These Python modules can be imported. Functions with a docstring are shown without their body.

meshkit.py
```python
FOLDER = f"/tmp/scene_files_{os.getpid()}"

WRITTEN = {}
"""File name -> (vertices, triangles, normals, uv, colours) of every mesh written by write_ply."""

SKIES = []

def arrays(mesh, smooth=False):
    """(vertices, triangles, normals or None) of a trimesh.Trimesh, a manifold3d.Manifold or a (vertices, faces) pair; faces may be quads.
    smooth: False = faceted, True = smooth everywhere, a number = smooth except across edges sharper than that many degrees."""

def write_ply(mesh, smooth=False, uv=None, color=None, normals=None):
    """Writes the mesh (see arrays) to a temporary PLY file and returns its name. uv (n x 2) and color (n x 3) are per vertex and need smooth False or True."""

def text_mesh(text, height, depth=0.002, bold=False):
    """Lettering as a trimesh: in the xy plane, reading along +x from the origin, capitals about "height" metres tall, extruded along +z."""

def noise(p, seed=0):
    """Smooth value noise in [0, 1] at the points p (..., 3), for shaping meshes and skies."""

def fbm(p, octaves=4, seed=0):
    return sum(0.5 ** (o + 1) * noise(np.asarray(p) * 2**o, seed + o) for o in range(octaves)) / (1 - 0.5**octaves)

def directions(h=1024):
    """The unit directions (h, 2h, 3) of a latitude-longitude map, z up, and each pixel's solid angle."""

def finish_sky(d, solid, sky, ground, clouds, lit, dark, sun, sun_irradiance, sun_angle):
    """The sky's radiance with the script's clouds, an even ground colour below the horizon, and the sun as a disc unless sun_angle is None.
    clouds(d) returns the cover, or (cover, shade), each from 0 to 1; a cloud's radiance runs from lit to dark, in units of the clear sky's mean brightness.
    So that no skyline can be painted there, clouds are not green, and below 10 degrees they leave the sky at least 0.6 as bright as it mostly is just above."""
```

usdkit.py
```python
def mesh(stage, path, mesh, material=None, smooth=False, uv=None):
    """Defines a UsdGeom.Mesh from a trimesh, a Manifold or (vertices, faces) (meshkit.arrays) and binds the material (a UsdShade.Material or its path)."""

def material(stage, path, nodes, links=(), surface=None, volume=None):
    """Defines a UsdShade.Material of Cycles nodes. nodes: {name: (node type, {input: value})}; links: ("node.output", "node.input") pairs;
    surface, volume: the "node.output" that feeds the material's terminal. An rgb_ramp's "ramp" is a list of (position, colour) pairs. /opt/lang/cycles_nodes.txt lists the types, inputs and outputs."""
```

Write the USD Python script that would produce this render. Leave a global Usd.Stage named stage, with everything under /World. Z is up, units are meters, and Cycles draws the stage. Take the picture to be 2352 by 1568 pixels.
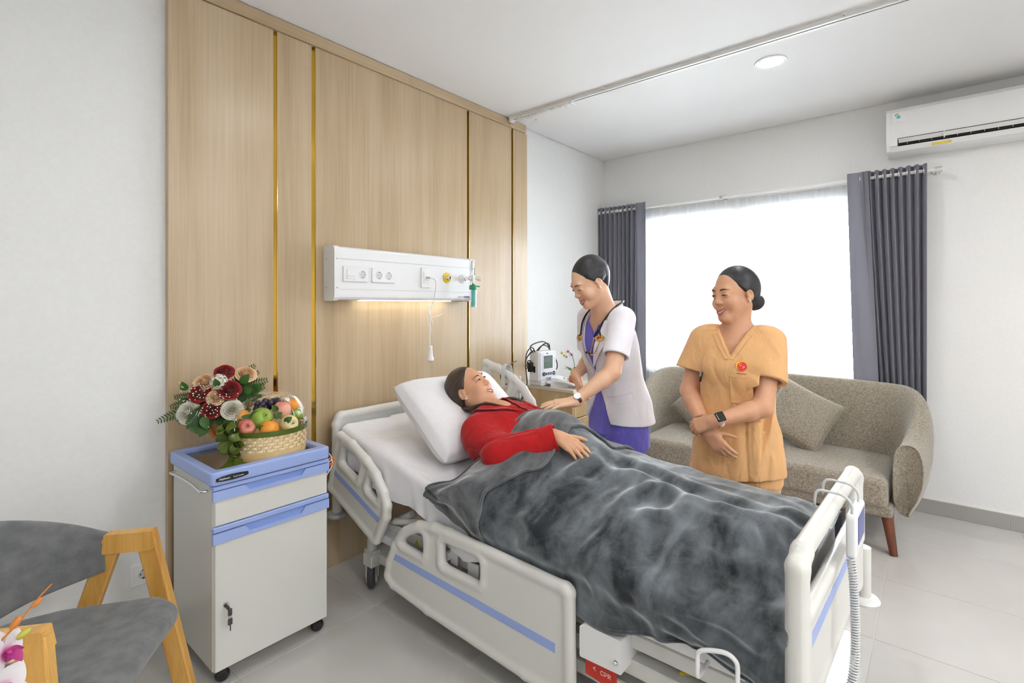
import math, random
import numpy as np
import trimesh, manifold3d as m3
import shapely
from shapely.geometry import Polygon, box as sbox
import usdkit, meshkit
from pxr import Usd, UsdGeom, UsdLux, UsdShade, Gf, Sdf

random.seed(7)
RNG = np.random.default_rng(7)
PI = math.pi
stage = Usd.Stage.CreateInMemory()
UsdGeom.SetStageUpAxis(stage, UsdGeom.Tokens.z)
UsdGeom.SetStageMetersPerUnit(stage, 1.0)
UsdGeom.Xform.Define(stage, '/World')
UsdGeom.Scope.Define(stage, '/World/Looks')

# ------------------------------------------------------------------ camera
cam = UsdGeom.Camera.Define(stage, '/World/camera')
_a = math.atan2(974.0, 1166.0)
_f = Gf.Vec3d(math.cos(_a), math.sin(_a), 0)
_r = Gf.Vec3d(math.sin(_a), -math.cos(_a), 0)
_m = Gf.Matrix4d(_r[0], _r[1], 0, 0,  0, 0, 1, 0,  -_f[0], -_f[1], 0, 0,  0, 0, 1.4, 1)
cam.AddTransformOp().Set(_m)
cam.CreateHorizontalApertureAttr(36.0)
cam.CreateVerticalApertureAttr(24.0)
cam.CreateFocalLengthAttr(36.0 * 1166.0 / 2352.0)
cam.CreateVerticalApertureOffsetAttr(-86.0 * 36.0 / 2352.0)
cam.CreateClippingRangeAttr(Gf.Vec2f(0.05, 100))
cam.CreateExposureAttr(0.29)

# ------------------------------------------------------------------ light
SKY_STRENGTH = 6.0
LAMP_STRENGTH = 120.0
FILL_PANEL_STRENGTH = 40.0
sky = UsdLux.DomeLight.Define(stage, '/World/sky')
sky.CreateIntensityAttr(SKY_STRENGTH)
sky.CreateColorAttr(Gf.Vec3f(0.88, 0.94, 1.0))

# ------------------------------------------------------------------ helpers
_used = {}
def numbered(path):
    n = _used.get(path, 0)
    _used[path] = n + 1
    return path if n == 0 else f'{path}_{n:03d}'

def tag(p, label=None, cat=None, group=None, kind=None):
    p = p.GetPrim() if hasattr(p, 'GetPrim') else p
    for k, v in (('label', label), ('category', cat), ('group', group), ('kind', kind)):
        if v: p.SetCustomDataByKey(k, v)
    return p

def thing(name, label=None, cat=None, loc=(0, 0, 0), rotz=0.0, group=None, kind=None):
    x = UsdGeom.Xform.Define(stage, numbered('/World/' + name))
    x.AddTranslateOp().Set(Gf.Vec3d(*map(float, loc)))
    if rotz: x.AddRotateZOp().Set(math.degrees(rotz))
    return tag(x, label, cat, group, kind)

def obj(name, mesh, mat, parent=None, smooth=False, label=None, cat=None, group=None, kind=None, inv=None):
    base = str(parent.GetPath()) if parent is not None else '/World'
    if inv is not None and not isinstance(mesh, (tuple, list)) and not hasattr(mesh, 'to_mesh'):
        mesh = mesh.copy(); mesh.apply_transform(inv)
    elif inv is not None:
        mesh = (np.asarray(mesh[0]) @ inv[:3, :3].T + inv[:3, 3], mesh[1])
    g = usdkit.mesh(stage, numbered(base + '/' + name), mesh, mat, smooth=smooth)
    g.CreateDoubleSidedAttr(True)
    return tag(g, label, cat, group, kind)

def dup(root, loc, rotz=0.0, label=None, group=None, rot=None, scale=None):
    was = root.GetCustomData()
    name = root.GetName().rstrip('0123456789').rstrip('_')
    x = UsdGeom.Xform.Define(stage, numbered('/World/' + name))
    p = x.GetPrim()
    p.GetReferences().AddInternalReference(root.GetPath())
    x.ClearXformOpOrder()
    x.AddTranslateOp().Set(Gf.Vec3d(*map(float, loc)))
    x.AddRotateZOp(opSuffix='c').Set(math.degrees(rotz))
    p.SetInstanceable(True)
    return tag(p, label or was.get('label'), was.get('category'), group or was.get('group'))

V3 = lambda *a: np.array(a, float)
def unit(v): v = np.asarray(v, float); return v / max(np.linalg.norm(v), 1e-12)
cat_ = trimesh.util.concatenate

def bx(x0, y0, z0, x1, y1, z1, c=0.0):
    """box between two corners, edges chamfered by c"""
    lo, hi = np.minimum((x0, y0, z0), (x1, y1, z1)), np.maximum((x0, y0, z0), (x1, y1, z1))
    if c <= 0:
        b = trimesh.creation.box(extents=hi - lo); b.apply_translation((lo + hi) / 2); return b
    pts = []
    for i in range(8):
        s = [(i >> k) & 1 for k in range(3)]
        for k in range(3):
            p = [(hi[j] if s[j] else lo[j]) for j in range(3)]
            for j in range(3):
                if j != k: p[j] += -c if s[j] else c
            pts.append(p)
    return trimesh.convex.convex_hull(np.array(pts))

_ico = {}
def ico(sub=2):
    if sub not in _ico: _ico[sub] = trimesh.creation.icosphere(subdivisions=sub)
    return _ico[sub].copy()

def rbox(lo, hi, r, sub=2):
    """box with fully rounded edges"""
    lo, hi = np.array(lo, float), np.array(hi, float)
    s = ico(sub).vertices * r
    pts = [s + np.where([(i >> k) & 1 for k in range(3)], hi - r, lo + r) for i in range(8)]
    return trimesh.convex.convex_hull(np.vstack(pts))

def ell(c, r, sub=3, R=None):
    s = ico(sub); v = s.vertices * np.asarray(r)
    if R is not None: v = v @ np.asarray(R).T
    s.vertices = v + np.asarray(c); return s

def cyl(p, q, r, n=20, r2=None, caps=True):
    """tapered cylinder from p to q"""
    return sweep([p, q], [r, r if r2 is None else r2], n)

def sweep(pts, r, n=10, flat=None, closed=False, up=None):
    """tube along points; r scalar or per point; flat = ratio of the second section radius"""
    pts = np.asarray(pts, float); k = len(pts)
    r = np.broadcast_to(np.asarray(r, float), (k,))
    t = np.gradient(pts, axis=0) if not closed else (np.roll(pts, -1, 0) - np.roll(pts, 1, 0))
    t /= np.maximum(np.linalg.norm(t, axis=1, keepdims=True), 1e-12)
    u = np.asarray(up, float) if up is not None else (V3(0, 0, 1) if abs(t[0][2]) < 0.9 else V3(1, 0, 0))
    ang = np.linspace(0, 2 * PI, n, endpoint=False)
    V = []
    for i in range(k):
        u = u - t[i] * (u @ t[i]); u = unit(u); w = np.cross(t[i], u)
        f = 1.0 if flat is None else flat
        V.append(pts[i] + r[i] * (np.cos(ang)[:, None] * w + f * np.sin(ang)[:, None] * u))
    V = np.array(V).reshape(-1, 3); F = []
    m = k if closed else k - 1
    for i in range(m):
        a, b = i * n, ((i + 1) % k) * n
        for j in range(n):
            j2 = (j + 1) % n
            F += [[a + j, a + j2, b + j2], [a + j, b + j2, b + j]]
    if not closed:
        V = np.vstack([V, pts[0], pts[-1]])
        for j in range(n):
            j2 = (j + 1) % n
            F += [[k * n, j2, j], [k * n + 1, (k - 1) * n + j, (k - 1) * n + j2]]
    return trimesh.Trimesh(V, F, process=False)

def spline(pts, n=40, closed=False):
    from scipy.interpolate import CubicSpline
    pts = np.asarray(pts, float)
    if closed: pts = np.vstack([pts, pts[:1]])
    d = np.r_[0, np.cumsum(np.linalg.norm(np.diff(pts, axis=0), axis=1) ** 0.6)]
    cs = CubicSpline(d, pts, bc_type='periodic' if closed else 'natural')
    return cs(np.linspace(0, d[-1], n, endpoint=not closed))

def lathe(profile, c=(0, 0, 0), axis=(0, 0, 1), n=32):
    """profile of (radius, height) turned about the axis through c"""
    pr = np.asarray(profile, float)
    m = trimesh.creation.revolve(pr, sections=n)
    T = trimesh.geometry.align_vectors([0, 0, 1], unit(axis)); m.apply_transform(T); m.apply_translation(c)
    return m

def prism(poly, o, U, Vv, depth):
    """shapely polygon in the plane o + u U + v V, extruded by depth along U x V"""
    if not isinstance(poly, (Polygon, shapely.MultiPolygon)): poly = Polygon(poly)
    U, Vv = np.asarray(U, float), np.asarray(Vv, float); N = np.cross(U, Vv)
    out = []
    for g in getattr(poly, 'geoms', [poly]):
        m = trimesh.creation.extrude_polygon(g, depth, engine='earcut')
        v = m.vertices
        m.vertices = np.asarray(o, float) + v[:, :1] * U + v[:, 1:2] * Vv + v[:, 2:] * N
        out.append(m)
    return cat_(out)

def text(s, o, U, Vv, height, depth=0.0008, bold=False, center=False):
    m = meshkit.text_mesh(s, height, depth, bold)
    v = m.vertices.copy()
    if center: v[:, 0] -= (v[:, 0].min() + v[:, 0].max()) / 2
    U, Vv = unit(U), unit(Vv); N = np.cross(U, Vv)
    m.vertices = np.asarray(o, float) + v[:, :1] * U + v[:, 1:2] * Vv + v[:, 2:] * N
    return m

def grid_mesh(P, thick=0.0):
    """quads over a (n, m, 3) array of points"""
    n, m = P.shape[:2]
    i = np.arange(n * m).reshape(n, m)
    a, b, c, d = i[:-1, :-1].ravel(), i[1:, :-1].ravel(), i[1:, 1:].ravel(), i[:-1, 1:].ravel()
    F = np.vstack([np.c_[a, b, c], np.c_[a, c, d]])
    V = P.reshape(-1, 3)
    if thick:
        tm = trimesh.Trimesh(V, F, process=False); N = np.array(tm.vertex_normals)
        k = len(V); V2 = V - N * thick
        rim = np.r_[i[0, :], i[1:, -1], i[-1, -2::-1], i[-2:0:-1, 0]]
        nx = np.roll(rim, -1)
        F = np.vstack([F, F[:, ::-1] + k, np.c_[rim, rim + k, nx + k], np.c_[rim, nx + k, nx]])
        V = np.vstack([V, V2])
    return trimesh.Trimesh(V, F, process=False)

# ---- signed distance modelling: prims on a sparse grid, surface nets
def sd_cone(a, b, ra, rb):
    a, b = np.asarray(a, float), np.asarray(b, float); ba = b - a; L2 = max(ba @ ba, 1e-12)
    def f(p):
        t = np.clip(((p - a) @ ba) / L2, 0, 1)
        return np.linalg.norm(p - a - t[:, None] * ba, axis=1) - (ra + (rb - ra) * t)
    return f, (a + b) / 2, np.linalg.norm(ba) / 2 + max(ra, rb)

def sd_ell(c, r, R=None):
    c, r = np.asarray(c, float), np.asarray(r, float); R = np.eye(3) if R is None else np.asarray(R, float)
    def f(p):
        q = (p - c) @ R
        k0 = np.linalg.norm(q / r, axis=1); k1 = np.linalg.norm(q / (r * r), axis=1)
        return k0 * (k0 - 1) / np.maximum(k1, 1e-9)
    return f, c, r.max()

def sd_box(c, half, rad, R=None):
    c, half = np.asarray(c, float), np.asarray(half, float) - rad; R = np.eye(3) if R is None else np.asarray(R, float)
    def f(p):
        q = np.abs((p - c) @ R) - half
        return np.linalg.norm(np.maximum(q, 0), axis=1) + np.minimum(q.max(1), 0) - rad
    return f, c, np.linalg.norm(half) + rad

def sd_chain(pts, rads, k=0.0):
    return [sd_cone(pts[i], pts[i + 1], rads[i], rads[i + 1]) for i in range(len(pts) - 1)]

def surface(prims, h, post=None, pad=0.0):
    """prims: (op, sd, k) with op '+' smooth union, '-' smooth cut, '&' smooth intersect. post(p, d) -> d changes the field. Returns trimesh."""
    los, his = [], []
    for op, (f, c, r), k in prims:
        if op == '+': los.append(c - r); his.append(c + r)
    lo, hi = np.min(los, 0) - 4 * h - pad, np.max(his, 0) + 4 * h + pad
    B = 6
    nb = np.ceil((hi - lo) / (B * h)).astype(int)
    bi = np.stack(np.meshgrid(*[np.arange(n) for n in nb], indexing='ij'), -1).reshape(-1, 3)
    bc = lo + (bi + 0.5) * B * h
    rad = B * h * 0.9
    def field(p, bcs=None, per=1):
        d = np.full(len(p), 1.0)
        for op, (f, c, r), k in prims:
            if bcs is not None:
                near = np.linalg.norm(bcs - c, axis=1) < r + rad * 1.2 + 2.2 * k + 0.012 + pad
                if not near.any(): continue
                sel = np.repeat(near, per)
                q = p[sel]; e = d[sel]
                if op == 'w': d[sel] = f(q, e); continue
                v = f(q)
            else:
                if op == 'w': d = f(p, d); continue
                v, e, sel = f(p), d, slice(None)
            if op == '+':
                if k > 0:
                    hh = np.maximum(k - np.abs(e - v), 0) / k
                    e = np.minimum(e, v) - hh * hh * k * 0.25
                else: e = np.minimum(e, v)
            else:
                w = -v if op == '-' else v
                if k > 0:
                    hh = np.maximum(k - np.abs(e - w), 0) / k
                    e = np.maximum(e, w) + hh * hh * k * 0.25
                else: e = np.maximum(e, w)
            d[sel] = e
        return d if post is None else post(p, d)
    dc = field(bc)
    keep = np.abs(dc) < rad * 1.35 + pad
    bi, bc = bi[keep], bc[keep]
    g = np.stack(np.meshgrid(*[np.arange(B + 1)] * 3, indexing='ij'), -1).reshape(-1, 3)
    idx = bi[:, None, :] * B + g[None]
    p = (lo + idx.reshape(-1, 3) * h)
    D = field(p, bc, len(g)).reshape(-1, B + 1, B + 1, B + 1)
    # surface nets per block cell
    S = D < 0
    corners = [(i, j, k) for i in (0, 1) for j in (0, 1) for k in (0, 1)]
    cnt = sum(S[:, i:B + i, j:B + j, k:B + k].astype(np.int8) for i, j, k in corners)
    act = (cnt > 0) & (cnt < 8)
    b, x, y, z = np.nonzero(act)
    acc = np.zeros((len(b), 3)); num = np.zeros(len(b))
    val = {c: D[b, x + c[0], y + c[1], z + c[2]] for c in corners}
    for ax in range(3):
        for c in corners:
            if c[ax]: continue
            c2 = tuple(1 if q == ax else c[q] for q in range(3))
            v0, v1 = val[c], val[c2]
            cr = (v0 < 0) != (v1 < 0)
            t = np.where(cr, v0 / np.where(cr, v0 - v1, 1), 0)
            q = np.zeros((len(b), 3)); q[:] = c; q[:, ax] = t
            acc[cr] += q[cr]; num[cr] += 1
    cell = bi[b] * B + np.c_[x, y, z]
    Vt = lo + (cell + acc / num[:, None]) * h
    N = (nb + 1) * B + 2
    key = (cell[:, 0] * N[1] + cell[:, 1]) * N[2] + cell[:, 2]
    order = np.argsort(key); ks = key[order]
    def find(cc):
        kk = (cc[:, 0] * N[1] + cc[:, 1]) * N[2] + cc[:, 2]
        i = np.clip(np.searchsorted(ks, kk), 0, len(ks) - 1)
        return order[i], ks[i] == kk
    F = []
    for ax in range(3):
        o = [q for q in range(3) if q != ax]
        c0 = val[(0, 0, 0)]; e = [0, 0, 0]; e[ax] = 1
        c1 = val[tuple(e)]
        cr = np.nonzero((c0 < 0) != (c1 < 0))[0]
        cc = cell[cr]
        d1 = np.zeros(3, int); d1[o[0]] = 1
        d2 = np.zeros(3, int); d2[o[1]] = 1
        i1, k1 = find(cc - d1); i2, k2 = find(cc - d2); i3, k3 = find(cc - d1 - d2)
        ok = k1 & k2 & k3
        q = np.c_[cr, i1, i3, i2][ok]
        flip = (c0[cr][ok] < 0) ^ (ax == 1)
        q = np.where(flip[:, None], q[:, ::-1], q)
        F.append(q)
    F = np.vstack(F)
    F = np.vstack([F[:, [0, 1, 2]], F[:, [0, 2, 3]]])
    m = trimesh.Trimesh(Vt, F, process=False)
    m.remove_unreferenced_vertices()
    if m.volume < 0: m.invert()
    return m

def slab(poly, o, U, Vv, half, rnd, h=0.006, extra=()):
    """polygon with holes in the plane (o, U, V), thickened by half on both sides with edges rounded by rnd: a moulded board"""
    U, Vv, o = unit(U), unit(Vv), np.asarray(o, float); Nn = np.cross(U, Vv)
    rings = []
    for g in getattr(poly, 'geoms', [poly]): rings += [g.exterior] + list(g.interiors)
    segs = np.vstack([np.c_[np.array(r.coords)[:-1], np.array(r.coords)[1:]] for r in rings])
    shapely.prepare(poly)
    x0, y0, x1, y1 = poly.bounds
    def f(p):
        q = p - o; u, v, w = q @ U, q @ Vv, q @ Nn
        d = np.full(len(p), 1e9)
        for ax, ay, bx_, by in segs:
            ex, ey = bx_ - ax, by - ay; L = max(ex * ex + ey * ey, 1e-12)
            t = np.clip(((u - ax) * ex + (v - ay) * ey) / L, 0, 1)
            d = np.minimum(d, (u - ax - t * ex) ** 2 + (v - ay - t * ey) ** 2)
        d = np.sqrt(d); ins = shapely.contains_xy(poly, u, v); d = np.where(ins, -d, d)
        a, b = d + rnd, np.abs(w) - half + rnd
        return np.hypot(np.maximum(a, 0), np.maximum(b, 0)) + np.minimum(np.maximum(a, b), 0) - rnd
    c = o + U * (x0 + x1) / 2 + Vv * (y0 + y1) / 2
    R = math.hypot(x1 - x0, y1 - y0) / 2 + half
    return surface([('+', (f, c, R), 0)] + list(extra), h)

def smooth_poly(pts, r, n=6):
    """polygon with corners rounded by r"""
    p = Polygon(pts)
    return p.buffer(-r, quad_segs=n).buffer(2 * r, quad_segs=n).buffer(-r, quad_segs=n).simplify(0.0006)

# ------------------------------------------------------------------ materials
LK = '/World/Looks/'
def plain(name, col, rough=0.5, metal=0.0, spec=0.5, **kw):
    d = {'base_color': col, 'roughness': rough, 'metallic': metal, 'specular_ior_level': spec}; d.update(kw)
    return usdkit.material(stage, LK + name, {'p': ('principled_bsdf', d)}, [], surface='p.BSDF')

def bumpy(name, col, col2, scale, rough=0.6, bump=0.3, dist=0.002, detail=3, stretch=(1, 1, 1), lo=0.35, hi=0.65, bscale=None, **kw):
    """two-tone noise colour with relief from the same or a finer noise, in object space"""
    d = {'roughness': rough}; d.update(kw)
    n = {'tc': ('texture_coordinate', {}), 'mp': ('mapping', {'scale': stretch}),
         'n': ('noise_texture', {'scale': scale, 'detail': detail}), 'r': ('rgb_ramp', {'ramp': [(lo, col), (hi, col2)]}),
         'n2': ('noise_texture', {'scale': bscale or scale, 'detail': 2}),
         'b': ('bump', {'strength': bump, 'distance': dist}), 'p': ('principled_bsdf', d)}
    return usdkit.material(stage, LK + name, n, [('tc.object', 'mp.vector'), ('mp.vector', 'n.vector'), ('mp.vector', 'n2.vector'), ('n.fac', 'r.fac'), ('r.color', 'p.base_color'),
                           ('n2.fac', 'b.height'), ('b.normal', 'p.normal')], surface='p.BSDF')

M = {}
M['wall'] = bumpy('wall_paint', (.80, .805, .80), (.82, .825, .82), 60, 0.75, 0.03, 0.001)
M['ceiling'] = plain('ceiling_paint', (.83, .83, .83), 0.8)
M['dark_gap'] = plain('dark_gap', (.25, .25, .25), 0.9)
M['grout'] = plain('grout', (.70, .68, .62), 0.8)
M['white_gloss'] = plain('white_gloss', (.84, .85, .86), 0.22)
M['white_satin'] = plain('white_satin', (.82, .82, .81), 0.38)
M['white_matt'] = plain('white_matt', (.82, .81, .79), 0.55)
M['offwhite'] = plain('offwhite_plastic', (.70, .695, .655), 0.3)
M['cabinet_body'] = plain('cabinet_body', (.66, .66, .62), 0.25)
M['steel_paint'] = plain('painted_steel', (.68, .675, .64), 0.35)
M['blue'] = plain('blue_plastic', (.32, .42, .76), 0.35)
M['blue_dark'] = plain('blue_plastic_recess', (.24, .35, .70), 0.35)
M['chrome'] = plain('chrome', (.8, .8, .8), 0.12, 1.0)
M['steel'] = plain('brushed_steel', (.62, .62, .62), 0.3, 1.0)
M['brass'] = plain('brass_mirror', (.78, .60, .22), 0.10, 1.0)
M['black'] = plain('black_plastic', (.012, .012, .013), 0.35)
M['rubber'] = plain('dark_rubber', (.06, .06, .065), 0.6)
M['grey_plastic'] = plain('grey_plastic', (.40, .41, .42), 0.4)
M['lightgrey'] = plain('light_grey_plastic', (.62, .63, .64), 0.4)
M['red'] = plain('red_plastic', (.55, .03, .015), 0.4)
M['yellow'] = plain('yellow_plastic', (.75, .55, .02), 0.4)
M['green_cap'] = plain('green_plastic', (.03, .28, .14), 0.35)
M['orange_cord'] = plain('orange_plastic', (.75, .16, .02), 0.4)
M['lamp'] = usdkit.material(stage, LK + 'lamp_glow', {'e': ('emission', {'color': (1.0, .985, .97), 'strength': LAMP_STRENGTH})}, [], surface='e.emission')
M['panel_glow'] = usdkit.material(stage, LK + 'panel_glow', {'e': ('emission', {'color': (1.0, .99, .98), 'strength': FILL_PANEL_STRENGTH})}, [], surface='e.emission')
M['led'] = usdkit.material(stage, LK + 'led_glow', {'e': ('emission', {'color': (1.0, .94, .76), 'strength': 7.0})}, [], surface='e.emission')

def wood(name, c1, c2, c3, axis='z', scale=1.0, rough=0.4, knots=0.25, **kw):
    """grain running along the axis"""
    s = {'x': (1, 14, 14), 'y': (14, 1, 14), 'z': (14, 14, 1)}[axis]
    s1 = tuple(q * scale for q in s); s2 = tuple(q * scale * (7 if q > 1 else 2.0) for q in s)
    d = {'roughness': rough}; d.update(kw)
    n = {'g': ('geometry', {}), 'm1': ('mapping', {'scale': s1}), 'm2': ('mapping', {'scale': s2}),
         'n1': ('noise_texture', {'scale': 0.55, 'detail': 4, 'distortion': knots}), 'n2': ('noise_texture', {'scale': 1.0, 'detail': 4, 'roughness': .65}),
         'r1': ('rgb_ramp', {'ramp': [(.32, c1), (.5, c2), (.68, c3)]}), 'r2': ('rgb_ramp', {'ramp': [(.3, (.80, .78, .74)), (.6, (1, 1, 1))]}),
         'mx': ('mix_color', {'blend_type': 'multiply', 'fac': .6}), 'b': ('bump', {'strength': .08, 'distance': .001}), 'p': ('principled_bsdf', d)}
    return usdkit.material(stage, LK + name, n, [('g.position', 'm1.vector'), ('g.position', 'm2.vector'), ('m1.vector', 'n1.vector'), ('m2.vector', 'n2.vector'),
        ('n1.fac', 'r1.fac'), ('n2.fac', 'r2.fac'), ('r1.color', 'mx.a'), ('r2.color', 'mx.b'), ('mx.result', 'p.base_color'), ('n2.fac', 'b.height'), ('b.normal', 'p.normal')], surface='p.BSDF')

M['oak'] = wood('oak_laminate', (.435, .315, .190), (.505, .380, .240), (.56, .435, .295), 'z', 0.8, 0.30)
M['oak_x'] = wood('oak_laminate_cross', (.445, .325, .195), (.50, .375, .235), (.55, .43, .28), 'x', 0.8, 0.4)
M['oak_console'] = wood('oak_console', (.40, .27, .12), (.50, .35, .18), (.56, .41, .22), 'z', 0.9, 0.4)
M['pine'] = wood('pine', (.56, .28, .06), (.70, .38, .09), (.76, .45, .13), 'z', 1.6, 0.35, 1.2)
M['walnut'] = wood('walnut_leg', (.10, .030, .012), (.15, .045, .018), (.20, .065, .028), 'z', 1.5, 0.35)
# ---- polished floor tile
_n = {'g': ('geometry', {}), 'oi': ('object_info', {}), 'n': ('noise_texture', {'scale': 3.0, 'detail': 5, 'roughness': .6}), 'r': ('rgb_ramp', {'ramp': [(.3, (.52, .505, .48)), (.7, (.56, .545, .52))]}),
      'p': ('principled_bsdf', {'roughness': .10, 'specular_ior_level': .55})}
M['tile'] = usdkit.material(stage, LK + 'polished_tile', _n, [('g.position', 'n.vector'), ('n.fac', 'r.fac'), ('r.color', 'p.base_color')], surface='p.BSDF')
M['tile_dark'] = plain('skirting_tile', (.36, .35, .335), .12)
# ---- window glass
M['pane'] = usdkit.material(stage, LK + 'window_glass', {'f': ('fresnel', {'IOR': 1.45}), 't': ('transparent_bsdf', {'color': (.97, .98, .98)}), 'g': ('glossy_bsdf', {'color': (1, 1, 1), 'roughness': 0.0}), 'm': ('mix_closure', {})},
    [('f.fac', 'm.fac'), ('t.BSDF', 'm.closure1'), ('g.BSDF', 'm.closure2')], surface='m.closure')
# ---- sheer curtain
M['sheer'] = usdkit.material(stage, LK + 'sheer_voile', {'d': ('diffuse_bsdf', {'color': (.93, .93, .94)}), 'tl': ('translucent_bsdf', {'color': (.93, .94, .95)}), 't': ('transparent_bsdf', {'color': (1, 1, 1)}),
    'a': ('mix_closure', {'fac': .55}), 'b': ('mix_closure', {'fac': .38})}, [('d.BSDF', 'a.closure1'), ('tl.BSDF', 'a.closure2'), ('a.closure', 'b.closure1'), ('t.BSDF', 'b.closure2')], surface='b.closure')
# ================================================================== the room
X0, X1, Y0, Y1, HC = -1.7, 4.4, -3.3, 2.51, 2.80
fl = thing('floor', 'polished grey porcelain tile floor with thin pale joints', kind='structure')
obj('grout_bed', bx(X0 - .1, Y0 - .1, -.06, X1 + .1, Y1 + .1, -.0025), M['grout'], fl)
xs = [X0] + [1.4 + .6 * k for k in range(-5, 5)] + [X1]
ys = [Y0] + [.2 + .6 * k for k in range(-5, 4)] + [Y1]
for i in range(len(xs) - 1):
    for j in range(len(ys) - 1):
        g = .0015
        if xs[i + 1] - xs[i] < .02 or ys[j + 1] - ys[j] < .02: continue
        obj('tile', bx(xs[i] + g, ys[j] + g, -.012, xs[i + 1] - g, ys[j + 1] - g, 0, .0008), M['tile'], fl)

ce = thing('ceiling', 'flat white plaster ceiling with a fine shadow gap at the walls', kind='structure')
obj('plaster', bx(X0 + .008, Y0 + .008, HC, X1 - .008, Y1 - .008, HC + .03), M['ceiling'], ce)
obj('shadow_gap', bx(X0 - .1, Y0 - .1, HC + .03, X1 + .1, Y1 + .1, HC + .06), M['dark_gap'], ce)

wb = thing('wall_back', 'white wall behind the bed, clad with pale oak panels and brass strips', kind='structure')
obj('plaster', bx(X0 - .1, Y1, 0, X1 + .1, Y1 + .1, HC + .03), M['wall'], wb)
PX = [(.71, 1.152), (1.173, 1.349), (1.373, 2.482), (2.503, 2.958), (2.978, 3.15)]
for a, b in PX:
    obj('wood_panel', bx(a, 2.475, 0, b, Y1, 2.735, .0015), M['oak'], wb)
for (a, b) in [(1.152, 1.173), (1.349, 1.373), (2.482, 2.503), (2.958, 2.978)]:
    obj('brass_strip', bx(a, 2.497, 0, b, Y1, 2.735), M['brass'], wb)
    obj('brass_edge', bx(b - .0035, 2.4745, 0, b, 2.50, 2.735), M['brass'], wb)
for a, b in [(.71, 2.93), (2.932, 3.125)]:
    obj('cornice_board', bx(a, 2.466, 2.737, b, Y1, 2.796, .0015), M['oak_x'], wb)

wl = thing('wall_left', 'plain white wall on the far left of the room', kind='structure')
obj('plaster', bx(X0 - .1, Y0, 0, X0, Y1, HC + .03), M['wall'], wl)
wf = thing('wall_front', 'plain white wall opposite the bed head', kind='structure')
obj('plaster', bx(X0, Y0 - .1, 0, X1, Y0, HC + .03), M['wall'], wf)

WY0, WY1, WZ0, WZ1 = .40, 2.12, .80, 2.18
wr = thing('wall_right', 'white window wall with the air conditioner', kind='structure')
for (y0, z0, y1, z1) in [(Y0, 0, WY0, HC + .03), (WY1, 0, Y1, HC + .03), (WY0, 0, WY1, WZ0), (WY0, WZ1, WY1, HC + .03)]:
    obj('plaster', bx(X1, y0, z0, X1 + .16, y1, z1), M['wall'], wr)

bb = thing('baseboard_right', 'grey tile skirting along the window wall', kind='structure')
for k in range(-6, 5):
    a, b = max(-.353 + .6 * k, Y0), min(-.353 + .6 * (k + 1), Y1)
    if b > a: obj('tile', bx(X1 - .011, a + .0015, .002, X1, b - .0015, .095, .001), M['tile_dark'], bb)
obj('grout', bx(X1 - .008, Y0, 0, X1, Y1, .099), M['grout'], bb)
bb = thing('baseboard_back', 'grey tile skirting along the white ends of the wall behind the bed', kind='structure')
for a0, b0 in [(X0, .70), (3.16, X1 - .012)]:
    n = max(1, round((b0 - a0) / .6)); w = (b0 - a0) / n
    for k in range(n):
        obj('tile', bx(a0 + k * w + .0015, Y1 - .011, .002, a0 + (k + 1) * w - .0015, Y1, .095, .001), M['tile_dark'], bb)
    obj('grout', bx(a0, Y1 - .008, 0, b0, Y1, .099), M['grout'], bb)

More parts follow.
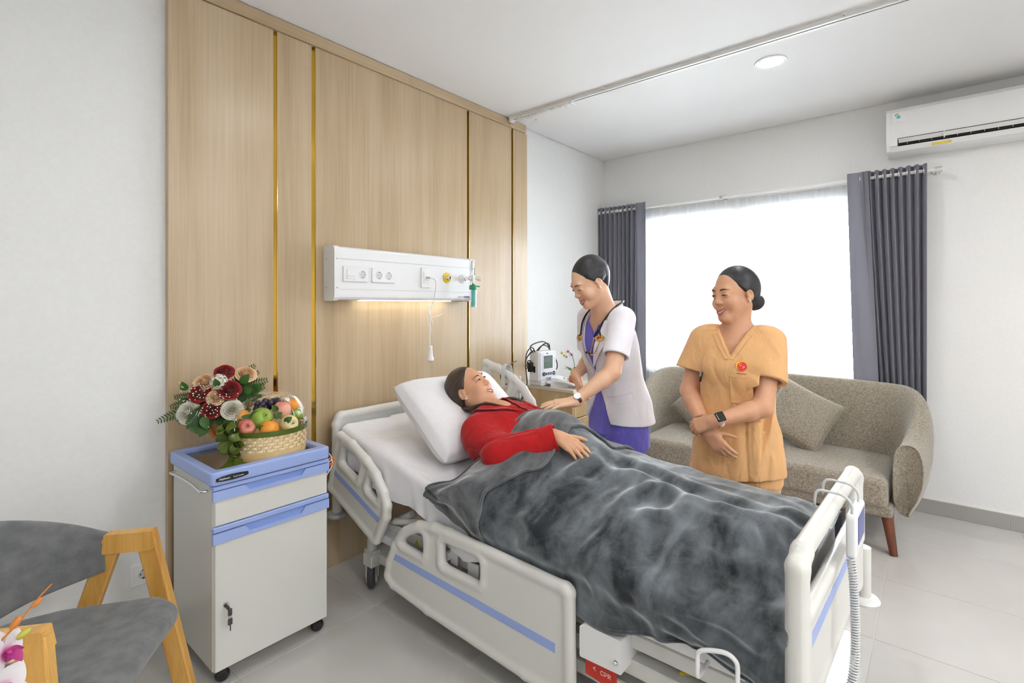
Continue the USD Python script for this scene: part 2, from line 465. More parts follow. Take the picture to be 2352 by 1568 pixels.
wn = thing('window_1', 'wide window with white aluminium frame behind the sheer curtain', kind='structure')
fx0, fx1 = X1 + .07, X1 + .12
WM = (WY0 + WY1) / 2
for (y0, z0, y1, z1) in [(WY0, WZ0, WY1, WZ0 + .05), (WY0, WZ1 - .05, WY1, WZ1), (WY0, WZ0, WY0 + .05, WZ1), (WY1 - .05, WZ0, WY1, WZ1), (WM - .03, WZ0, WM + .03, WZ1)]:
    obj('window_frame', bx(fx0, y0, z0, fx1, y1, z1, .003), M['white_satin'], wn)
for y0, y1 in [(WY0 + .05, WM - .03), (WM + .03, WY1 - .05)]:
    obj('pane', bx(fx0 + .02, y0, WZ0 + .05, fx0 + .024, y1, WZ1 - .05), M['pane'], wn)
obj('window_sill', bx(X1 - .02, WY0 - .02, WZ0 - .03, fx0, WY1 + .02, WZ0, .004), M['white_satin'], wn)

# ------------------------------------------------------------------ downlights
def downlight(x, y, label):
    d = thing('ceiling_downlight', label, 'ceiling light', (x, y, HC), group='recessed ceiling lights')
    obj('diffuser', trimesh.creation.cylinder(.068, .006, sections=40), M['lamp'], d)
    ring = lathe([(.066, -.006), (.084, -.006), (.086, -.002), (.086, .003), (.066, .003)], n=48)
    obj('trim_ring', ring, M['white_satin'], d, smooth=30)
    return d
downlight(3.212, .734, 'round recessed ceiling light glowing white above the sofa')
for x, y, w in [(1.6, 1.0, 'above the middle of the bed'), (.55, .55, 'above the space beside the bed'), (3.212, -1.6, 'behind the foot of the bed on the window side'), (.55, -1.6, 'in the rear of the room'), (1.9, -1.6, 'in the middle of the rear of the room'), (-.9, -.5, 'near the left wall')]:
    downlight(x, y, 'added unseen recessed ceiling light ' + w)  # these downlights are added out of view to lift the room light

def added_panel_light(x, y, label):  # fill panels added behind the camera to brighten the sides facing it
    d = thing('ceiling_panel_light', label, 'ceiling light', (x, y, HC), group='added fill light panels')
    obj('diffuser', bx(-.285, -.285, -.010, .285, .285, -.004), M['panel_glow'], d)
    for s in (-1, 1):
        obj('frame', bx(-.30, s * .2925 - .0075, -.013, .30, s * .2925 + .0075, 0, .001), M['white_satin'], d)
        obj('frame', bx(s * .2925 - .0075, -.285, -.013, s * .2925 + .0075, .285, 0, .001), M['white_satin'], d)
added_panel_light(.2, -2.1, 'added unseen square fill light panel in the rear left of the room')
added_panel_light(2.4, -2.1, 'added unseen square fill light panel in the rear right of the room')

# ------------------------------------------------------------------ curtain track on the ceiling
t = thing('curtain_track', 'white aluminium curtain track across the ceiling with bunched gliders', 'curtain track')
TX = 2.92
y0, y1 = -2.2, 2.44
prof = Polygon([(-.022, 0), (.022, 0), (.022, -.022), (.006, -.022), (.006, -.019), (.018, -.019), (.018, -.004), (-.018, -.004), (-.018, -.019), (-.006, -.019), (-.006, -.022), (-.022, -.022)])
obj('rail', prism(prof, (TX, y1, HC), (1, 0, 0), (0, 0, 1), y1 - y0), M['white_satin'], t)
for yy in (2.335, 1.65, .98, .34, -.4, -1.2):
    obj('bracket', cat_([bx(TX - .034, yy - .010, HC - .014, TX - .021, yy + .010, HC, .002)]), M['white_satin'], t)
    obj('screw', cyl((TX - .029, yy, HC - .0135), (TX - .029, yy, HC - .018), .0045, 10), M['grey_plastic'], t)
for k in range(30):
    yy = 2.40 - k * .0155
    g = cat_([bx(TX - .006, yy - .004, HC - .034, TX + .006, yy + .004, HC - .018, .001), sweep(spline([(TX, yy, HC - .034), (TX + .005, yy, HC - .042), (TX, yy, HC - .049), (TX - .005, yy, HC - .042)], 12, True), .0013, 5, closed=True)])
    obj('glider', g, M['white_matt'], t)
for yy in (2.44, 1.905):
    obj('end_stop', bx(TX - .026, yy - .012, HC - .040, TX + .026, yy + .012, HC - .001, .003), M['white_gloss'], t)
s = thing('ceiling_screw', 'small grey screw head in the white ceiling near the curtain track', 'screw', (3.078, 2.334, HC))
obj('head', cyl((0, 0, 0), (0, 0, -.003), .006, 14), M['grey_plastic'], s)

# ------------------------------------------------------------------ air conditioner
ac = thing('air_conditioner', 'white wall-mounted split air conditioner with open louvre above the window', 'air conditioner')
ay0, ay1, az0, az1 = -.60, .255, 2.405, 2.70
axf = 4.195
prof = Polygon([(0, 0), (0, az1 - az0), (.12, az1 - az0), (.165, az1 - az0 - .012), (.195, az1 - az0 - .045), (.205, .10), (.200, .075), (.085, .030), (.080, 0)]).buffer(-.006).buffer(.006, quad_segs=6)
m = prism(prof, (X1, ay0, az0), (-1, 0, 0), (0, 0, 1), ay1 - ay0)
# the body: outline minus outlet mouth
body = prism(Polygon([(0, 0), (0, .295), (.13, .295), (.172, .288), (.195, .262), (.203, .215), (.205, .098), (.203, .086), (.100, .086), (.100, .062), (.175, .040), (.150, .012), (.115, 0)]), (X1, ay0 + .02, az0), (-1, 0, 0), (0, 0, 1), ay1 - ay0 - .04)
obj('body', body, M['white_gloss'], ac, smooth=25)
endp = smooth_poly([(0, 0), (0, .296), (.13, .296), (.174, .289), (.197, .263), (.206, .215), (.208, .095), (.196, .055), (.160, .014), (.115, 0)], .004)
for yy in (ay0, ay1 - .022):
    obj('end_panel', prism(endp, (X1, yy, az0), (-1, 0, 0), (0, 0, 1), .022), M['white_gloss'], ac, smooth=25)
obj('outlet_cavity', bx(X1 - .17, ay0 + .03, az0 + .048, X1 - .098, ay1 - .055, az0 + .088), M['black'], ac)
obj('outlet_end', bx(X1 - .204, ay1 - .060, az0 + .040, X1 - .10, ay1 - .018, az0 + .090, .003), M['white_gloss'], ac)
lv = prism(Polygon([(.186, .058), (.214, .074), (.217, .077), (.214, .0785), (.184, .063)]), (X1, ay0 + .04, az0), (-1, 0, 0), (0, 0, 1), ay1 - ay0 - .105)
obj('louvre', lv, M['white_satin'], ac)
for yy in (-.04, -.42):
    obj('louvre_arm', bx(X1 - .205, yy - .004, az0 + .050, X1 - .17, yy + .004, az0 + .085), M['white_satin'], ac)
for k in range(11):
    yy = ay1 - .11 - k * .062
    obj('vane', bx(X1 - .185, yy - .0015, az0 + .050, X1 - .165, yy + .0015, az0 + .086), M['grey_plastic'], ac)
xs_ = X1 - .2045
lab = obj('energy_label', bx(xs_ - .0012, .150, az0 + .190, xs_ - .0004, .225, az0 + .255), M['white_satin'], ac, label='small square energy sticker')
obj('label_disc', cyl((xs_ - .001, .190, az0 + .225), (xs_ - .0019, .190, az0 + .225), .011, 24), plain('label_blue', (.10, .42, .70), .5), lab)
arc = Polygon([(math.cos(q) * .024, math.sin(q) * .024) for q in np.linspace(.5 * PI, .85 * PI, 10)] + [(math.cos(q) * .016, math.sin(q) * .016) for q in np.linspace(.85 * PI, .5 * PI, 10)])
obj('label_scale', prism(arc, (xs_ - .0012, .190, az0 + .225), (0, -1, 0), (0, 0, 1), .0008), plain('label_green', (.35, .50, .05), .5), lab)
obj('warning_sticker', bx(X1 - .166, -.075, az0 + .017, X1 - .1655, .02, az0 + .034), M['yellow'], ac, label='narrow yellow sticker')
wpoly = prism(Polygon([(.1515, .0125), (.174, .038), (.1747, .0375), (.1522, .012)]), (X1, .045, az0), (-1, 0, 0), (0, 0, 1), -.1)

# ------------------------------------------------------------------ curtains
cr = thing('curtain_rod', 'silver curtain rod with brackets above the window', 'curtain rod')
CX_, CZ = 4.305, 2.275
obj('rod', cyl((CX_, -.02, CZ), (CX_, 2.49, CZ), .012, 16), M['white_satin'], cr, smooth=40)
for yy in (-.02, 2.49):
    obj('end_cap', cyl((CX_, yy - .012, CZ), (CX_, yy + .012, CZ), .019, 16), M['chrome'], cr, smooth=40)
for yy in (-.005, 1.353, 2.44):
    obj('bracket', cat_([cyl((CX_, yy, CZ), (X1, yy, CZ + .01), .009, 10), cyl((X1 - .01, yy, CZ + .01), (X1, yy, CZ + .01), .026, 18), cyl((CX_, yy - .012, CZ), (CX_, yy + .012, CZ), .016, 16)]), M['chrome'], cr, smooth=40)

M['drape'] = usdkit.material(stage, LK + 'grey_drape', {'g': ('geometry', {}), 'mp': ('mapping', {'scale': (400, 400, 900)}), 'n': ('noise_texture', {'scale': 1.0, 'detail': 1}), 'b': ('bump', {'strength': .15, 'distance': .0008}),
    'd': ('principled_bsdf', {'base_color': (.235, .236, .285), 'roughness': .75, 'sheen_weight': .3, 'sheen_roughness': .4}), 'tl': ('translucent_bsdf', {'color': (.10, .10, .13)}), 'm': ('mix_closure', {'fac': .10})},
    [('g.position', 'mp.vector'), ('mp.vector', 'n.vector'), ('n.fac', 'b.height'), ('b.normal', 'd.normal'), ('d.BSDF', 'm.closure1'), ('tl.BSDF', 'm.closure2')], surface='m.closure')

def curtain(name, label, ytop, folds, ybot, zbot, flat=None, amp=.045, seed=1):
    """eyelet curtain between y extents at the top and bottom. folds = number of waves; flat = (side, width) of a flat edge flap"""
    c = thing(name, label, 'curtain', group='grey window curtains')
    n, k = folds * 18 + 1, 46
    r = np.random.default_rng(seed)
    ph = np.cumsum(np.r_[0, r.uniform(.75, 1.25, n - 1)]); ph = ph / ph[-1]
    s = np.linspace(0, 1, n); P = np.zeros((k, n, 3))
    jit = np.interp(s, np.linspace(0, 1, folds + 1), r.uniform(.7, 1.2, folds + 1))
    zt = CZ + .045
    for i in range(k):
        q = i / (k - 1); z = zt + (zbot - zt) * q
        y0 = ytop[0] + (ybot[0] - ytop[0]) * q ** 1.2; y1 = ytop[1] + (ybot[1] - ytop[1]) * q ** 1.2
        ss = s * (1 - .35 * q) + ph * .35 * q
        yy = y0 + (y1 - y0) * ss
        w = np.sin(2 * PI * folds * ss)
        xx = amp * np.sign(w) * np.abs(w) ** .75 * (jit if q > .02 else 1) * (1 - .25 * q * (r.uniform() * 0 + .6))
        yy = yy + .006 * np.sin(4 * PI * folds * ss + 1.3)
        xx = xx + .010 * np.sin(9 * s + 3 * q)
        P[i, :, 0] = CX_ - xx * .66; P[i, :, 1] = yy; P[i, :, 2] = z + (.004 * np.sin(2 * PI * folds * ss) if q == 1 else 0)
    obj('fabric', grid_mesh(P), M['drape'], c, smooth=True)
    for j in range(folds):
        yy = ytop[0] + (ytop[1] - ytop[0]) * ((j + .5) / folds)
        tor = trimesh.creation.torus(.022, .005, 20, 8); tor.apply_transform(trimesh.transformations.rotation_matrix(PI / 2, [1, 0, 0])); tor.apply_translation((CX_, yy, CZ))
        obj('eyelet', tor, M['chrome'], c, smooth=True)
    if flat:
        a, b, a2, b2 = flat
        G = np.zeros((30, 14, 3))
        for i in range(30):
            q = i / 29
            for j in range(14):
                v = j / 13
                G[i, j] = (CX_ - .045 + .035 * v + .012 * math.sin(5 * v + 2 * q), a + (b - a) * v + ((a2 - a) * (1 - v) + (b2 - b) * v) * q, zt + (zbot - zt) * q)
        obj('front_edge', grid_mesh(G), M['drape'], c, smooth=True)
    return c
curtain('window_curtain', 'dark grey eyelet curtain hanging in folds left of the window behind the doctor', (2.09, 2.50), 9, (2.10, 2.49), .635, (2.00, 2.10, 2.00, 2.11), amp=.04, seed=3)
curtain('window_curtain', 'dark grey eyelet curtain hanging in folds right of the window beside the sofa', (.04, .43), 9, (.045, .32), .60, (.36, .485, .29, .44), amp=.045, seed=4)

sh = thing('sheer_curtain', 'white pleated sheer curtain glowing across the bright window', 'curtain')
n = 420; k = 30; P = np.zeros((k, n, 3)); s = np.linspace(0, 1, n)
pl = np.abs(np.modf(s * 22)[0] - .5) * 2
for i in range(k):
    q = i / (k - 1)
    fold = np.exp(-((1 - pl) / .16) ** 2)
    P[i, :, 0] = 4.374 - .026 * fold * (1 - .4 * q) - .012 * np.sin(2 * PI * 22 * s) * q - .006 * np.sin(2 * PI * 51 * s + 1)
    P[i, :, 1] = .38 + (2.14 - .38) * s
    P[i, :, 2] = 2.255 - (2.255 - .66) * q
obj('voile', grid_mesh(P), M['sheer'], sh, smooth=True)
obj('heading_tape', grid_mesh(P[:1].repeat(2, 0) + np.array([[[-.004, 0, .005]], [[-.004, 0, -.065]]])), M['sheer'], sh, smooth=True)
obj('sheer_rod', cyl((4.384, .36, 2.258), (4.384, 2.16, 2.258), .008, 12), M['white_satin'], sh, smooth=40)
# ================================================================== things on the back wall
Yp = 2.475
hw = thing('bed_head_unit', 'white medical bed head panel with sockets and gas outlets above the bed', 'medical wall panel')
x0, x1, z0, z1, yf = 1.415, 2.44, 1.42, 1.70, 2.372
prof = Polygon([(0, z0 + .004), (.07, z0), (.088, z0 + .004), (.098, z0 + .016), (.102, z0 + .035), (.102, z1 - .02), (.097, z1 - .006), (.088, z1), (0, z1)])
obj('body', prism(prof, (x1 - .03, Yp, 0), (0, -1, 0), (0, 0, 1), x1 - x0 - .06), M['white_gloss'], hw, smooth=25)
capp = Polygon([(0, z0 - .003), (.07, z0 - .004), (.09, z0), (.102, z0 + .014), (.106, z0 + .035), (.106, z1 - .02), (.100, z1 - .003), (.088, z1 + .004), (0, z1 + .004)])
for xx in (x0, x1 - .03):
    e = obj('end_cap', prism(capp, (xx + .03, Yp, 0), (0, -1, 0), (0, 0, 1), .03), M['white_satin'], hw, smooth=25)
    for zz in (1.635, 1.485):
        obj('screw', cyl((xx + .015, yf - .0035, zz), (xx + .015, yf - .006, zz), .0035, 10), M['grey_plastic'], e)
        if xx == x0: obj('screw', cyl((xx - .002, Yp - .03, zz), (xx, Yp - .03, zz), .0035, 10), M['grey_plastic'], e)
for zz in (1.637, 1.478):
    obj('groove', bx(x0 + .031, yf - .0012, zz - .0013, x1 - .031, yf + .002, zz + .0013), M['lightgrey'], hw)
obj('led_strip', bx(1.60, Yp - .062, z0 - .0035, 2.27, Yp - .03, z0 + .004), M['led'], hw, label='glowing warm light strip under the panel')

def socket(parent, cx, cz, y=yf, r=.0185):
    fw = obj('socket', lathe([(0, -.004), (r - .003, -.004), (r - .002, .003), (r + .0015, .0045), (r + .003, .0035), (r + .003, 0)], (cx, y, cz), (0, -1, 0), 28), M['white_gloss'], parent, smooth=35)
    return fw
def socket_well(parent, sub, cx, cz, y, r=.0185):
    obj('socket_well', cyl((cx, y - .0006, cz), (cx, y - .001, cz), r - .001, 28), M['lightgrey'], sub)
    obj('pin_holes', cat_([cyl((cx + s * .0085, y - .0012, cz), (cx + s * .0085, y - .0018, cz), .0026, 10) for s in (-1, 1)] + [bx(cx - .003, y - .0045, cz + q * (r - .002) - .003, cx + .003, y - .001, cz + q * (r - .002) + .003) for q in (-1, 1)]), M['grey_plastic'], sub)
def plate(parent, xa, xb, za, zb, y, nm='socket_plate', r=.004):
    return obj(nm, rbox((xa, y - .010, za), (xb, y + .006, zb), r, 2), M['white_gloss'], parent, smooth=30)
p = plate(hw, 1.463, 1.613, 1.518, 1.598, yf)
obj('socket_ring', lathe([(.018, 0), (.0185, .0025), (.0215, .0025), (.023, 0)], (1.578, yf - .010, 1.558), (0, -1, 0), 28), M['white_gloss'], p, smooth=35)
socket_well(hw, p, 1.578, 1.558, yf - .0095)
obj('rocker', bx(1.482, yf - .0135, 1.532, 1.533, yf - .008, 1.583, .002), M['white_satin'], p)
obj('rocker_gap', bx(1.484, yf - .0140, 1.546, 1.531, yf - .0125, 1.549), M['lightgrey'], p)
p = plate(hw, 1.638, 1.792, 1.518, 1.598, yf)
for cx in (1.684, 1.748):
    obj('socket_ring', lathe([(.018, 0), (.0185, .0025), (.0215, .0025), (.023, 0)], (cx, yf - .010, 1.558), (0, -1, 0), 28), M['white_gloss'], p, smooth=35)
    socket_well(hw, p, cx, 1.558, yf - .0095)
p = plate(hw, 1.985, 2.055, 1.498, 1.618, yf, 'nurse_call_plate')
obj('insert', bx(2.000, yf - .0125, 1.525, 2.040, yf - .008, 1.592, .0015), M['white_matt'], p)
obj('jack', cat_([cyl((2.02, yf - .01, 1.558), (2.02, yf - .036, 1.558), .0075, 14), cyl((2.02, yf - .02, 1.558), (2.02, yf - .045, 1.556), .0055, 14)]), M['steel'], p, smooth=40)
go = obj('gas_outlet', lathe([(0, .008), (.014, .008), (.015, .006), (.030, .005), (.033, .003), (.034, 0)], (2.198, yf, 1.565), (0, -1, 0), 32), M['yellow'], hw, smooth=30, label='yellow round gas outlet')
obj('nozzle', lathe([(0, .010), (.006, .010), (.006, .030), (.010, .032), (.0125, .030), (.0125, .016), (.016, .014), (.016, .005)], (2.198, yf, 1.565), (0, -1, 0), 24), M['chrome'], go, smooth=40)
obj('marking', bx(2.178, yf - .0085, 1.5635, 2.190, yf - .0062, 1.5665), M['white_gloss'], go)
go = obj('gas_outlet', lathe([(0, .010), (.020, .010), (.024, .008), (.028, .004), (.030, 0)], (2.335, yf, 1.565), (0, -1, 0), 32), M['white_gloss'], hw, smooth=30)
obj('nozzle', lathe([(0, .05), (.009, .05), (.010, .03), (.015, .028), (.016, .010)], (2.335, yf, 1.565), (0, -1, 0), 24), M['chrome'], go, smooth=40)
obj('lettering', text('SPECTRO', (2.293, yf - .0002, 1.440), (1, 0, 0), (0, 0, 1), .011), M['grey_plastic'], hw)
lb = obj('logo_block', bx(2.352, yf - .0008, 1.439, 2.402, yf + .001, 1.4525), plain('logo_blue', (.06, .06, .25), .5), hw)
obj('logo_stripe', bx(2.354, yf - .0012, 1.4435, 2.400, yf - .0006, 1.4475), plain('logo_red', (.5, .05, .05), .5), lb)

# ------------------------------------------------------------------ oxygen humidifier
M['clear_plastic'] = usdkit.material(stage, LK + 'clear_plastic', {'f': ('fresnel', {'IOR': 1.5}), 't': ('transparent_bsdf', {'color': (.93, .95, .96)}), 'g': ('glossy_bsdf', {'color': (1, 1, 1), 'roughness': 0.03}), 'm': ('mix_closure', {})},
    [('f.fac', 'm.fac'), ('t.BSDF', 'm.closure1'), ('g.BSDF', 'm.closure2')], surface='m.closure')
M['aqua'] = usdkit.material(stage, LK + 'aqua_bottle', {'f': ('fresnel', {'IOR': 1.5}), 't': ('transparent_bsdf', {'color': (.42, .84, .86)}), 'g': ('glossy_bsdf', {'color': (1, 1, 1), 'roughness': 0.03}), 'd': ('diffuse_bsdf', {'color': (.30, .72, .74)}), 'm0': ('mix_closure', {'fac': .35}), 'm': ('mix_closure', {})},
    [('t.BSDF', 'm0.closure1'), ('d.BSDF', 'm0.closure2'), ('f.fac', 'm.fac'), ('m0.closure', 'm.closure1'), ('g.BSDF', 'm.closure2')], surface='m.closure')
hx, hy = 2.335, 2.275
hu = thing('oxygen_humidifier', 'oxygen flowmeter with green capped aqua humidifier bottle on the bed head panel', 'oxygen flowmeter')
obj('valve_body', cat_([cyl((hx, yf - .045, 1.565), (hx, hy + .01, 1.565), .0085, 16), cyl((hx, hy, 1.545), (hx, hy, 1.585), .0135, 18), cyl((hx, hy + .03, 1.565), (hx, hy + .045, 1.565), .014, 8)]), M['chrome'], hu, smooth=30)
obj('control_knob', lathe([(0, .03), (.010, .03), (.013, .026), (.013, .008), (.008, .004), (.006, -.012)], (hx + .018, hy - .012, 1.562), (.8, -.6, 0), 20), M['white_gloss'], hu, smooth=30)
obj('flow_tube', lathe([(.0055, 0), (.010, 0), (.0105, .08), (.010, .088), (.0055, .088)], (hx, hy, 1.585), n=20), M['clear_plastic'], hu, smooth=40)
obj('tube_cap', cyl((hx, hy, 1.671), (hx, hy, 1.680), .0115, 18), M['white_gloss'], hu, smooth=30)
obj('stem', cyl((hx, hy, 1.515), (hx, hy, 1.548), .006, 14), M['chrome'], hu, smooth=30)
obj('cap', cat_([lathe([(0, .022), (.008, .022), (.010, .012), (.021, .010), (.0255, .004), (.0258, -.016), (.023, -.018), (0, -.018)], (hx, hy, 1.510), n=28), cyl((hx, hy, 1.515), (hx + .034, hy - .024, 1.512), .0042, 12)]), M['green_cap'], hu, smooth=30)
obj('bottle', lathe([(.021, .112), (.0235, .104), (.0225, .012), (.0215, .002), (.016, 0), (0, 0)], (hx, hy, 1.380), n=32), M['aqua'], hu, smooth=40)
obj('dip_tube', cat_([cyl((hx, hy, 1.412), (hx, hy, 1.495), .0058, 14), cyl((hx, hy, 1.392), (hx, hy, 1.412), .0095, 16)]), M['green_cap'], hu, smooth=30)

# ------------------------------------------------------------------ nurse call cord
nc = thing('nurse_call_cord', 'white nurse call cord with handset hanging in front of the wood panel', 'call cord')
cxp = [(2.02, yf - .045, 1.556), (2.048, yf - .058, 1.545), (2.058, yf - .05, 1.48), (2.062, yf - .02, 1.40), (2.050, yf - .012, 1.355), (2.052, yf - .010, 1.30), (2.052, yf - .010, 1.245), (2.047, yf - .008, 1.20), (2.053, yf - .008, 1.148)]
obj('cord', sweep(spline(cxp, 60), .0034, 8), M['white_matt'], nc, smooth=True)
lp = [(2.058, yf - .012, 1.40), (2.040, yf - .014, 1.385), (2.032, yf - .013, 1.36), (2.046, yf - .014, 1.325), (2.054, yf - .016, 1.30), (2.066, yf - .018, 1.285), (2.060, yf - .016, 1.27)]
obj('loop', sweep(spline(lp, 40), .0032, 8), M['white_matt'], nc, smooth=True)
obj('clip', sweep(spline([(2.050, yf - .02, 1.318), (2.09, yf - .03, 1.325), (2.13, yf - .04, 1.344)], 10), [.003] * 5 + [.0045] * 5, 8, flat=.5), M['white_gloss'], nc, smooth=True)
obj('handset', lathe([(0, .10), (.006, .10), (.011, .097), (.0125, .090), (.010, .088), (.0125, .05), (.0155, .032), (.020, .024), (.0195, .010), (.013, .003), (0, 0)], (2.055, yf - .010, 1.047), n=24), M['white_gloss'], nc, smooth=35)
obj('button', lathe([(0, -.008), (.006, -.007), (.008, -.002), (.008, .004)], (2.055, yf - .010, 1.050), n=18), M['lightgrey'], nc, smooth=35)

# ------------------------------------------------------------------ wall sockets
def wall_socket(x, z, label, cat='wall socket', holes=True, w=.043):
    s = thing('wall_socket', label, cat, (x, Y1, z), group='white wall sockets')
    obj('plate', rbox((-w, -.009, -.043), (w, .004, .043), .003, 2), M['white_gloss'], s, smooth=30)
    if holes:
        rg = obj('socket_ring', lathe([(.0185, 0), (.019, .002), (.022, .002), (.0235, 0)], (0, -.009, 0), (0, -1, 0), 28), M['white_gloss'], s, smooth=35)
        obj('socket_well', cyl((0, -.0088, 0), (0, -.0094, 0), .0185, 28), M['lightgrey'], rg)
        obj('pin_holes', cat_([cyl((q * .0095, -.0092, 0), (q * .0095, -.0101, 0), .003, 10) for q in (-1, 1)] + [bx(-.004, -.0115, q * .0165 - .003, .004, -.009, q * .0165 + .003) for q in (-1, 1)]), M['rubber'], rg)
    else:
        obj('jack', bx(-.006, -.0098, -.006, .006, -.008, .006), M['grey_plastic'], s)
    return s
wall_socket(.630, .292, 'square white wall socket low on the white wall behind the armchair')
wall_socket(3.43, .845, 'white power socket on the wall beside the vital signs monitor')
wall_socket(3.545, .845, 'white telephone outlet on the wall next to the power socket', 'telephone outlet', holes=False)
# ================================================================== bedside cabinet
bc = thing('bedside_cabinet', 'white and blue bedside cabinet on castors at the left of the bed', 'bedside cabinet')
cx0, cx1, cy0, cy1 = .716, 1.163, 2.0, 2.425
obj('body', bx(cx0 + .004, cy0 + .02, .062, cx1 - .004, cy1, .745, .003), M['cabinet_body'], bc)
obj('side_panel', bx(cx0, cy0 + .012, .06, cx0 + .018, cy1 + .004, .745, .004), M['cabinet_body'], bc)
obj('side_panel', bx(cx1 - .018, cy0 + .012, .06, cx1, cy1 + .004, .745, .004), M['cabinet_body'], bc)
# top tray: rim around a sunken steel plate
tx0, tx1, ty0, ty1, tz0, tz1 = cx0 - .014, cx1 + .006, cy0 - .012, cy1 + .012, .742, .792
outer = sbox(tx0, ty0, tx1, ty1).buffer(-.02).buffer(.02, quad_segs=6)
inner = sbox(tx0 + .036, ty0 + .042, tx1 - .036, ty1 - .03).buffer(-.012).buffer(.012, quad_segs=5)
top = slab(outer.difference(inner), (0, 0, (tz0 + tz1) / 2), (1, 0, 0), (0, 1, 0), (tz1 - tz0) / 2, .007, .0042)
obj('top_rim', top, M['blue'], bc, smooth=True)
M['tray'] = plain('tray_steel', (.36, .30, .24), .14, 1.0)
obj('tray', bx(tx0 + .03, ty0 + .03, .745, tx1 - .03, ty1 - .02, .774), M['tray'], bc)
# badge
bp = smooth_poly([(.0, -.0065), (.028, -.0095), (.060, -.0105), (.092, -.0085), (.112, -.0045), (.112, .0065), (.084, .0095), (.052, .0105), (.020, .0085), (.0, .0045)], .002)
bd = obj('badge', prism(bp, (tx0 + .016, ty0 - .0005, .766), (1, 0, 0), (0, 0, 1), .0035), M['black'], bc)
obj('lettering', cat_([text('Platinum', (tx0 + .025, ty0 - .0042, .7625), (1, 0, 0), (.18, 0, 1), .0068, bold=True), text('Supramak', (tx0 + .073, ty0 - .0042, .7630), (1, 0, 0), (.18, 0, 1), .0058)]), M['lightgrey'], bd)
def pull_strip(parent, za, zb, y):
    """blue moulded strip with a recessed finger pull"""
    hx0, hx1 = .822, 1.062; zm = za + (zb - za) * .38
    pl = Polygon([(cx0 - .004, za), (cx1 + .003, za), (cx1 + .003, zb), (hx1, zb), (hx1 - .018, zm), (hx0 + .018, zm), (hx0, zb), (cx0 - .004, zb)])
    st = obj('pull_strip', prism(pl, (0, y, 0), (1, 0, 0), (0, 0, 1), .014), M['blue'], parent)
    return st, hx0, hx1, zm
# slide-out board, drawer, door
sb_ = obj('slide_board', bx(cx0 - .005, cy0 - .006, .7235, cx1 + .003, cy0 + .03, .7395, .003), M['blue'], bc, label='blue slide-out board edge')
dr = obj('drawer', bx(cx0 + .004, cy0 + .001, .592, cx1 - .002, cy0 + .024, .688, .003), M['cabinet_body'], bc)
st, hx0, hx1, zm = pull_strip(dr, .686, .7215, cy0 + .008)
obj('finger_pull', bx(hx0, cy0 + .006, zm - .002, hx1, cy0 + .02, .7215), M['blue_dark'], dr)
do = obj('door', bx(cx0 + .004, cy0 + .001, .062, cx1 - .002, cy0 + .022, .532, .003), M['cabinet_body'], bc)
obj('door_top', bx(cx0 - .004, cy0 - .005, .5705, cx1 + .003, cy0 + .02, .590, .003), M['blue'], do)
st, hx0, hx1, zm = pull_strip(do, .530, .568, cy0 + .008)
obj('finger_pull', bx(hx0, cy0 + .006, zm - .002, hx1, cy0 + .02, .568), M['blue_dark'], do)
lk = obj('lock', lathe([(0, .006), (.009, .006), (.011, .003), (.0115, 0)], (.757, cy0 + .001, .298), (0, -1, 0), 20), M['chrome'], bc, smooth=35)
obj('key', cat_([bx(.7555, cy0 - .030, .284, .7595, cy0 - .004, .300, .001), rbox((.752, cy0 - .036, .268), (.766, cy0 - .026, .294), .004, 1), sweep(spline([(.759, cy0 - .031, .27), (.763, cy0 - .03, .262), (.759, cy0 - .029, .256), (.755, cy0 - .03, .262)], 14, True), .0008, 5, closed=True)]), M['rubber'], lk)
obj('spare_key', cat_([rbox((.752, cy0 - .033, .234), (.768, cy0 - .027, .257), .0028, 1), bx(.7585, cy0 - .031, .212, .7625, cy0 - .029, .236, .0006)]), M['rubber'], lk)
for xx, yy in ((cx0 + .035, cy0 + .035), (cx1 - .035, cy0 + .035), (cx0 + .035, cy1 - .035), (cx1 - .035, cy1 - .035)):
    c = obj('castor', lathe([(0, .012), (.018, .012), (.024, .006), (.026, 0), (.024, -.006), (.018, -.012), (0, -.012)], (xx + .006, yy, .026), (.35, .94, 0), 26), M['black'], bc, smooth=30)
    obj('fork', cat_([cyl((xx, yy, .044), (xx, yy, .064), .012, 14), bx(xx - .018, yy - .015, .036, xx + .016, yy + .015, .050, .004)]), M['black'], c)
obj('towel_rail', sweep(spline([(cx0 + .004, cy1 - .03, .715), (cx0 - .02, cy1 - .035, .715), (cx0 - .022, cy1 - .08, .716), (cx0 - .022, cy0 + .10, .716), (cx0 - .020, cy0 + .055, .715), (cx0 + .004, cy0 + .05, .715)], 50), .005, 10), M['chrome'], bc, smooth=True)
obj('side_hook', cat_([sweep(spline([(cx1, 2.03, .735), (cx1 + .016, 2.028, .752), (cx1 + .034, 2.028, .722), (cx1 + .016, 2.03, .71), (cx1, 2.03, .70)], 24), .0022, 6), sweep(spline([(cx1, 2.03, .64), (cx1 + .02, 2.03, .668), (cx1 + .036, 2.03, .69), (cx1 + .036, 2.03, .725)], 16), .0022, 6)]), M['white_gloss'], bc, smooth=True)
oc = thing('orange_cable', 'short loop of orange cable hanging on the hook between cabinet and bed', 'cable')
obj('cable', sweep(spline([(cx1 + .012, 2.034, .704), (cx1 + .022, 2.036, .716), (cx1 + .040, 2.036, .728), (cx1 + .050, 2.034, .715), (cx1 + .040, 2.03, .700), (cx1 + .026, 2.03, .703), (cx1 + .022, 2.038, .692), (cx1 + .045, 2.038, .696)], 50), .0034, 8), M['orange_cord'], oc, smooth=True)

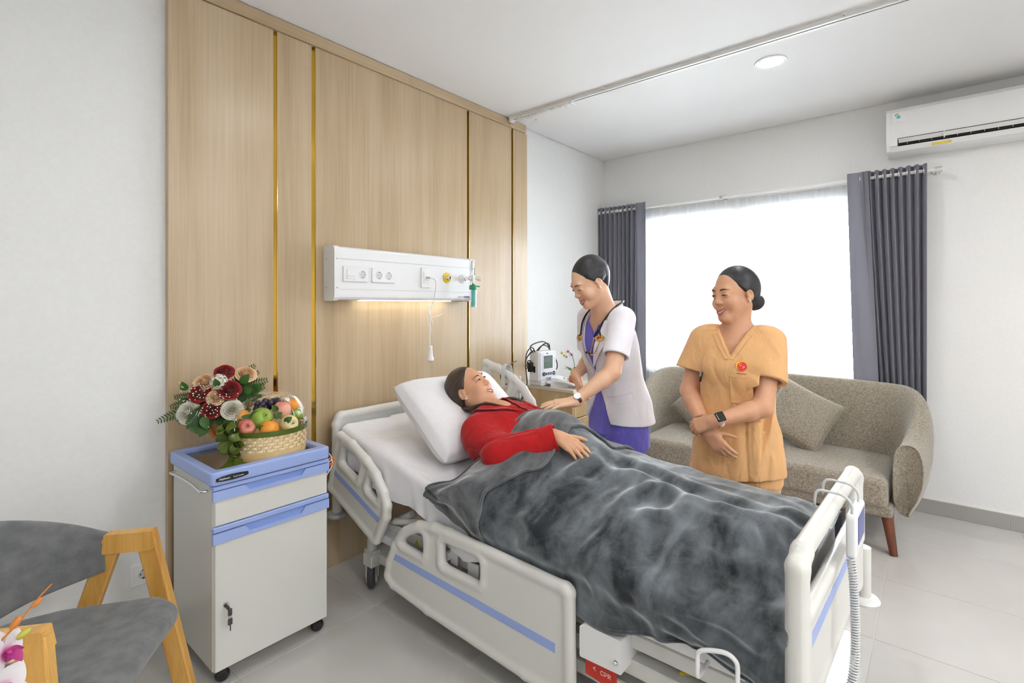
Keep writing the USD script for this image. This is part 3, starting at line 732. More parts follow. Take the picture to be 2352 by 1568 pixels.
# ================================================================== fruit basket
TZ = .7745
bcx, bcy = .990, 2.165
def ellipse_ring(a, b, z, n=72): q = np.linspace(0, 2 * PI, n, endpoint=False); return np.c_[bcx + a * np.cos(q), bcy + b * np.sin(q), np.full(n, z)]
M['bamboo'] = bumpy('bamboo_strip', (.68, .47, .20), (.80, .60, .32), 9, .45, .2, .001, stretch=(1, 1, 6))
M['bamboo_pale'] = plain('bamboo_strip_pale', (.85, .69, .42), .42)
M['satin'] = plain('green_satin_ribbon', (.085, .125, .012), .30, specular_ior_level=.45)
def band(a, b, za, zb, th=.003, n=96, a2=None, b2=None):
    q = np.linspace(0, 2 * PI, n + 1); P = np.zeros((2, n + 1, 3))
    for r, (aa, bb, z) in enumerate(((a, b, za), (a2 or a, b2 or b, zb))):
        P[r, :, 0] = bcx + aa * np.cos(q); P[r, :, 1] = bcy + bb * np.sin(q); P[r, :, 2] = z
    return grid_mesh(P, th)
fb = thing('fruit_basket', 'round woven bamboo basket with a green ribbon band holding fruit on the bedside cabinet', 'basket')
A, B_ = .140, .128
obj('base', prism(Polygon(ellipse_ring(A - .004, B_ - .004, 0)[:, :2] - (bcx, bcy)), (bcx, bcy, TZ), (1, 0, 0), (0, 1, 0), .006), M['bamboo'], fb)
obj('lower_band', band(A + .002, B_ + .002, TZ, TZ + .034, a2=A + .005, b2=B_ + .005), M['bamboo'], fb, smooth=40)
ns, nr = 44, 5
wv, st_ = [], []
for r in range(nr):
    z = TZ + .040 + r * .0125
    q = np.linspace(0, 2 * PI, ns * 4 + 1)
    off = .0032 * np.sin(ns / 2 * q + PI * r)
    P = np.zeros((2, len(q), 3))
    for k, dz in enumerate((-.0052, .0052)):
        P[k, :, 0] = bcx + (A + .004 + off) * np.cos(q); P[k, :, 1] = bcy + (B_ + .004 + off) * np.sin(q); P[k, :, 2] = z + dz
    wv.append(grid_mesh(P, .0012))
obj('weave', cat_(wv), M['bamboo_pale'], fb, smooth=40, kind='stuff')
for k in range(ns):
    q = 2 * PI * (k + .0) / ns
    c, s = math.cos(q), math.sin(q); tx, ty = -s, c
    p = np.array([bcx + (A + .0035) * c, bcy + (B_ + .0035) * s])
    Pq = [[(p[0] - tx * .0042, p[1] - ty * .0042, TZ + .03), (p[0] + tx * .0042, p[1] + ty * .0042, TZ + .03)], [(p[0] - tx * .0042 + c * .003, p[1] - ty * .0042 + s * .003, TZ + .112), (p[0] + tx * .0042 + c * .003, p[1] + ty * .0042 + s * .003, TZ + .112)]]
    st_.append(grid_mesh(np.array(Pq), .0012))
obj('stakes', cat_(st_), M['bamboo'], fb, kind='stuff')
obj('rim', sweep(ellipse_ring(A + .006, B_ + .006, TZ + .106), .005, 8, closed=True), M['bamboo'], fb, smooth=True)
obj('lining', band(A - .001, B_ - .001, TZ + .004, TZ + .104, a2=A + .001, b2=B_ + .001, th=.001), M['bamboo'], fb, smooth=40)
rb = obj('ribbon_band', band(A + .0105, B_ + .0105, TZ + .096, TZ + .117, a2=A + .0115, b2=B_ + .0115, th=.0012), M['satin'], fb, smooth=40)
# bow: loops and tails at the camera-left front of the basket
bo = V3(.848, 2.128, TZ + .098)
out_ = unit((bo[0] - bcx, bo[1] - bcy, 0)); side = np.cross((0, 0, 1), out_)
def ribbon(pts, w, nrm_hint, n=28):
    c = spline(pts, n); t = np.gradient(c, axis=0); t /= np.linalg.norm(t, axis=1, keepdims=True)
    b = np.cross(t, nrm_hint); b /= np.maximum(np.linalg.norm(b, axis=1, keepdims=True), 1e-9)
    w = np.broadcast_to(w, (n,))
    P = np.stack([c - b * w[:, None] / 2, c + b * w[:, None] / 2], 1)
    return grid_mesh(P, .0009)
bow = obj('bow_knot', ell(bo + out_ * .012, (.013, .013, .014), 2), M['satin'], fb, smooth=True)
def bwpt(a, b, c): return bo + side * a + np.array([0, 0, 1]) * b + out_ * c
def bow_loop(da, db, L, wd, tilt=0.0, lift=.0):
    d = unit((da, db)); pr = np.array([-d[1], d[0]])
    dd = side * d[0] + V3(0, 0, 1) * d[1]; ww = unit(side * pr[0] + V3(0, 0, 1) * pr[1] + out_ * tilt)
    c = spline([bo + out_ * .012 + dd * L * s + out_ * (o_ + lift) for s, o_ in ((.02, .004), (.45, .030), (.85, .044), (1.04, .030), (.95, .008), (.5, .000), (.05, .002))], 30)
    w = wd * np.interp(np.linspace(0, 1, 30), [0, .3, .5, .7, 1], [.35, 1, 1.05, 1, .35])
    P = np.stack([c - ww * (w * f)[:, None] for f in (-.5, -.25, 0, .25, .5)], 1) + out_ * (.004 * np.array([-1, .5, 1, .5, -1]))[None, :, None]
    return grid_mesh(P, .0009)
for args in [(-.55, .8, .070, .036, .2, .004), (.35, .9, .066, .036, -.2, .0), (-.95, .10, .066, .036, .1, .0), (.9, .25, .060, .034, .3, .004), (.75, -.55, .074, .036, -.1, .002), (-.6, -.65, .058, .034, .3, .006), (.1, -.95, .062, .036, -.2, .010), (-.1, .4, .040, .030, .2, .016)]:
    args = (args[0], args[1], args[2] * .86, args[3] * .9) + args[4:]
    obj('bow_loop', bow_loop(*args), M['satin'], fb, smooth=True)
obj('bow_tail', ribbon([bwpt(0, 0, .012), bwpt(.02, -.045, .018), bwpt(.030, -.078, .016), bwpt(.050, -.091, .035), bwpt(.075, -.0945, .060)], [.03] * 28, (.3, .3, 1)), M['satin'], fb, smooth=True)
obj('bow_tail', ribbon([bwpt(0, 0, .012), bwpt(.0, -.04, .02), bwpt(.004, -.075, .022), bwpt(.020, -.091, .05), bwpt(.045, -.0945, .095)], [.032] * 28, (.3, .3, 1)), M['satin'], fb, smooth=True)

# ------------------------------------------------------------------ fruit
def fruit_mat(name, c1, c2, sc=9, rough=.3, lo=.35, hi=.65, bump=.05, bs=120):
    return bumpy(name, c1, c2, sc, rough, bump, .0008, lo=lo, hi=hi, bscale=bs, subsurface_weight=.12, subsurface_scale=.01)
M['apple_red'] = fruit_mat('apple_red', (.55, .06, .06), (.72, .28, .20), 14, .22)
M['apple_green'] = fruit_mat('apple_green', (.20, .34, .03), (.32, .45, .06), 26, .22)
M['orange'] = fruit_mat('orange_peel', (.82, .28, .02), (.86, .34, .03), 8, .35, bump=.25, bs=240)
M['pear'] = fruit_mat('pear_skin', (.72, .60, .26), (.78, .68, .38), 12, .35)
M['peach'] = fruit_mat('apple_blush', (.70, .16, .12), (.80, .42, .30), 9, .28)
M['stem'] = plain('brown_stem', (.10, .055, .02), .7)
M['grape'] = plain('grape_skin', (.030, .020, .045), .28, coat_weight=.2)
M['leaf'] = usdkit.material(stage, LK + 'leaf', {'p': ('principled_bsdf', {'base_color': (.045, .13, .02), 'roughness': .38}), 't': ('translucent_bsdf', {'color': (.09, .22, .03)}), 'm': ('mix_closure', {'fac': .2})}, [('p.BSDF', 'm.closure1'), ('t.BSDF', 'm.closure2')], surface='m.closure')
M['fern'] = usdkit.material(stage, LK + 'fern', {'p': ('principled_bsdf', {'base_color': (.035, .095, .02), 'roughness': .45}), 't': ('translucent_bsdf', {'color': (.06, .16, .03)}), 'm': ('mix_closure', {'fac': .2})}, [('p.BSDF', 'm.closure1'), ('t.BSDF', 'm.closure2')], surface='m.closure')
def fruit(name, label, cat, c, r, mat, axis=(0, 0, 1), kind='apple', group=None):
    f = thing(name, label, cat, c, group=group or {'apple': 'apples in the fruit basket', 'orange': 'oranges in the fruit basket', 'lime': 'limes in the fruit basket'}.get(cat))
    prof = {'apple': [(0, .72), (.12, .74), (.30, .86), (.55, .90), (.82, .70), (.98, .30), (1.0, 0), (.90, -.42), (.68, -.76), (.42, -.92), (.22, -.88), (0, -.80)],
            'orange': [(math.sin(q), .96 * math.cos(q)) for q in np.linspace(0, PI, 16)],
            'pear': [(0, 1.02), (.15, 1.04), (.33, .98), (.50, .80), (.72, .50), (.95, .12), (1.0, -.18), (.88, -.60), (.58, -.88), (.25, -.94), (0, -.88)]}[kind]
    pr = spline([(a * r, 0, b * r) for a, b in prof], 40)[:, [0, 2]]; pr[0, 0] = pr[-1, 0] = 0; pr[:, 0] = np.maximum(pr[:, 0], 0)
    m = lathe(pr, (0, 0, 0), axis, 36)
    if kind != 'orange':
        v = m.vertices; a = np.arctan2(v[:, 1], v[:, 0]); m.vertices = v * (1 + .02 * np.sin(5 * a) * (np.abs(v[:, 2:3] / r) ** 1).ravel())[:, None]
    obj('flesh', m, mat, f, smooth=True)
    ax = unit(axis); e = unit(np.cross(ax, (.3, .5, .8)))
    if kind == 'orange': obj('navel', cyl(ax * r * .94, ax * r * .975, .0035, 10), M['stem'], f)
    else: obj('stem', sweep(spline([ax * r * .70, ax * r * .95, ax * r * 1.15 + e * r * .12], 8), [.0018] * 5 + [.0022] * 3, 7), M['stem'], f, smooth=True)
    return f
tocam = unit((-.99, -2.16, .35)); lft = V3(-.909, .416, 0)
def fz(right, up, toward, c=V3(bcx, bcy, TZ + .105)):
    return c - lft * right + V3(0, 0, 1) * up + unit((-.99, -2.16, 0)) * toward
fruit('apple', 'large green apple near the middle of the fruit basket', 'apple', fz(-.030, .052, .058), .042, M['apple_green'], (.1, -.75, .35))
fruit('apple', 'red apple at the front left of the fruit basket beside the ribbon bow', 'apple', fz(-.084, .020, .072), .036, M['apple_red'], (-.1, -.8, .4))
fruit('orange', 'bright orange lying at the front centre of the fruit basket', 'orange', fz(.000, .014, .098), .037, M['orange'], (.1, -.2, .9), 'orange')
fruit('pear', 'pale yellow pear at the front right of the fruit basket', 'pear', fz(.072, .022, .070), .036, M['pear'], (.15, -.85, .15), 'apple')
fruit('apple', 'blushed pink apple above the yellow pear in the fruit basket', 'apple', fz(.048, .072, .030), .036, M['peach'], (.3, .2, .9))
fruit('orange', 'orange half hidden at the upper right of the fruit basket', 'orange', fz(.092, .082, -.015), .030, M['orange'], (.1, -.2, .9), 'orange')
fruit('lime', 'small green lime at the right end of the fruit basket', 'lime', fz(.112, .048, .005), .026, M['apple_green'], (.8, -.3, .3))
fruit('orange', 'orange at the left back of the basket under the white rose', 'orange', fz(-.100, .058, .030), .031, M['orange'], (.1, -.2, .9), 'orange')
fruit('lime', 'small green lime at the left side of the fruit basket above the bow', 'lime', fz(-.125, .022, .035), .026, M['apple_green'], (-.7, -.4, .4))
gr = thing('grape_bunch', 'bunch of dark purple grapes on top of the fruit basket', 'grapes')
gc = fz(.000, .098, -.005)
rg = np.random.default_rng(11)
for k in range(34):
    a = rg.uniform(-1, 1); p = gc - lft * a * .052 + unit((-.99, -2.16, 0)) * rg.uniform(-.03, .034) + V3(0, 0, 1) * (rg.uniform(-.022, .016) - .012 * a * a)
    obj('grape', ell(p, (.0125, .0125, .0138), 2), M['grape'], gr, smooth=True)
obj('stalk', sweep(spline([gc + V3(0, 0, -.01), gc - lft * .03, gc - lft * .05 + V3(0, 0, -.01)], 10), .002, 6), M['stem'], gr, smooth=True)
def leaf(base, tip, w, nrm, bend=.15, n=9, fold=.25, notch=None):
    base, tip = np.asarray(base, float), np.asarray(tip, float)
    d = tip - base; L = np.linalg.norm(d); d /= L
    nn = np.asarray(nrm, float); nn = unit(nn - d * (nn @ d)); s = np.cross(d, nn)
    P = np.zeros((n, 5, 3))
    for i in range(n):
        q = i / (n - 1); ww = w * .5 * (math.sin(PI * q ** .8)) ** .85 + 1e-4
        c = base + d * L * q + nn * (bend * L * (q - q * q) * 2)
        for j, v in enumerate((-1, -.5, 0, .5, 1)):
            P[i, j] = c + s * ww * v + nn * fold * ww * abs(v)
    return grid_mesh(P)
lv_ = []
for (r_, u_, t_, dr_, du_, w_) in [(-.062, .060, .075, .02, .03, .03), (-.062, .055, .07, -.04, .015, .03), (.015, .055, .085, .035, .02, .03), (.03, .075, .062, -.02, .03, .026), (.055, .035, .1, .03, .022, .026), (-.035, .012, .112, .028, .022, .03), (-.05, .005, .108, .02, -.035, .03), (-.07, .095, .03, -.012, .04, .034), (.10, .062, .02, .03, -.012, .024), (-.10, .03, .07, -.01, .03, .03)]:
    b = fz(r_, u_, t_); t2 = b - lft * dr_ + V3(0, 0, du_) + unit((-.99, -2.16, 0)) * .006
    lv_.append((b, t2, w_))
tl = thing('fruit_leaves', 'loose green leaves tucked between the fruits in the basket', 'leaves')
for b, t2, w_ in lv_: obj('leaf', leaf(b, t2, w_, tocam), M['leaf'], tl, smooth=True)
# cellophane dome
M['cello'] = usdkit.material(stage, LK + 'cellophane', {'g0': ('geometry', {}), 'mp': ('mapping', {'scale': (26, 26, 7)}), 'n': ('noise_texture', {'scale': 1.0, 'detail': 3, 'distortion': 1.2}), 'b': ('bump', {'strength': .40, 'distance': .012}),
    'f': ('fresnel', {'IOR': 1.17}), 't': ('transparent_bsdf', {'color': (.99, .99, .99)}), 'g': ('glossy_bsdf', {'color': (1, 1, 1), 'roughness': 0.05}), 'm': ('mix_closure', {})},
    [('g0.position', 'mp.vector'), ('mp.vector', 'n.vector'), ('n.fac', 'b.height'), ('b.normal', 'g.normal'), ('f.fac', 'm.fac'), ('t.BSDF', 'm.closure1'), ('g.BSDF', 'm.closure2')], surface='m.closure')
cp = thing('cellophane_wrap', 'clear shiny cellophane stretched over the fruit in the basket', 'plastic wrap')
n, k = 90, 22; P = np.zeros((k, n + 1, 3)); q = np.linspace(0, 2 * PI, n + 1)
for i in range(k):
    v = i / (k - 1)
    rr = math.cos(v * PI / 2) ** .62 if v < 1 else 0
    zz = TZ + .098 + .150 * math.sin(v * PI / 2) ** 1.0
    rip = 1 + (.010 * np.sin(13 * q + 2 * v) + .012 * np.sin(29 * q + 5 * v)) * (1 - v)
    P[i, :, 0] = bcx + (A + .010) * rr * rip * np.cos(q) + .012 * v; P[i, :, 1] = bcy + (B_ + .009) * rr * rip * np.sin(q); P[i, :, 2] = zz + (.004 * np.sin(7 * q) * v * (1 - v) * 4)
obj('film', grid_mesh(P), M['cello'], cp, smooth=True)

# ------------------------------------------------------------------ rose bouquet behind the basket
fbq = thing('flower_bouquet', 'bouquet of red, white and peach roses with fern beside the fruit basket', 'flowers')
def petal_mat(name, c, t):
    return usdkit.material(stage, LK + name, {'p': ('principled_bsdf', {'base_color': c, 'roughness': .55, 'sheen_weight': .2}), 't': ('translucent_bsdf', {'color': t}), 'm': ('mix_closure', {'fac': .22})}, [('p.BSDF', 'm.closure1'), ('t.BSDF', 'm.closure2')], surface='m.closure')
M['rose_red'] = petal_mat('rose_red', (.30, .008, .012), (.5, .01, .02))
M['rose_peach'] = petal_mat('rose_peach', (.86, .62, .38), (.9, .6, .35))
M['rose_white'] = petal_mat('rose_white', (.84, .82, .72), (.85, .83, .7))
def rose(c, r, axis, seed=0):
    g = np.random.default_rng(seed); out = []
    lay = [(3, .13, 1.02, .00), (3, .26, 1.00, .03), (4, .40, .94, .08), (5, .54, .84, .16), (5, .68, .70, .28), (6, .82, .52, .42), (6, .95, .34, .55)]
    for li, (cnt, rad, hgt, flare) in enumerate(lay):
        a0 = g.uniform(0, 2 * PI)
        for k in range(cnt):
            a = a0 + 2 * PI * k / cnt + g.uniform(-.15, .15); W = 2 * PI / cnt * .66; hk = hgt * g.uniform(.93, 1.06)
            P = np.zeros((9, 9, 3))
            for i in range(9):
                v = i / 8
                for j in range(9):
                    u = (j / 8 - .5) * 2
                    th = a + u * W * (.55 + .45 * math.sin(PI * min(v, .7) / 1.4))
                    curl = max(0, v - .6) * 2.5
                    rr = rad * (.30 + .70 * math.sin(min(v, .8) * PI / 1.6)) * (1 + .06 * u) + flare * .35 * curl * (1 - .35 * u * u)
                    z = hk * (v ** .9) * (1 - .16 * u * u * v ** 2) - flare * .30 * curl * curl - .35 + .015 * math.sin(5 * u + k)
                    P[i, j] = (rr * math.cos(th) * r, rr * math.sin(th) * r, z * r * .95)
            out.append(grid_mesh(P))
    m = cat_(out); m.apply_transform(trimesh.geometry.align_vectors([0, 0, 1], unit(axis))); m.apply_translation(c); return m
fwd, lf = unit((-.5, -1, 0)), V3(-.88, .47, 0)
BC = V3(.845, 2.300, 1.03)      # middle of the flower heads
def fq(right, up, toward): return BC - lf * right + V3(0, 0, 1) * up + fwd * toward
spots = [('rose_red', .020, .090, .02, .036), ('rose_peach', .102, .078, .02, .038), ('rose_peach', -.052, .055, .03, .036), ('rose_red', .044, .022, .07, .040), ('rose_red', -.066, .012, .05, .038),
         ('rose_peach', -.005, -.006, .075, .032), ('rose_red', -.018, -.052, .085, .036), ('rose_white', -.106, -.062, .06, .042), ('rose_white', .056, -.056, .095, .038)]
base = V3(.868, 2.19, .80)
for k, (mt, a, b, c, r) in enumerate(spots):
    p = fq(a, b, c)
    ax = unit(unit(p - (BC - fwd * .16 + V3(0, 0, -.10))) * .8 + V3(-.3, -.5, .75) * .45)
    rs = obj('rose', rose(p, r, ax, k), M[mt], fbq, smooth=True, label={'rose_red': 'red rose', 'rose_peach': 'peach rose', 'rose_white': 'white rose'}[mt])
    obj('stem', sweep(spline([p - ax * r * .3, p - ax * .08 + V3(0, 0, -.02), base], 12), .0028, 6), M['leaf'], rs, smooth=True)
hyd = []
g = np.random.default_rng(5)
for k in range(70):
    d = unit(g.normal(size=3)); 
    if d @ fwd < -.2: continue
    c = fq(.004, .052, .055) + d * .030
    for j in range(4):
        a = PI / 2 * j + k; e1 = unit(np.cross(d, (.2, .3, .9))); e2 = np.cross(d, e1)
        hyd.append(leaf(c, c + (e1 * math.cos(a) + e2 * math.sin(a)) * .010 + d * .002, .009, d, .1, 4))
hyd.append(ell(fq(.004, .052, .055), (.027,) * 3, 2))
obj('hydrangea', cat_(hyd), M['rose_white'], fbq, smooth=True, label='white hydrangea head')
gy, gst = [], []
for k in range(120):
    cc = [fq(-.07, .02, .09), fq(-.02, -.045, .12), fq(.03, .0, .09), fq(-.10, -.04, .05)][k % 4]
    p = cc + g.normal(size=3) * (.026, .022, .024)
    gy.append(ell(p, (.0026,) * 3, 1)); 
    if k % 3 == 0: gst.append(sweep([p, p + (BC - V3(0, 0, .07) - p) * .5], .0006, 4))
obj('gypsophila', cat_(gy), M['rose_white'], fbq, kind='stuff', label='tiny white filler blossoms')
obj('gypsophila_stems', cat_(gst), M['leaf'], fbq, kind='stuff')
def fern(p0, p1, w, seed, sag=.02, n=22):
    out = []; c = spline([p0, (np.asarray(p0) + p1) / 2 + V3(0, 0, sag), p1], n); t = np.gradient(c, axis=0)
    out.append(sweep(c, np.linspace(.0016, .0006, n), 5))
    for i in range(2, n - 1):
        q = i / n; L = w * math.sin(PI * (.12 + .86 * q)) + .004
        s = unit(np.cross(t[i], fwd)); tt = unit(t[i])
        for sg in (-1, 1):
            tip = c[i] + s * sg * L + tt * L * .55 + V3(0, 0, -.1 * L)
            out.append(leaf(c[i], tip, L * .26 + .002, fwd, .05, 5))
    return cat_(out)
core = fq(0, -.06, .02)
for k, (a, b, c, w) in enumerate([(-.175, -.045, .02, .022), (-.215, -.095, .05, .022), (-.10, -.105, .10, .028), (.135, .110, -.02, .022), (.185, .045, .0, .026), (.175, .020, .02, .03), (-.03, -.115, .10, .03), (-.10, -.13, .07, .03), (-.14, -.10, .06, .026), (.03, -.125, .09, .03), (.15, -.01, .03, .03), (-.165, -.01, -.01, .02), (.06, -.10, .10, .03), (.15, .08, -.02, .02)]):
    obj('fern_frond', fern(core, fq(a, b, c), w, k), M['fern'], fbq, smooth=True)
for k, (a, b, c, da, db, w) in enumerate([(.085, .040, .05, .03, .04, .035), (.095, .01, .06, .035, .01, .036), (-.115, .02, .03, -.012, .04, .03), (.005, .038, .085, -.01, .035, .026), (-.045, -.075, .10, .015, -.05, .036), (.10, -.03, .06, .04, .005, .04), (.03, -.09, .09, .035, -.04, .04), (-.04, -.115, .07, -.02, -.045, .044), (-.09, -.09, .06, .02, -.06, .036), (.075, -.075, .06, .05, .01, .04), (.13, .0, .02, .03, .03, .034)]):
    obj('leaf', leaf(fq(a, b, c), fq(a + da, b + db, c + .015), w, fwd, .15), M['leaf'], fbq, smooth=True)
M['kraft'] = plain('orange_wrap', (.55, .20, .05), .6)
wr_ = []
for a0, a1 in ((-.085, -.03), (-.05, .02)):
    P = np.zeros((6, 6, 3))
    for i in range(6):
        for j in range(6):
            q, v = i / 5, j / 5
            P[i, j] = fq((a0 + (a1 - a0) * v) * (1.15 - .75 * q) + .01, -.095 - .085 * q, .02 + .03 * math.sin(PI * v))
    wr_.append(grid_mesh(P, .001))
obj('paper_wrap', cat_(wr_), M['kraft'], fbq, smooth=True, label='orange paper wrap round the stems')
obj('stem_bundle', cyl(fq(.0, -.10, .01), (base[0], base[1], TZ + .001), .016, 12, .022), M['leaf'], fbq, smooth=True)
# ================================================================== armchair at the left
M['felt'] = bumpy('grey_felt', (.135, .142, .146), (.20, .205, .208), 26, .85, .5, .002, detail=5, lo=.35, hi=.68, bscale=160, sheen_weight=.3)
M['felt_back'] = M['felt']
ch = thing('armchair', 'grey felt armchair with angular honey wood frame in the left foreground', 'armchair', (.363, 1.787, 0), math.atan2(-.613, .79))
def beam(p, q, w, t, wdir):
    p, q = np.asarray(p, float), np.asarray(q, float); d = unit(q - p); wd = np.asarray(wdir, float); wd = unit(wd - d * (wd @ d)); n = np.cross(d, wd)
    c = .005; pts = []
    for e, s in ((p, 1), (q, -1)):
        for a, b in ((w / 2 - c, t / 2), (w / 2, t / 2 - c)):
            for sa in (-1, 1):
                for sb in (-1, 1): pts.append(e + wd * a * sa + n * b * sb)
    return trimesh.convex.convex_hull(np.array(pts))
for s in (-1, 1):
    y0, yb = s * .262, s * .345
    top = .655
    obj('front_leg', beam((-.012, y0, top - .02), (.085, yb, 0), .058, .036, (1, 0, 0)), M['pine'], ch)
    obj('rear_leg', beam((-.108, y0, top - .02), (-.345, yb, 0), .058, .036, (1, 0, 0)), M['pine'], ch)
    ap = smooth_poly([(-.134, top - .062), (.010, top - .062), (.020, top - .050), (.010, top), (-.128, top)], .003)
    obj('armrest', prism(ap, (0, y0 + .0185, 0), (1, 0, 0), (0, 0, 1), .037), M['pine'], ch)
seat = smooth_poly([(.118, -.185), (.118, .185), (.03, .235), (-.22, .215), (-.36, .16), (-.38, 0), (-.36, -.16), (-.22, -.215), (.03, -.235)], .05)
def dish(p, d): return d
sm = slab(seat, (0, 0, .425), (1, 0, 0), (0, 1, 0), .032, .028, .008)
v = sm.vertices; v[:, 2] += np.where(v[:, 2] > .425, -.012 * np.exp(-((v[:, 0] + .12) / .16) ** 2 - (v[:, 1] / .14) ** 2), 0) - .012 * (v[:, 0] > .06) * (v[:, 0] - .06) / .06
sm.vertices = v
obj('seat', sm, M['felt'], ch, smooth=True)
obj('seat_rail', cat_([beam((-.04, -.255, .375), (-.04, .255, .375), .045, .028, (1, 0, 0)), beam((-.25, -.27, .355), (-.25, .27, .355), .045, .028, (1, 0, 0))]), M['pine'], ch)
q = np.linspace(0, 1, 61); pl = spline([(-.128, .262), (-.20, .25), (-.31, .185), (-.365, .08), (-.375, 0), (-.365, -.08), (-.31, -.185), (-.20, -.25), (-.128, -.262)], 61)
P = np.zeros((61, 26, 3))
tg = np.gradient(pl, axis=0); tg /= np.linalg.norm(tg, axis=1, keepdims=True); nr = np.c_[-tg[:, 1], tg[:, 0]]
for i in range(61):
    m_ = abs(q[i] - .5) * 2; e = 1 - m_
    zt = .655 + .135 * (1 - (np.clip(m_ * 1.08 - .1, 0, 1)) ** 1.6) ** 1.3; zb = .535 - .055 * (1 - m_ ** 2)
    th = .017
    sec = smooth_poly([(-th, zb), (th, zb), (th, zt), (-th, zt)], .014)
    a = np.linspace(0, 2 * PI, 26, endpoint=False)
    ca, sa = np.cos(a), np.sin(a)
    du = th * np.sign(ca) * np.abs(ca) ** .6; dz = (zt - zb) / 2 * np.sign(sa) * np.abs(sa) ** .25
    lean = (dz / (zt - zb)) * .05 * (1 - m_)
    P[i, :, 0] = pl[i, 0] - nr[i, 0] * du - lean; P[i, :, 1] = pl[i, 1] - nr[i, 1] * du; P[i, :, 2] = (zt + zb) / 2 + dz
def loft(P):
    n, m = P.shape[:2]
    Q = np.concatenate([P, P[:, :1]], 1); g = grid_mesh(Q)
    V = np.vstack([g.vertices, P[0].mean(0), P[-1].mean(0)]); k = n * (m + 1); F = list(g.faces)
    for j in range(m):
        F += [[k, j, j + 1], [k + 1, (n - 1) * (m + 1) + j + 1, (n - 1) * (m + 1) + j]]
    return trimesh.Trimesh(V, F, process=False)
bk = obj('backrest', loft(P), M['felt_back'], ch, smooth=40)
for yy in (.215, -.215):
    i = int(np.argmin(np.abs(pl[:, 1] - yy)))
    obj('seam', sweep(P[i, [2, 3, 5, 8, 10, 11]] * 1.0 + np.array([.001, -.001 * np.sign(yy), 0]), .0012, 5), M['felt_back'], bk)

# ------------------------------------------------------------------ orchid in the foreground, standing on a side table left of the frame
st = thing('side_table', 'small round wooden side table beside the armchair carrying the pink orchid', 'table', (-.30, 1.06, 0))
obj('table_top', lathe([(0, .48), (.20, .48), (.21, .49), (.21, .505), (.20, .515), (0, .515)], n=40), M['pine'], st, smooth=30)
for k in range(3):
    a = 2 * PI * k / 3; obj('leg', cyl((.10 * math.cos(a), .10 * math.sin(a), .482), (.17 * math.cos(a), .17 * math.sin(a), 0), .016, 14, .011), M['pine'], st, smooth=30)
M['petal_white'] = usdkit.material(stage, LK + 'orchid_petal', {'at': ('attribute', {'attribute': 'tint'}), 'r': ('rgb_ramp', {'ramp': [(0, (.84, .80, .82)), (.45, (.84, .74, .80)), (.75, (.70, .16, .42)), (1, (.45, .03, .22))]}),
    'p': ('principled_bsdf', {'roughness': .5, 'subsurface_weight': .1, 'subsurface_scale': .004}), 't': ('translucent_bsdf', {}), 'm': ('mix_closure', {'fac': .25})}, [('at.fac', 'r.fac'), ('r.color', 'p.base_color'), ('r.color', 't.color'), ('p.BSDF', 'm.closure1'), ('t.BSDF', 'm.closure2')], surface='m.closure')
M['magenta'] = plain('orchid_lip', (.38, .02, .18), .45)
M['bud'] = plain('orchid_bud', (.60, .20, .03), .45)
M['bud_green'] = plain('orchid_bud_green', (.48, .45, .06), .45)
def tinted(name, meshes_t, mat, parent, **k):
    tm = cat_([m for m, t in meshes_t]); t = np.concatenate([t for m, t in meshes_t])
    g = usdkit.mesh(stage, numbered(str(parent.GetPath()) + '/' + name), tm, mat, smooth=True); g.CreateDoubleSidedAttr(True)
    UsdGeom.PrimvarsAPI(g).CreatePrimvar('tint', Sdf.ValueTypeNames.FloatArray, 'vertex').Set([float(x) for x in t])
    return tag(g, **k) if k else g
def petal(c, d, n, L, w, curl=.2):
    m = leaf(c, np.asarray(c) + unit(d) * L, w, n, curl, 10, .15)
    s = np.linalg.norm(m.vertices - c, axis=1) / L
    lat_ = np.abs(np.cross(m.vertices - c, unit(d))).max(1) / (w / 2)
    return m, np.clip(1.0 - 1.25 * s - .15 * lat_, 0, 1)
def orchid_flower(parent, c, axis, up, r, mat='petal_white'):
    ax = unit(axis); u = unit(np.asarray(up, float) - ax * (np.asarray(up, float) @ ax)); w = np.cross(u, ax)
    ps = [petal(c - ax * .002, u * math.cos(a) + w * math.sin(a), ax, r * L, r * W, .12) for a, L, W in ((0, 1.0, .62), (2.2, .95, .58), (-2.2, .95, .58))]
    ps += [petal(c + ax * .002, u * math.cos(a) + w * math.sin(a), ax, r * .98, r * .98, .10) for a in (1.15, -1.15)]
    fl_ = tinted('flower', ps, M[mat], parent)
    lip = [leaf(c + ax * .004, c + ax * r * .55 - u * r * .45, r * .5, u, .3), leaf(c + ax * .004, c + ax * r * .5 + w * r * .3 - u * .1 * r, r * .32, w, .3), leaf(c + ax * .004, c + ax * r * .5 - w * r * .3 - u * .1 * r, r * .32, -w, .3), ell(c + ax * r * .2, (r * .11,) * 3, 2)]
    obj('lip', cat_(lip), M['magenta'], fl_, smooth=True)
    return fl_
oc = thing('potted_orchid', 'white and magenta orchid spray in the bottom left foreground', 'orchid')
obj('pot', lathe([(0, 0), (.05, 0), (.062, .10), (.066, .105), (.060, .105), (.055, .095), (0, .095)], (-.30, 1.06, .515), n=32), M['white_gloss'], oc, smooth=30)
obj('moss', ell((-.30, 1.06, .612), (.054, .054, .014), 2), M['fern'], oc, smooth=True)
stem = spline([(-.30, 1.06, .61), (-.24, 1.07, .72), (-.09, 1.09, .80), (.036, 1.10, .85), (.101, 1.09, .895), (.134, 1.08, .938), (.150, 1.075, .957)], 60)
obj('stem', sweep(stem, np.linspace(.0032, .0011, 60), 7), M['bud'], oc, smooth=True)
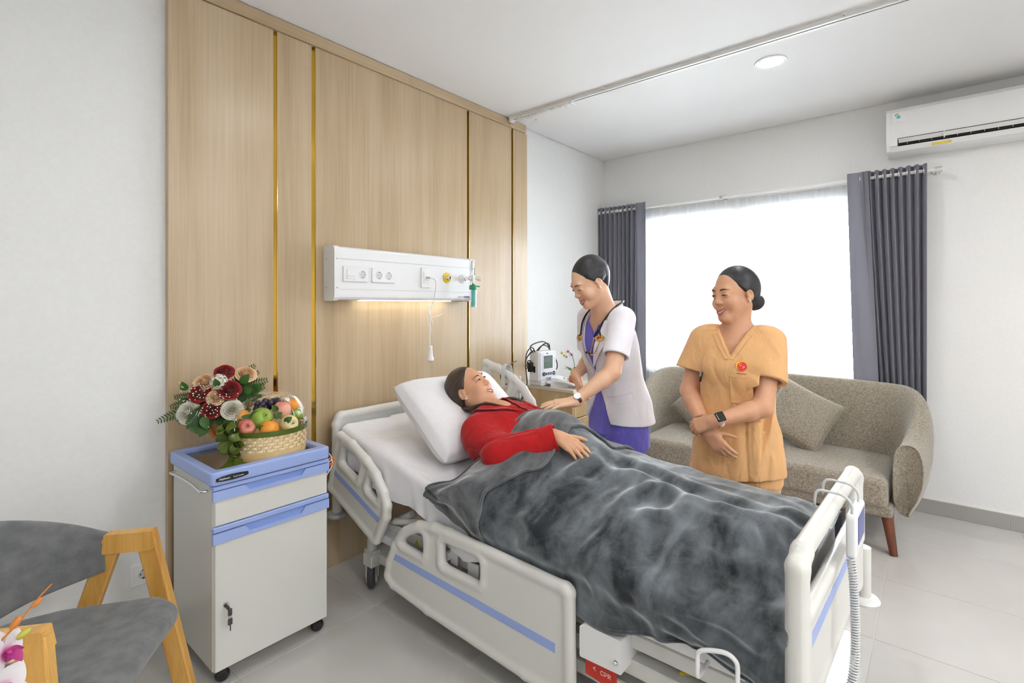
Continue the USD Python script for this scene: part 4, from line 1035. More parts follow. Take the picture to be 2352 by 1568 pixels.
for k, a in enumerate((.4, 1.9, 3.4, 5.0)):
    b = V3(-.30, 1.06, .615); obj('leaf', leaf(b, b + V3(.15 * math.cos(a), .13 * math.sin(a), .05), .05, (0, 0, 1), .25), M['leaf'], oc, smooth=True)
obj('bud', ell((.110, 1.086, .910), (.0052, .0052, .0105), 2, R=trimesh.geometry.align_vectors([0, 0, 1], (.6, 0, .8))[:3, :3]), M['bud'], oc, smooth=True)
obj('bud', ell((.119, 1.088, .888), (.0052, .0052, .0098), 2, R=trimesh.geometry.align_vectors([0, 0, 1], (.85, 0, .5))[:3, :3]), M['bud_green'], oc, smooth=True)
obj('bud', ell((.133, 1.080, .933), (.004, .004, .008), 2, R=trimesh.geometry.align_vectors([0, 0, 1], (.7, 0, .7))[:3, :3]), M['bud'], oc, smooth=True)
for c, ax, up, r in [((.096, 1.088, .868), (.75, -.62, .15), (-.1, 0, 1), .040), ((.090, 1.078, .820), (.35, -.90, .20), (-.25, 0, 1), .042), ((.015, 1.10, .81), (-.2, -.9, .1), (.1, 0, 1), .040), ((-.09, 1.10, .775), (-.1, -.95, .2), (0, 0, 1), .040)]:
    orchid_flower(oc, V3(*c), ax, up, r)
    i = int(np.argmin(np.linalg.norm(stem - c, axis=1))); obj('flower_stalk', sweep([stem[i], V3(*c)], .0014, 6), M['bud_green'], oc)

# ================================================================== console behind the doctor with its things
co = thing('wood_console', 'low oak bedside console with painted top reflection against the back wall right of the bed', 'cabinet')
kx0, kx1, ky0, ky1, kz = 2.975, 3.44, 1.935, Y1 - .02, .80
obj('body', bx(kx0 + .004, ky0 + .022, .06, kx1 - .004, ky1, kz - .022, .002), M['oak_console'], co)
obj('side_panel', bx(kx0, ky0 + .002, .0, kx0 + .018, ky1, kz - .022, .0015), M['oak_console'], co)
obj('side_panel', bx(kx1 - .018, ky0 + .002, .0, kx1, ky1, kz - .022, .0015), M['oak_console'], co)
obj('top', bx(kx0 - .004, ky0 - .006, kz - .022, kx1 + .004, ky1, kz, .002), plain('console_top_reflection', (.62, .55, .44), .25), co)  # grazing reflection on the top put into its pale colour
obj('drawer', bx(kx0 + .02, ky0, .60, kx1 - .02, ky0 + .022, kz - .026, .002), M['oak_console'], co)
d_ = obj('door', bx(kx0 + .02, ky0, .07, kx1 - .02, ky0 + .022, .594, .002), M['oak_console'], co)
obj('handle', sweep(spline([(kx1 - .06, ky0, .40), (kx1 - .06, ky0 - .025, .405), (kx1 - .06, ky0 - .025, .495), (kx1 - .06, ky0, .50)], 16), .005, 8), M['steel'], d_, smooth=True)

mo = thing('vital_signs_monitor', 'white vital signs monitor with grey screen standing on the console', 'medical monitor', (3.045, 2.24, kz), math.radians(-6))
obj('casing', rbox((-.098, -.045, .035), (.098, .055, .255), .014, 3), M['white_gloss'], mo, smooth=30)
obj('base', rbox((-.075, -.05, 0), (.09, .075, .045), .012, 2), M['white_satin'], mo, smooth=30)
obj('front_panel', rbox((-.088, -.050, .045), (.088, -.040, .247), .0045, 2), plain('monitor_front', (.74, .76, .84), .3), mo, smooth=30)
scr = obj('screen', bx(-.052, -.0525, .128, .046, -.048, .222, .001), plain('lcd_screen', (.13, .17, .15), .2), mo)
obj('screen_frame', prism(sbox(-.060, .118, .056, .232).difference(sbox(-.052, .128, .046, .222)), (0, -.0505, 0), (1, 0, 0), (0, 0, 1), .0015), M['white_gloss'], mo)
for xx, r_ in ((-.050, .0145), (-.021, .0085), (.004, .0085), (.029, .0085), (.060, .0145)):
    bt = cyl((xx, -.0495, .088), (xx, -.0535, .088), r_, 24) if r_ > .01 else rbox((xx - r_, -.0535, .088 - r_), (xx + r_, -.0485, .088 + r_), .002, 1)
    b_ = obj('button', bt, M['black'], mo, smooth=30)
    obj('button_mark', bx(xx - r_ * .55, -.0540, .086, xx + r_ * .55, -.0533, .090), M['lightgrey'], b_)
for zz in (.20, .172, .145): obj('mark', bx(.062, -.0508, zz, .074, -.0498, zz + .004), M['lightgrey'], mo)
obj('lettering', cat_([bx(-.030 + .0085 * k, -.0508, .056, -.0245 + .0085 * k, -.0498, .0595 + .0012 * (k % 2)) for k in range(7)]), plain('print_blue', (.05, .06, .40), .5), mo)
obj('logo', prism(Polygon([(-.012, 0), (.012, 0), (.004, .009), (-.004, .009)]), (-.012, -.0505, .234), (1, 0, 0), (0, 0, 1), .0012), plain('print_navy', (.05, .05, .25), .5), mo)
obj('side_socket', cat_([bx(-.1005, -.01, .10, -.096, .008, .145, .001)]), M['black'], mo)
for pts in ([(-.075, .0, .255), (-.02, -.01, .295), (.03, -.01, .285), (.075, .0, .253)], [(-.07, .02, .23), (-.14, .0, .29), (-.06, .0, .318), (.04, .01, .31), (.085, .01, .262)], [(-.05, .01, .25), (.0, .0, .30), (.06, .0, .30), (.08, .01, .255)],
            [(-.085, .0, .235), (-.13, -.01, .285), (-.19, -.02, .26), (-.25, -.06, .17), (-.26, -.08, .10), (-.27, -.09, .03), (-.30, -.05, -.10), (-.30, .02, -.30)], [(-.08, .02, .26), (-.16, .02, .20), (-.165, .02, .13), (-.12, .03, .16), (-.10, .03, .175)], [(-.1, .03, .18), (-.13, .03, .185), (-.165, .01, .15)],
            [(.092, -.01, .215), (.125, -.02, .17), (.128, -.02, .11), (.105, -.02, .115), (.098, -.01, .125)]):
    obj('cable', sweep(spline(pts, 40), .0042, 8), M['black'], mo, smooth=True)
obj('plug', rbox((-.135, .005, .105), (-.100, .035, .175), .006, 1), M['black'], mo, smooth=30)

ph = thing('telephone', 'white desk telephone with its handset lying on the console', 'telephone', (3.13, 2.10, kz), math.radians(28))
body = m3.Manifold.hull_points(np.array([(x, y, z) for x in (-.085, .085) for y, z in ((-.10, 0), (-.10, .018), (.10, 0), (.10, .062), (.06, .062))]))
obj('body', body, M['white_gloss'], ph)
for i in range(4):
    for j in range(3):
        obj('key', bx(.005 + j * .022, -.075 + i * .026, .022 + i * .0068, .020 + j * .022, -.060 + i * .026, .030 + i * .0075, .001), M['lightgrey'], ph)
hs = obj('handset', cat_([sweep(spline([(-.125, -.10, .016), (-.118, -.04, .034), (-.105, .02, .042), (-.075, .09, .036)], 20), .014, 10, flat=.6), ell((-.128, -.115, .013), (.026, .030, .013), 3), ell((-.068, .105, .030), (.026, .030, .014), 3)]), M['white_gloss'], ph, smooth=True)
obj('cord', sweep([(-.10 + .006 * math.cos(k * .9), -.12 + k * .0011, .008 + .006 * math.sin(k * .9)) for k in range(90)], .0016, 5), M['white_matt'], ph, smooth=True)

op = thing('potted_orchid', 'small pink orchid in a terracotta pot on the console behind the doctor', 'orchid', (3.12, 2.005, kz))
M['terracotta'] = plain('terracotta', (.62, .20, .08), .6)
obj('pot', lathe([(0, 0), (.030, 0), (.044, .02), (.052, .05), (.046, .078), (.040, .085), (.036, .080), (0, .078)], n=32), M['terracotta'], op, smooth=40)
for a, L, zz, w in [(3.5, .13, .055, .04), (2.6, .10, .06, .042), (.6, .12, .05, .04), (4.6, .08, .05, .04), (1.6, .1, .06, .04)]:
    obj('leaf', leaf((0, 0, .08), (L * math.cos(a), L * math.sin(a), .08 + zz), w, (0, 0, 1), .2), M['leaf'], op, smooth=True)
sm_ = spline([(0, 0, .08), (.01, .02, .17), (-.005, .04, .24), (-.03, .07, .265)], 30)
obj('stem', sweep(sm_, .0022, 6), M['leaf'], op, smooth=True)
for c, r in (((-.02, .055, .255), .025), ((.005, .04, .23), .025)):
    q_ = V3(*c); orchid_flower(op, q_, (-.6, -.6, .1), (0, 0, 1), r)
for c in ((-.052, .085, .245), (-.035, .075, .225), (-.02, .065, .215)): obj('bud', ell(c, (.008, .008, .010), 2), M['bud_green'], op, smooth=True)

# ================================================================== sofa
_n = {'tc': ('texture_coordinate', {}), 'm1': ('mapping', {'scale': (420, 55, 420)}), 'm2': ('mapping', {'scale': (55, 420, 420)}), 'm3': ('mapping', {'scale': (420, 420, 55)}), 'n1': ('noise_texture', {'scale': 1.0, 'detail': 2}), 'n2': ('noise_texture', {'scale': 1.0, 'detail': 2}), 'n3': ('noise_texture', {'scale': 1.0, 'detail': 2}),
      'mm': ('math', {'math_type': 'add'}), 'm4': ('math', {'math_type': 'add'}), 'mh': ('math', {'math_type': 'multiply', 'value2': .3333}), 'r': ('rgb_ramp', {'ramp': [(.38, (.105, .085, .060)), (.49, (.29, .255, .20)), (.60, (.46, .42, .35))]}), 'b': ('bump', {'strength': .5, 'distance': .0014}),
      'p': ('principled_bsdf', {'roughness': .9, 'specular_ior_level': .15, 'sheen_weight': .35, 'sheen_roughness': .45})}
M['tweed'] = usdkit.material(stage, LK + 'beige_tweed', _n, [('tc.object', 'm1.vector'), ('tc.object', 'm2.vector'), ('tc.object', 'm3.vector'), ('m1.vector', 'n1.vector'), ('m2.vector', 'n2.vector'), ('m3.vector', 'n3.vector'), ('n1.fac', 'mm.value1'), ('n2.fac', 'mm.value2'), ('mm.value', 'm4.value1'), ('n3.fac', 'm4.value2'), ('m4.value', 'mh.value1'), ('mh.value', 'r.fac'), ('r.color', 'p.base_color'), ('mh.value', 'b.height'), ('b.normal', 'p.normal')], surface='p.BSDF')
so = thing('sofa', 'beige tweed two-seat sofa with curved arms and brown wooden legs under the window', 'sofa')
path = spline([(3.60, .115), (3.80, .090), (4.00, .105), (4.14, .22), (4.188, .50), (4.198, .94), (4.188, 1.38), (4.14, 1.66), (4.00, 1.775), (3.80, 1.79), (3.60, 1.765)], 90)
tg = np.gradient(path, axis=0); tg /= np.linalg.norm(tg, axis=1, keepdims=True); nr = np.c_[tg[:, 1], -tg[:, 0]]      # outward
n_ = 34; P = np.zeros((90, n_, 3)); s_ = np.linspace(0, 1, 90)
for i in range(90):
    e = abs(s_[i] - .5) * 2                       # 0 at the middle of the back, 1 at the arm fronts
    f = np.clip((e - .52) / .48, 0, 1); f = f * f * (3 - 2 * f)
    zt = .885 - .02 * e - .245 * f; zb = .205
    a = np.linspace(0, 2 * PI, n_, endpoint=False); ca, sa = np.cos(a), np.sin(a)
    du = np.sign(ca) * np.abs(ca) ** .7; dz = np.sign(sa) * np.abs(sa) ** .55
    v = (dz + 1) / 2
    th = .070 * (1 - .25 * v)
    lean = .055 * v + .03 * np.sin(PI * v) * (du > 0) * .6 - .02
    o_ = du * th + lean
    arm_ = np.where(du > 0, np.abs(du) * (-.010 + .092 * np.sin(np.minimum(v * 1.35, 1) * PI / 2) - .022 * v), -np.abs(du) * .070)
    o_ = o_ * (1 - f) + arm_ * f
    P[i, :, 0] = path[i, 0] + nr[i, 0] * o_; P[i, :, 1] = path[i, 1] + nr[i, 1] * o_; P[i, :, 2] = zb + (zt - zb) * v
    fr = np.clip((e - .86) / .14, 0, 1)
    P[i, :, 0] += -.075 * fr * np.sin(PI * np.clip(v * .75 + .05, 0, 1)) * 1.0 + .02 * fr * (v < .15)
obj('shell', loft(P), M['tweed'], so, smooth=50, label='wrap-around back and arms')
for i, nm in ((0, 'arm_piping'), (89, 'arm_piping')):
    obj(nm, sweep(P[i] * .985 + P[i].mean(0) * .015 + np.array([-.002, 0, 0]), .004, 6, closed=True), M['tweed'], so, smooth=True)
obj('base', rbox((3.50, .185, .205), (4.13, 1.695, .275), .02, 2), M['tweed'], so, smooth=40)
sc = rbox((0, 0, 0), (.66, 1.475, .165), .035, 3)
sc = sc.subdivide_to_size(.09); v = sc.vertices; v[:, 2] += .018 * np.where(v[:, 2] > .1, np.sin(PI * np.clip(v[:, 0] / .66, 0, 1)) ** .6 * np.sin(PI * np.clip(v[:, 1] / 1.475, 0, 1)) ** .4, 0) - .010; v += (3.478, .205, .265); sc.vertices = v
obj('seat_cushion', sc, M['tweed'], so, smooth=40)
for yy in (.49, .94, 1.39): obj('button', ell((4.112, yy, .67), (.008, .016, .016), 2), M['tweed'], so, smooth=True)
for (x, y, dx, dy) in ((3.575, .215, -.045, -.035), (3.575, 1.67, -.045, .035), (4.12, .26, .03, -.03), (4.12, 1.63, .03, .03)):
    obj('leg', cyl((x, y, .215), (x + dx, y + dy, 0), .030, 20, .019), M['walnut'], so, smooth=30)

M['tweed_light'] = M['tweed']
def cushion(label, c, nrm, up, W, roll, seed=0):
    t = thing('throw_cushion', label, 'cushion', group='cushions on the sofa')
    n = unit(nrm); u = unit(np.asarray(up, float) - n * (np.asarray(up, float) @ n)); w = np.cross(u, n)
    u, w = u * math.cos(roll) + w * math.sin(roll), w * math.cos(roll) - u * math.sin(roll)
    k = 33; g = np.linspace(-1, 1, k); X, Y = np.meshgrid(g, g, indexing='ij')
    th = .068 * np.maximum((1 - X ** 4) * (1 - Y ** 4), 0) ** .55 * (1 + .05 * np.sin(3 * X + seed) * np.cos(4 * Y))
    pin = 1 - .07 * (1 - Y ** 2) * X ** 2 ; pin2 = 1 - .07 * (1 - X ** 2) * Y ** 2
    out = []
    for s in (1, -1):
        Pp = c + (X * pin)[..., None] * w * W / 2 + (Y * pin2)[..., None] * u * W / 2 + (s * th)[..., None] * n
        m = grid_mesh(Pp if s > 0 else Pp[:, ::-1]); out.append(m)
    obj('cover', cat_(out), M['tweed_light'], t, smooth=True)
    e = np.r_[np.c_[g, -np.ones(k)], np.c_[np.ones(k), g][1:], np.c_[g[::-1], np.ones(k)][1:], np.c_[-np.ones(k), g[::-1]][1:-1]]
    pp = [c + a * (1 - .07 * (1 - b * b) * a * a) * w * W / 2 + b * (1 - .07 * (1 - a * a) * b * b) * u * W / 2 for a, b in e]
    obj('piping', sweep(pp, .0035, 6, closed=True), M['tweed_light'], t, smooth=True)
cushion('beige cushion leaning on the sofa back to the right of the nurse', V3(3.925, .713, .640), (-.86, -.25, .45), (.35, 0, 1), .40, math.radians(24), 1)
cushion('beige cushion on the sofa mostly hidden behind the nurse', V3(3.935, 1.355, .625), (-.86, .1, .45), (.35, 0, 1), .40, math.radians(38), 2)
# ================================================================== hospital bed
bed = thing('hospital_bed', 'white electric hospital bed with blue striped side rails and raised backrest', 'hospital bed')
RXN, RXF = 1.40, 2.345
def rail_board(name, outline, holes, x, rim, stripe, label=None, half=.0125, sign=-1, off=(0, 0)):
    sh = lambda pts: [(a + off[0], b + off[1]) for a, b in pts]
    out_p = smooth_poly(sh(outline), .022)
    hp = [smooth_poly(sh(h), .014) for h in holes]
    poly = out_p
    for h in hp: poly = poly.difference(h)
    o, U, Vv = (x, 0, 0), (0, 1, 0), (0, 0, 1)
    extra = []
    for ring, r in [(out_p.buffer(-.012), .0205)] + [(h.buffer(.010), .0175) for h in hp]:
        c = np.array(ring.simplify(.004).exterior.coords)
        for a, b in zip(c[:-1], c[1:]):
            extra.append(('+', sd_cone((x, a[0], a[1]), (x, b[0], b[1]), r, r), .012))
    m = slab(poly, o, U, Vv, half, .008, .0065, extra)
    rb_ = obj(name, m, M['offwhite'], bed, smooth=True, label=label)
    st = Polygon(sh(stripe)).intersection(out_p.buffer(-.022))
    for g in getattr(st, 'geoms', [st]):
        obj('stripe', prism(g, (x + sign * (half + .0002) - (.0012 if sign < 0 else 0), 0, 0), (0, 1, 0), (0, 0, 1), .0014), M['blue'], rb_, label='blue stripe')
    return rb_
hd_out = [(2.300, .760), (2.185, .730), (2.06, .674), (1.977, .618), (1.915, .545), (1.892, .487), (1.898, .432), (1.975, .298), (2.000, .300), (2.372, .452), (2.378, .475)]
hd_w1 = [(2.240, .708), (2.273, .612), (2.121, .552), (2.088, .660)]
hd_w2 = [(2.022, .612), (1.995, .588), (1.958, .540), (1.948, .486), (2.052, .527)]
hd_st = [(2.40, .600), (2.40, .570), (1.90, .378), (1.90, .410)]
rail_board('side_rail', hd_out, [hd_w1, hd_w2], RXN, 0, hd_st, 'lowered head-end side rail on the near side')
rail_board('side_rail', hd_out, [hd_w1, hd_w2], RXF, 0, hd_st, 'raised head-end side rail on the far side', sign=1, off=(-.118, .292))
ft_out = [(1.905, .173), (1.892, .246), (1.85, .335), (1.775, .422), (1.685, .472), (1.575, .494), (1.495, .494), (1.369, .490), (.929, .474), (.912, .462), (.908, .10), (1.10, .092), (1.62, .118), (1.86, .142)]
ft_w1 = [(1.638, .446), (1.638, .336), (1.812, .352), (1.780, .392), (1.725, .425), (1.68, .443)]
ft_w2 = [(1.534, .449), (1.312, .447), (1.312, .338), (1.534, .343)]
ft_st = [(1.95, .304), (1.95, .274), (.972, .240), (.972, .272)]
rail_board('side_rail', ft_out, [ft_w1, ft_w2], RXN, 0, ft_st, 'lowered foot-end side rail on the near side')
rail_board('side_rail', ft_out, [ft_w1, ft_w2], RXF, 0, ft_st, 'lowered foot-end side rail on the far side', sign=1)
# headboard
hbp = smooth_poly([(1.425, .42), (1.425, .785), (1.455, .832), (2.325, .832), (2.355, .785), (2.355, .42)], .03)
ex = []
c = np.array(hbp.buffer(-.014).simplify(.004).exterior.coords)
for a, b in zip(c[:-1], c[1:]): ex.append(('+', sd_cone((a[0], 2.395, a[1]), (b[0], 2.395, b[1]), .021, .021), .012))
obj('headboard', slab(hbp, (0, 2.395, 0), (1, 0, 0), (0, 0, 1), .012, .008, .008, ex), M['offwhite'], bed, smooth=True)
# footboard, very slightly out of square
fa = math.radians(1.7); FU = V3(math.cos(fa), -math.sin(fa), 0); FO = V3(1.380, .262, 0)
fbp = smooth_poly([(0, .345), (0, .772), (.02, .776), (.052, .778), (.085, .800), (.16, .803), (.80, .803), (.88, .800), (.913, .778), (.945, .776), (.965, .772), (.965, .345)], .018)
slot = smooth_poly([(.100, .610), (.100, .735), (.128, .752), (.835, .752), (.862, .735), (.862, .610)], .02)
fpoly = fbp.difference(slot)
def fp(u, z, w=0): return FO + FU * u * .965 + V3(0, 0, z) + np.cross(FU, (0, 0, 1)) * w     # w towards the foot side
ex = []
for a, b, r in [((.026, .36), (.026, .752), .0275), ((.939, .36), (.939, .752), .0275), ((.075, .778), (.89, .778), .0235), ((.030, .752), (.075, .774), .0250), ((.89, .774), (.935, .752), .0250), ((.055, .36), (.055, .60), .0255), ((.91, .36), (.91, .60), .0255), ((.03, .358), (.93, .358), .018), ((.11, .60), (.85, .60), .019)]:
    ex.append(('+', sd_cone(fp(*a), fp(*b), r, r), .014))
fb_ = obj('footboard', slab(shapely.affinity.scale(fpoly, .965, 1, origin=(0, 0)), FO, FU, (0, 0, 1), .014, .008, .0068, ex), M['offwhite'], bed, smooth=True)
obj('stripe', prism(sbox(.055, .520, .91, .556), fp(0, 0, .0140), FU, (0, 0, 1), .0014), M['blue'], fb_, label='blue stripe')
# mattress deck and lifting frame
DK = M['steel_paint']
obj('bed_frame', cat_([bx(1.47, .30, .315, 1.52, 2.36, .365, .004), bx(2.22, .30, .315, 2.27, 2.36, .365, .004), bx(1.47, .30, .315, 2.27, .35, .365, .004), bx(1.47, 2.31, .315, 2.27, 2.36, .365, .004), bx(1.47, 1.40, .315, 2.27, 1.44, .365, .004)]), DK, bed)
obj('mattress_deck', cat_([bx(1.45, .30, .395, 2.29, .86, .412, .003), bx(1.45, .88, .395, 2.29, 1.40, .412, .003)]), DK, bed, label='seat and leg sections of the mattress deck')
bkd = trimesh.creation.box((.84, .92, .016)); bkd.apply_transform(trimesh.transformations.rotation_matrix(math.atan(.215), [1, 0, 0])); bkd.apply_translation((1.87, 1.86, .512))
obj('backrest_deck', bkd, DK, bed)
obj('deck_edge', prism(smooth_poly([(.30, .385), (.30, .43), (.42, .432), (.50, .442), (.64, .430), (.72, .405), (.72, .385)], .006), (1.448, 0, 0), (0, 1, 0), (0, 0, 1), .006), M['white_satin'], bed)
obj('lift_beam', cat_([bx(1.46, .35, .235, 1.515, 1.36, .285, .004), bx(2.225, .35, .235, 2.28, 1.36, .285, .004), bx(1.46, .45, .24, 2.28, .50, .28, .004), bx(1.46, 1.22, .24, 2.28, 1.27, .28, .004)]), DK, bed)
for p_, q_, r_ in (((1.50, .80, .355), (1.62, .42, .225), .020), ((1.55, .62, .33), (2.0, .45, .20), .022), ((1.49, 1.84, .44), (1.49, 2.02, .34), .015), ((1.50, 1.72, .43), (1.47, 1.94, .385), .015)): obj('brace', cyl(p_, q_, r_, 12), DK, bed, smooth=40)
obj('base_frame', cat_([bx(1.50, .35, .12, 1.56, 2.2, .17, .004), bx(2.18, .35, .12, 2.24, 2.2, .17, .004), bx(1.45, .34, .115, 2.29, .41, .175, .004), bx(1.45, 2.10, .115, 2.29, 2.17, .175, .004)]), DK, bed)
obj('motor', cat_([rbox((1.58, .95, .20), (1.70, 1.25, .28), .015, 2), cyl((1.64, 1.25, .25), (1.68, 1.62, .33), .028, 16)]), M['white_satin'], bed, smooth=30)
obj('motor', cat_([rbox((1.78, 1.30, .22), (1.90, 1.58, .30), .015, 2), cyl((1.84, 1.58, .27), (1.86, 1.9, .42), .028, 16)]), M['white_satin'], bed, smooth=30)
for m_ in (bx(1.445, 1.38, .295, 1.455, 1.44, .372, .002), cat_([bx(1.445, 1.50, .33, 1.455, 1.54, .40, .002), cyl((1.43, 1.55, .36), (1.47, 1.55, .36), .018, 14)])): obj('axle_bracket', m_, M['white_satin'], bed)
cb = obj('release_housing', prism(smooth_poly([(.735, .268), (.735, .372), (.87, .372), (.885, .36), (.885, .262)], .006), (1.40, 0, 0), (0, 1, 0), (0, 0, 1), .14), M['white_satin'], bed)
obj('bolt', lathe([(0, .009), (.006, .009), (.009, .004), (.010, 0)], (1.40, .755, .300), (-1, 0, 0), 14), M['chrome'], cb, smooth=35)
hn = obj('emergency_handle', prism(smooth_poly([(.765, .195), (.765, .275), (.872, .275), (.872, .205)], .004), (1.415, 0, 0), (0, 1, 0), (0, 0, 1), .012), M['red'], bed, label='red emergency release handle')
obj('lettering', text('CPR', (1.4145, .818, .226), (0, -1, 0), (0, 0, 1), .014, bold=True), plain('print_pink', (.9, .5, .45), .5), hn)
obj('arrow', prism(Polygon([(0, 0), (.012, .008), (.008, 0), (.012, -.008)]), (1.4146, .845, .236), (0, -1, 0), (0, 0, 1), .0006), plain('print_pink2', (.9, .5, .45), .5), hn)
obj('mattress_bracket', sweep(spline([(1.452, .492, .395), (1.366, .492, .402), (1.362, .490, .440), (1.362, .488, .468), (1.362, .470, .482), (1.362, .440, .493), (1.362, .410, .497), (1.362, .392, .486), (1.362, .388, .46), (1.364, .386, .405), (1.452, .386, .392)], 70), .0062, 10), M['white_gloss'], bed, smooth=True)
sg = obj('warning_sign', prism(Polygon([(0, 0), (.032, 0), (.016, .028)]), (1.4445, .352, .352), (0, -1, 0), (0, 0, 1), .001), M['yellow'], bed, label='yellow warning triangle')
obj('mark', text('!', (1.4440, .339, .356), (0, -1, 0), (0, 0, 1), .012, bold=True), M['black'], sg)
sg = obj('warning_sign', prism(Polygon([(0, 0), (.030, 0), (.015, .026)]), (1.4690, 1.795, .325), (0, -1, 0), (0, 0, 1), .001), M['yellow'], bed, label='yellow warning triangle')
obj('mark', text('!', (1.4683, 1.783, .329), (0, -1, 0), (0, 0, 1), .011, bold=True), M['black'], sg)
obj('earth_tag', cyl((1.50, .595, .285), (1.53, .55, .272), .007, 10), M['yellow'], bed, label='yellow cable tag')
for m_ in (cat_([cyl((1.41, 1.97, .36), (1.47, 2.02, .34), .022, 14), rbox((1.42, 1.90, .29), (1.50, 2.08, .33), .01, 1)]), cyl((1.41, 1.35, .24), (1.48, 1.35, .24), .020, 14), cyl((1.41, 1.75, .24), (1.48, 1.75, .24), .020, 14)): obj('rail_pivot', m_, M['lightgrey'], bed, smooth=30)
for x, y in ((1.49, 2.15), (2.26, 2.15), (1.49, .37), (2.26, .37)):
    cw = obj('castor', lathe([(0, .020), (.048, .020), (.062, .018), (.070, .008), (.070, -.008), (.062, -.018), (.048, -.020), (0, -.020)], (x, y, .070), (.76, -.65, 0), 36), M['rubber'], bed, smooth=30)
    obj('hub', cat_([lathe([(0, s * .024), (.046, s * .024), (.050, s * .019)], (x, y, .070), (.76, -.65, 0), 30) for s in (1, -1)]), M['lightgrey'], cw, smooth=30)
    obj('fork', cat_([cyl((x, y, .115), (x, y, .24), .024, 18), rbox((x - .026, y - .038, .135), (x + .026, y + .038, .185), .01, 1)] + [beam((x + s * .022, y - s * .019, .15), (x + s * .022, y - s * .019, .055), .036, .007, (.65, .76, 0)) for s in (1, -1)]), M['offwhite'], cw, smooth=30)
for x, y, z in ((1.435, 2.375, .315), (2.35, 2.375, .315), (1.36, .225, .27), (2.36, .215, .27)):
    b_ = obj('bumper_wheel', lathe([(0, .016), (.034, .016), (.050, .010), (.056, 0), (.050, -.010), (.030, -.014), (0, -.014)], (x, y, z), n=32), M['grey_plastic'] if y > 2 else M['white_satin'], bed, smooth=35)
    obj('post', cyl((x, y, z), (x, y, .47), .026, 20), M['offwhite'], b_, smooth=35)
# ------------------------------------------------------------------ pendant remote with coiled cord
hc = thing('bed_remote', 'white bed remote with a coiled cord hooked over the footboard', 'remote control')
u0, u1 = .42, .60
obj('housing', slab(smooth_poly([(u0, .640), (u0, .775), (u1, .775), (u1, .640)], .012), fp(0, 0, .056), FU, (0, 0, 1), .014, .009, .005), M['white_gloss'], hc, smooth=True)
obj('screen', prism(sbox(u0 + .03, .68, u1 - .03, .76), fp(0, 0, .0702), FU, (0, 0, 1), .001), plain('remote_panel', (.10, .12, .35), .3), hc)
for uu in (u0 + .03, u1 - .02):
    hp_ = [fp(uu, .775, .056), fp(uu, .800, .056), fp(uu, .822, .036), fp(uu, .826, .0), fp(uu, .822, -.032), fp(uu, .800, -.040), fp(uu, .775, -.041)]
    obj('hook', sweep(spline(hp_, 30), .0042, 8), M['lightgrey'], hc, smooth=True)
ax = spline([fp(u0 + .02, .642, .056), fp(u0 + .01, .60, .062), fp(u0 + .0, .50, .068), fp(u0 - .01, .40, .070), fp(u0 - .05, .31, .066), fp(u0 - .12, .26, .05), fp(u0 - .2, .25, .02), fp(u0 - .24, .28, -.06)], 1500)
L_ = np.r_[0, np.cumsum(np.linalg.norm(np.diff(ax, axis=0), axis=1))]
tg = np.gradient(ax, axis=0); tg /= np.linalg.norm(tg, axis=1, keepdims=True)
n1 = np.cross(tg, FU); n1 /= np.linalg.norm(n1, axis=1, keepdims=True); n2 = np.cross(tg, n1)
phs = 2 * PI * L_ / .0075
obj('coiled_cord', sweep(ax + .0095 * (np.cos(phs)[:, None] * n1 + np.sin(phs)[:, None] * n2), .0030, 6), M['lightgrey'], hc, smooth=True)

# nurse hand control hooked over the far rail
hk = thing('hand_control', 'pale hand control hooked over the raised far side rail', 'hand control')
yk, zk = 2.00, .985
obj('hook_strap', grid_mesh(np.array([[(RXF + a, yk + w, z) for w in (-.016, .016)] for a, z in spline([(-.036, zk - .085, 0), (-.036, zk - .01, 0), (-.030, zk + .030, 0), (0, zk + .052, 0), (.030, zk + .034, 0), (.036, zk - .02, 0), (.036, zk - .07, 0)], 30)[:, :2]]), .004), M['lightgrey'], hk, smooth=True)
obj('body', rbox((RXF + .030, yk - .075, zk - .155), (RXF + .052, yk - .005, zk - .02), .007, 2), M['lightgrey'], hk, smooth=30)
obj('connector', rbox((RXF + .034, yk - .060, zk - .205), (RXF + .048, yk - .030, zk - .150), .004, 1), M['lightgrey'], hk, smooth=30)
obj('cable', sweep(spline([(RXF + .036, yk + .0, zk - .07), (RXF + .03, yk + .05, zk - .075), (RXF + .03, yk + .075, zk - .02), (RXF + .06, yk + .06, zk + .02), (2.62, 2.15, 1.02)], 30), .004, 8), M['black'], hk, smooth=True)

# ================================================================== bedding
MX0, MX1, MY0, MY1 = 1.447, 2.293, .300, 2.345
def zm(y): return .575 + .215 * (np.sqrt(np.maximum(y - 1.42, 0) ** 2 + .0025 * (y > 1.42)) - .05 * (y > 1.42)) * (y > 1.42)
ys_ = np.linspace(MY0, MY1, 50); sec = []
ma = np.linspace(0, 2 * PI, 28, endpoint=False)
P = np.zeros((50, 28, 3))
for i, y in enumerate(ys_):
    ca, sa = np.cos(ma), np.sin(ma)
    P[i, :, 0] = (MX0 + MX1) / 2 + (MX1 - MX0) / 2 * np.sign(ca) * np.abs(ca) ** .16
    P[i, :, 2] = zm(y) - .075 + .072 * np.sign(sa) * np.abs(sa) ** .25; P[i, :, 1] = y
mt = thing('mattress', 'white mattress with its head end raised on the hospital bed', 'mattress')
M['cotton'] = bumpy('white_cotton', (.80, .795, .82), (.82, .815, .84), 40, .7, .12, .001, bscale=600, sheen_weight=.2)
obj('core', loft(P), M['cotton'], mt, smooth=40)
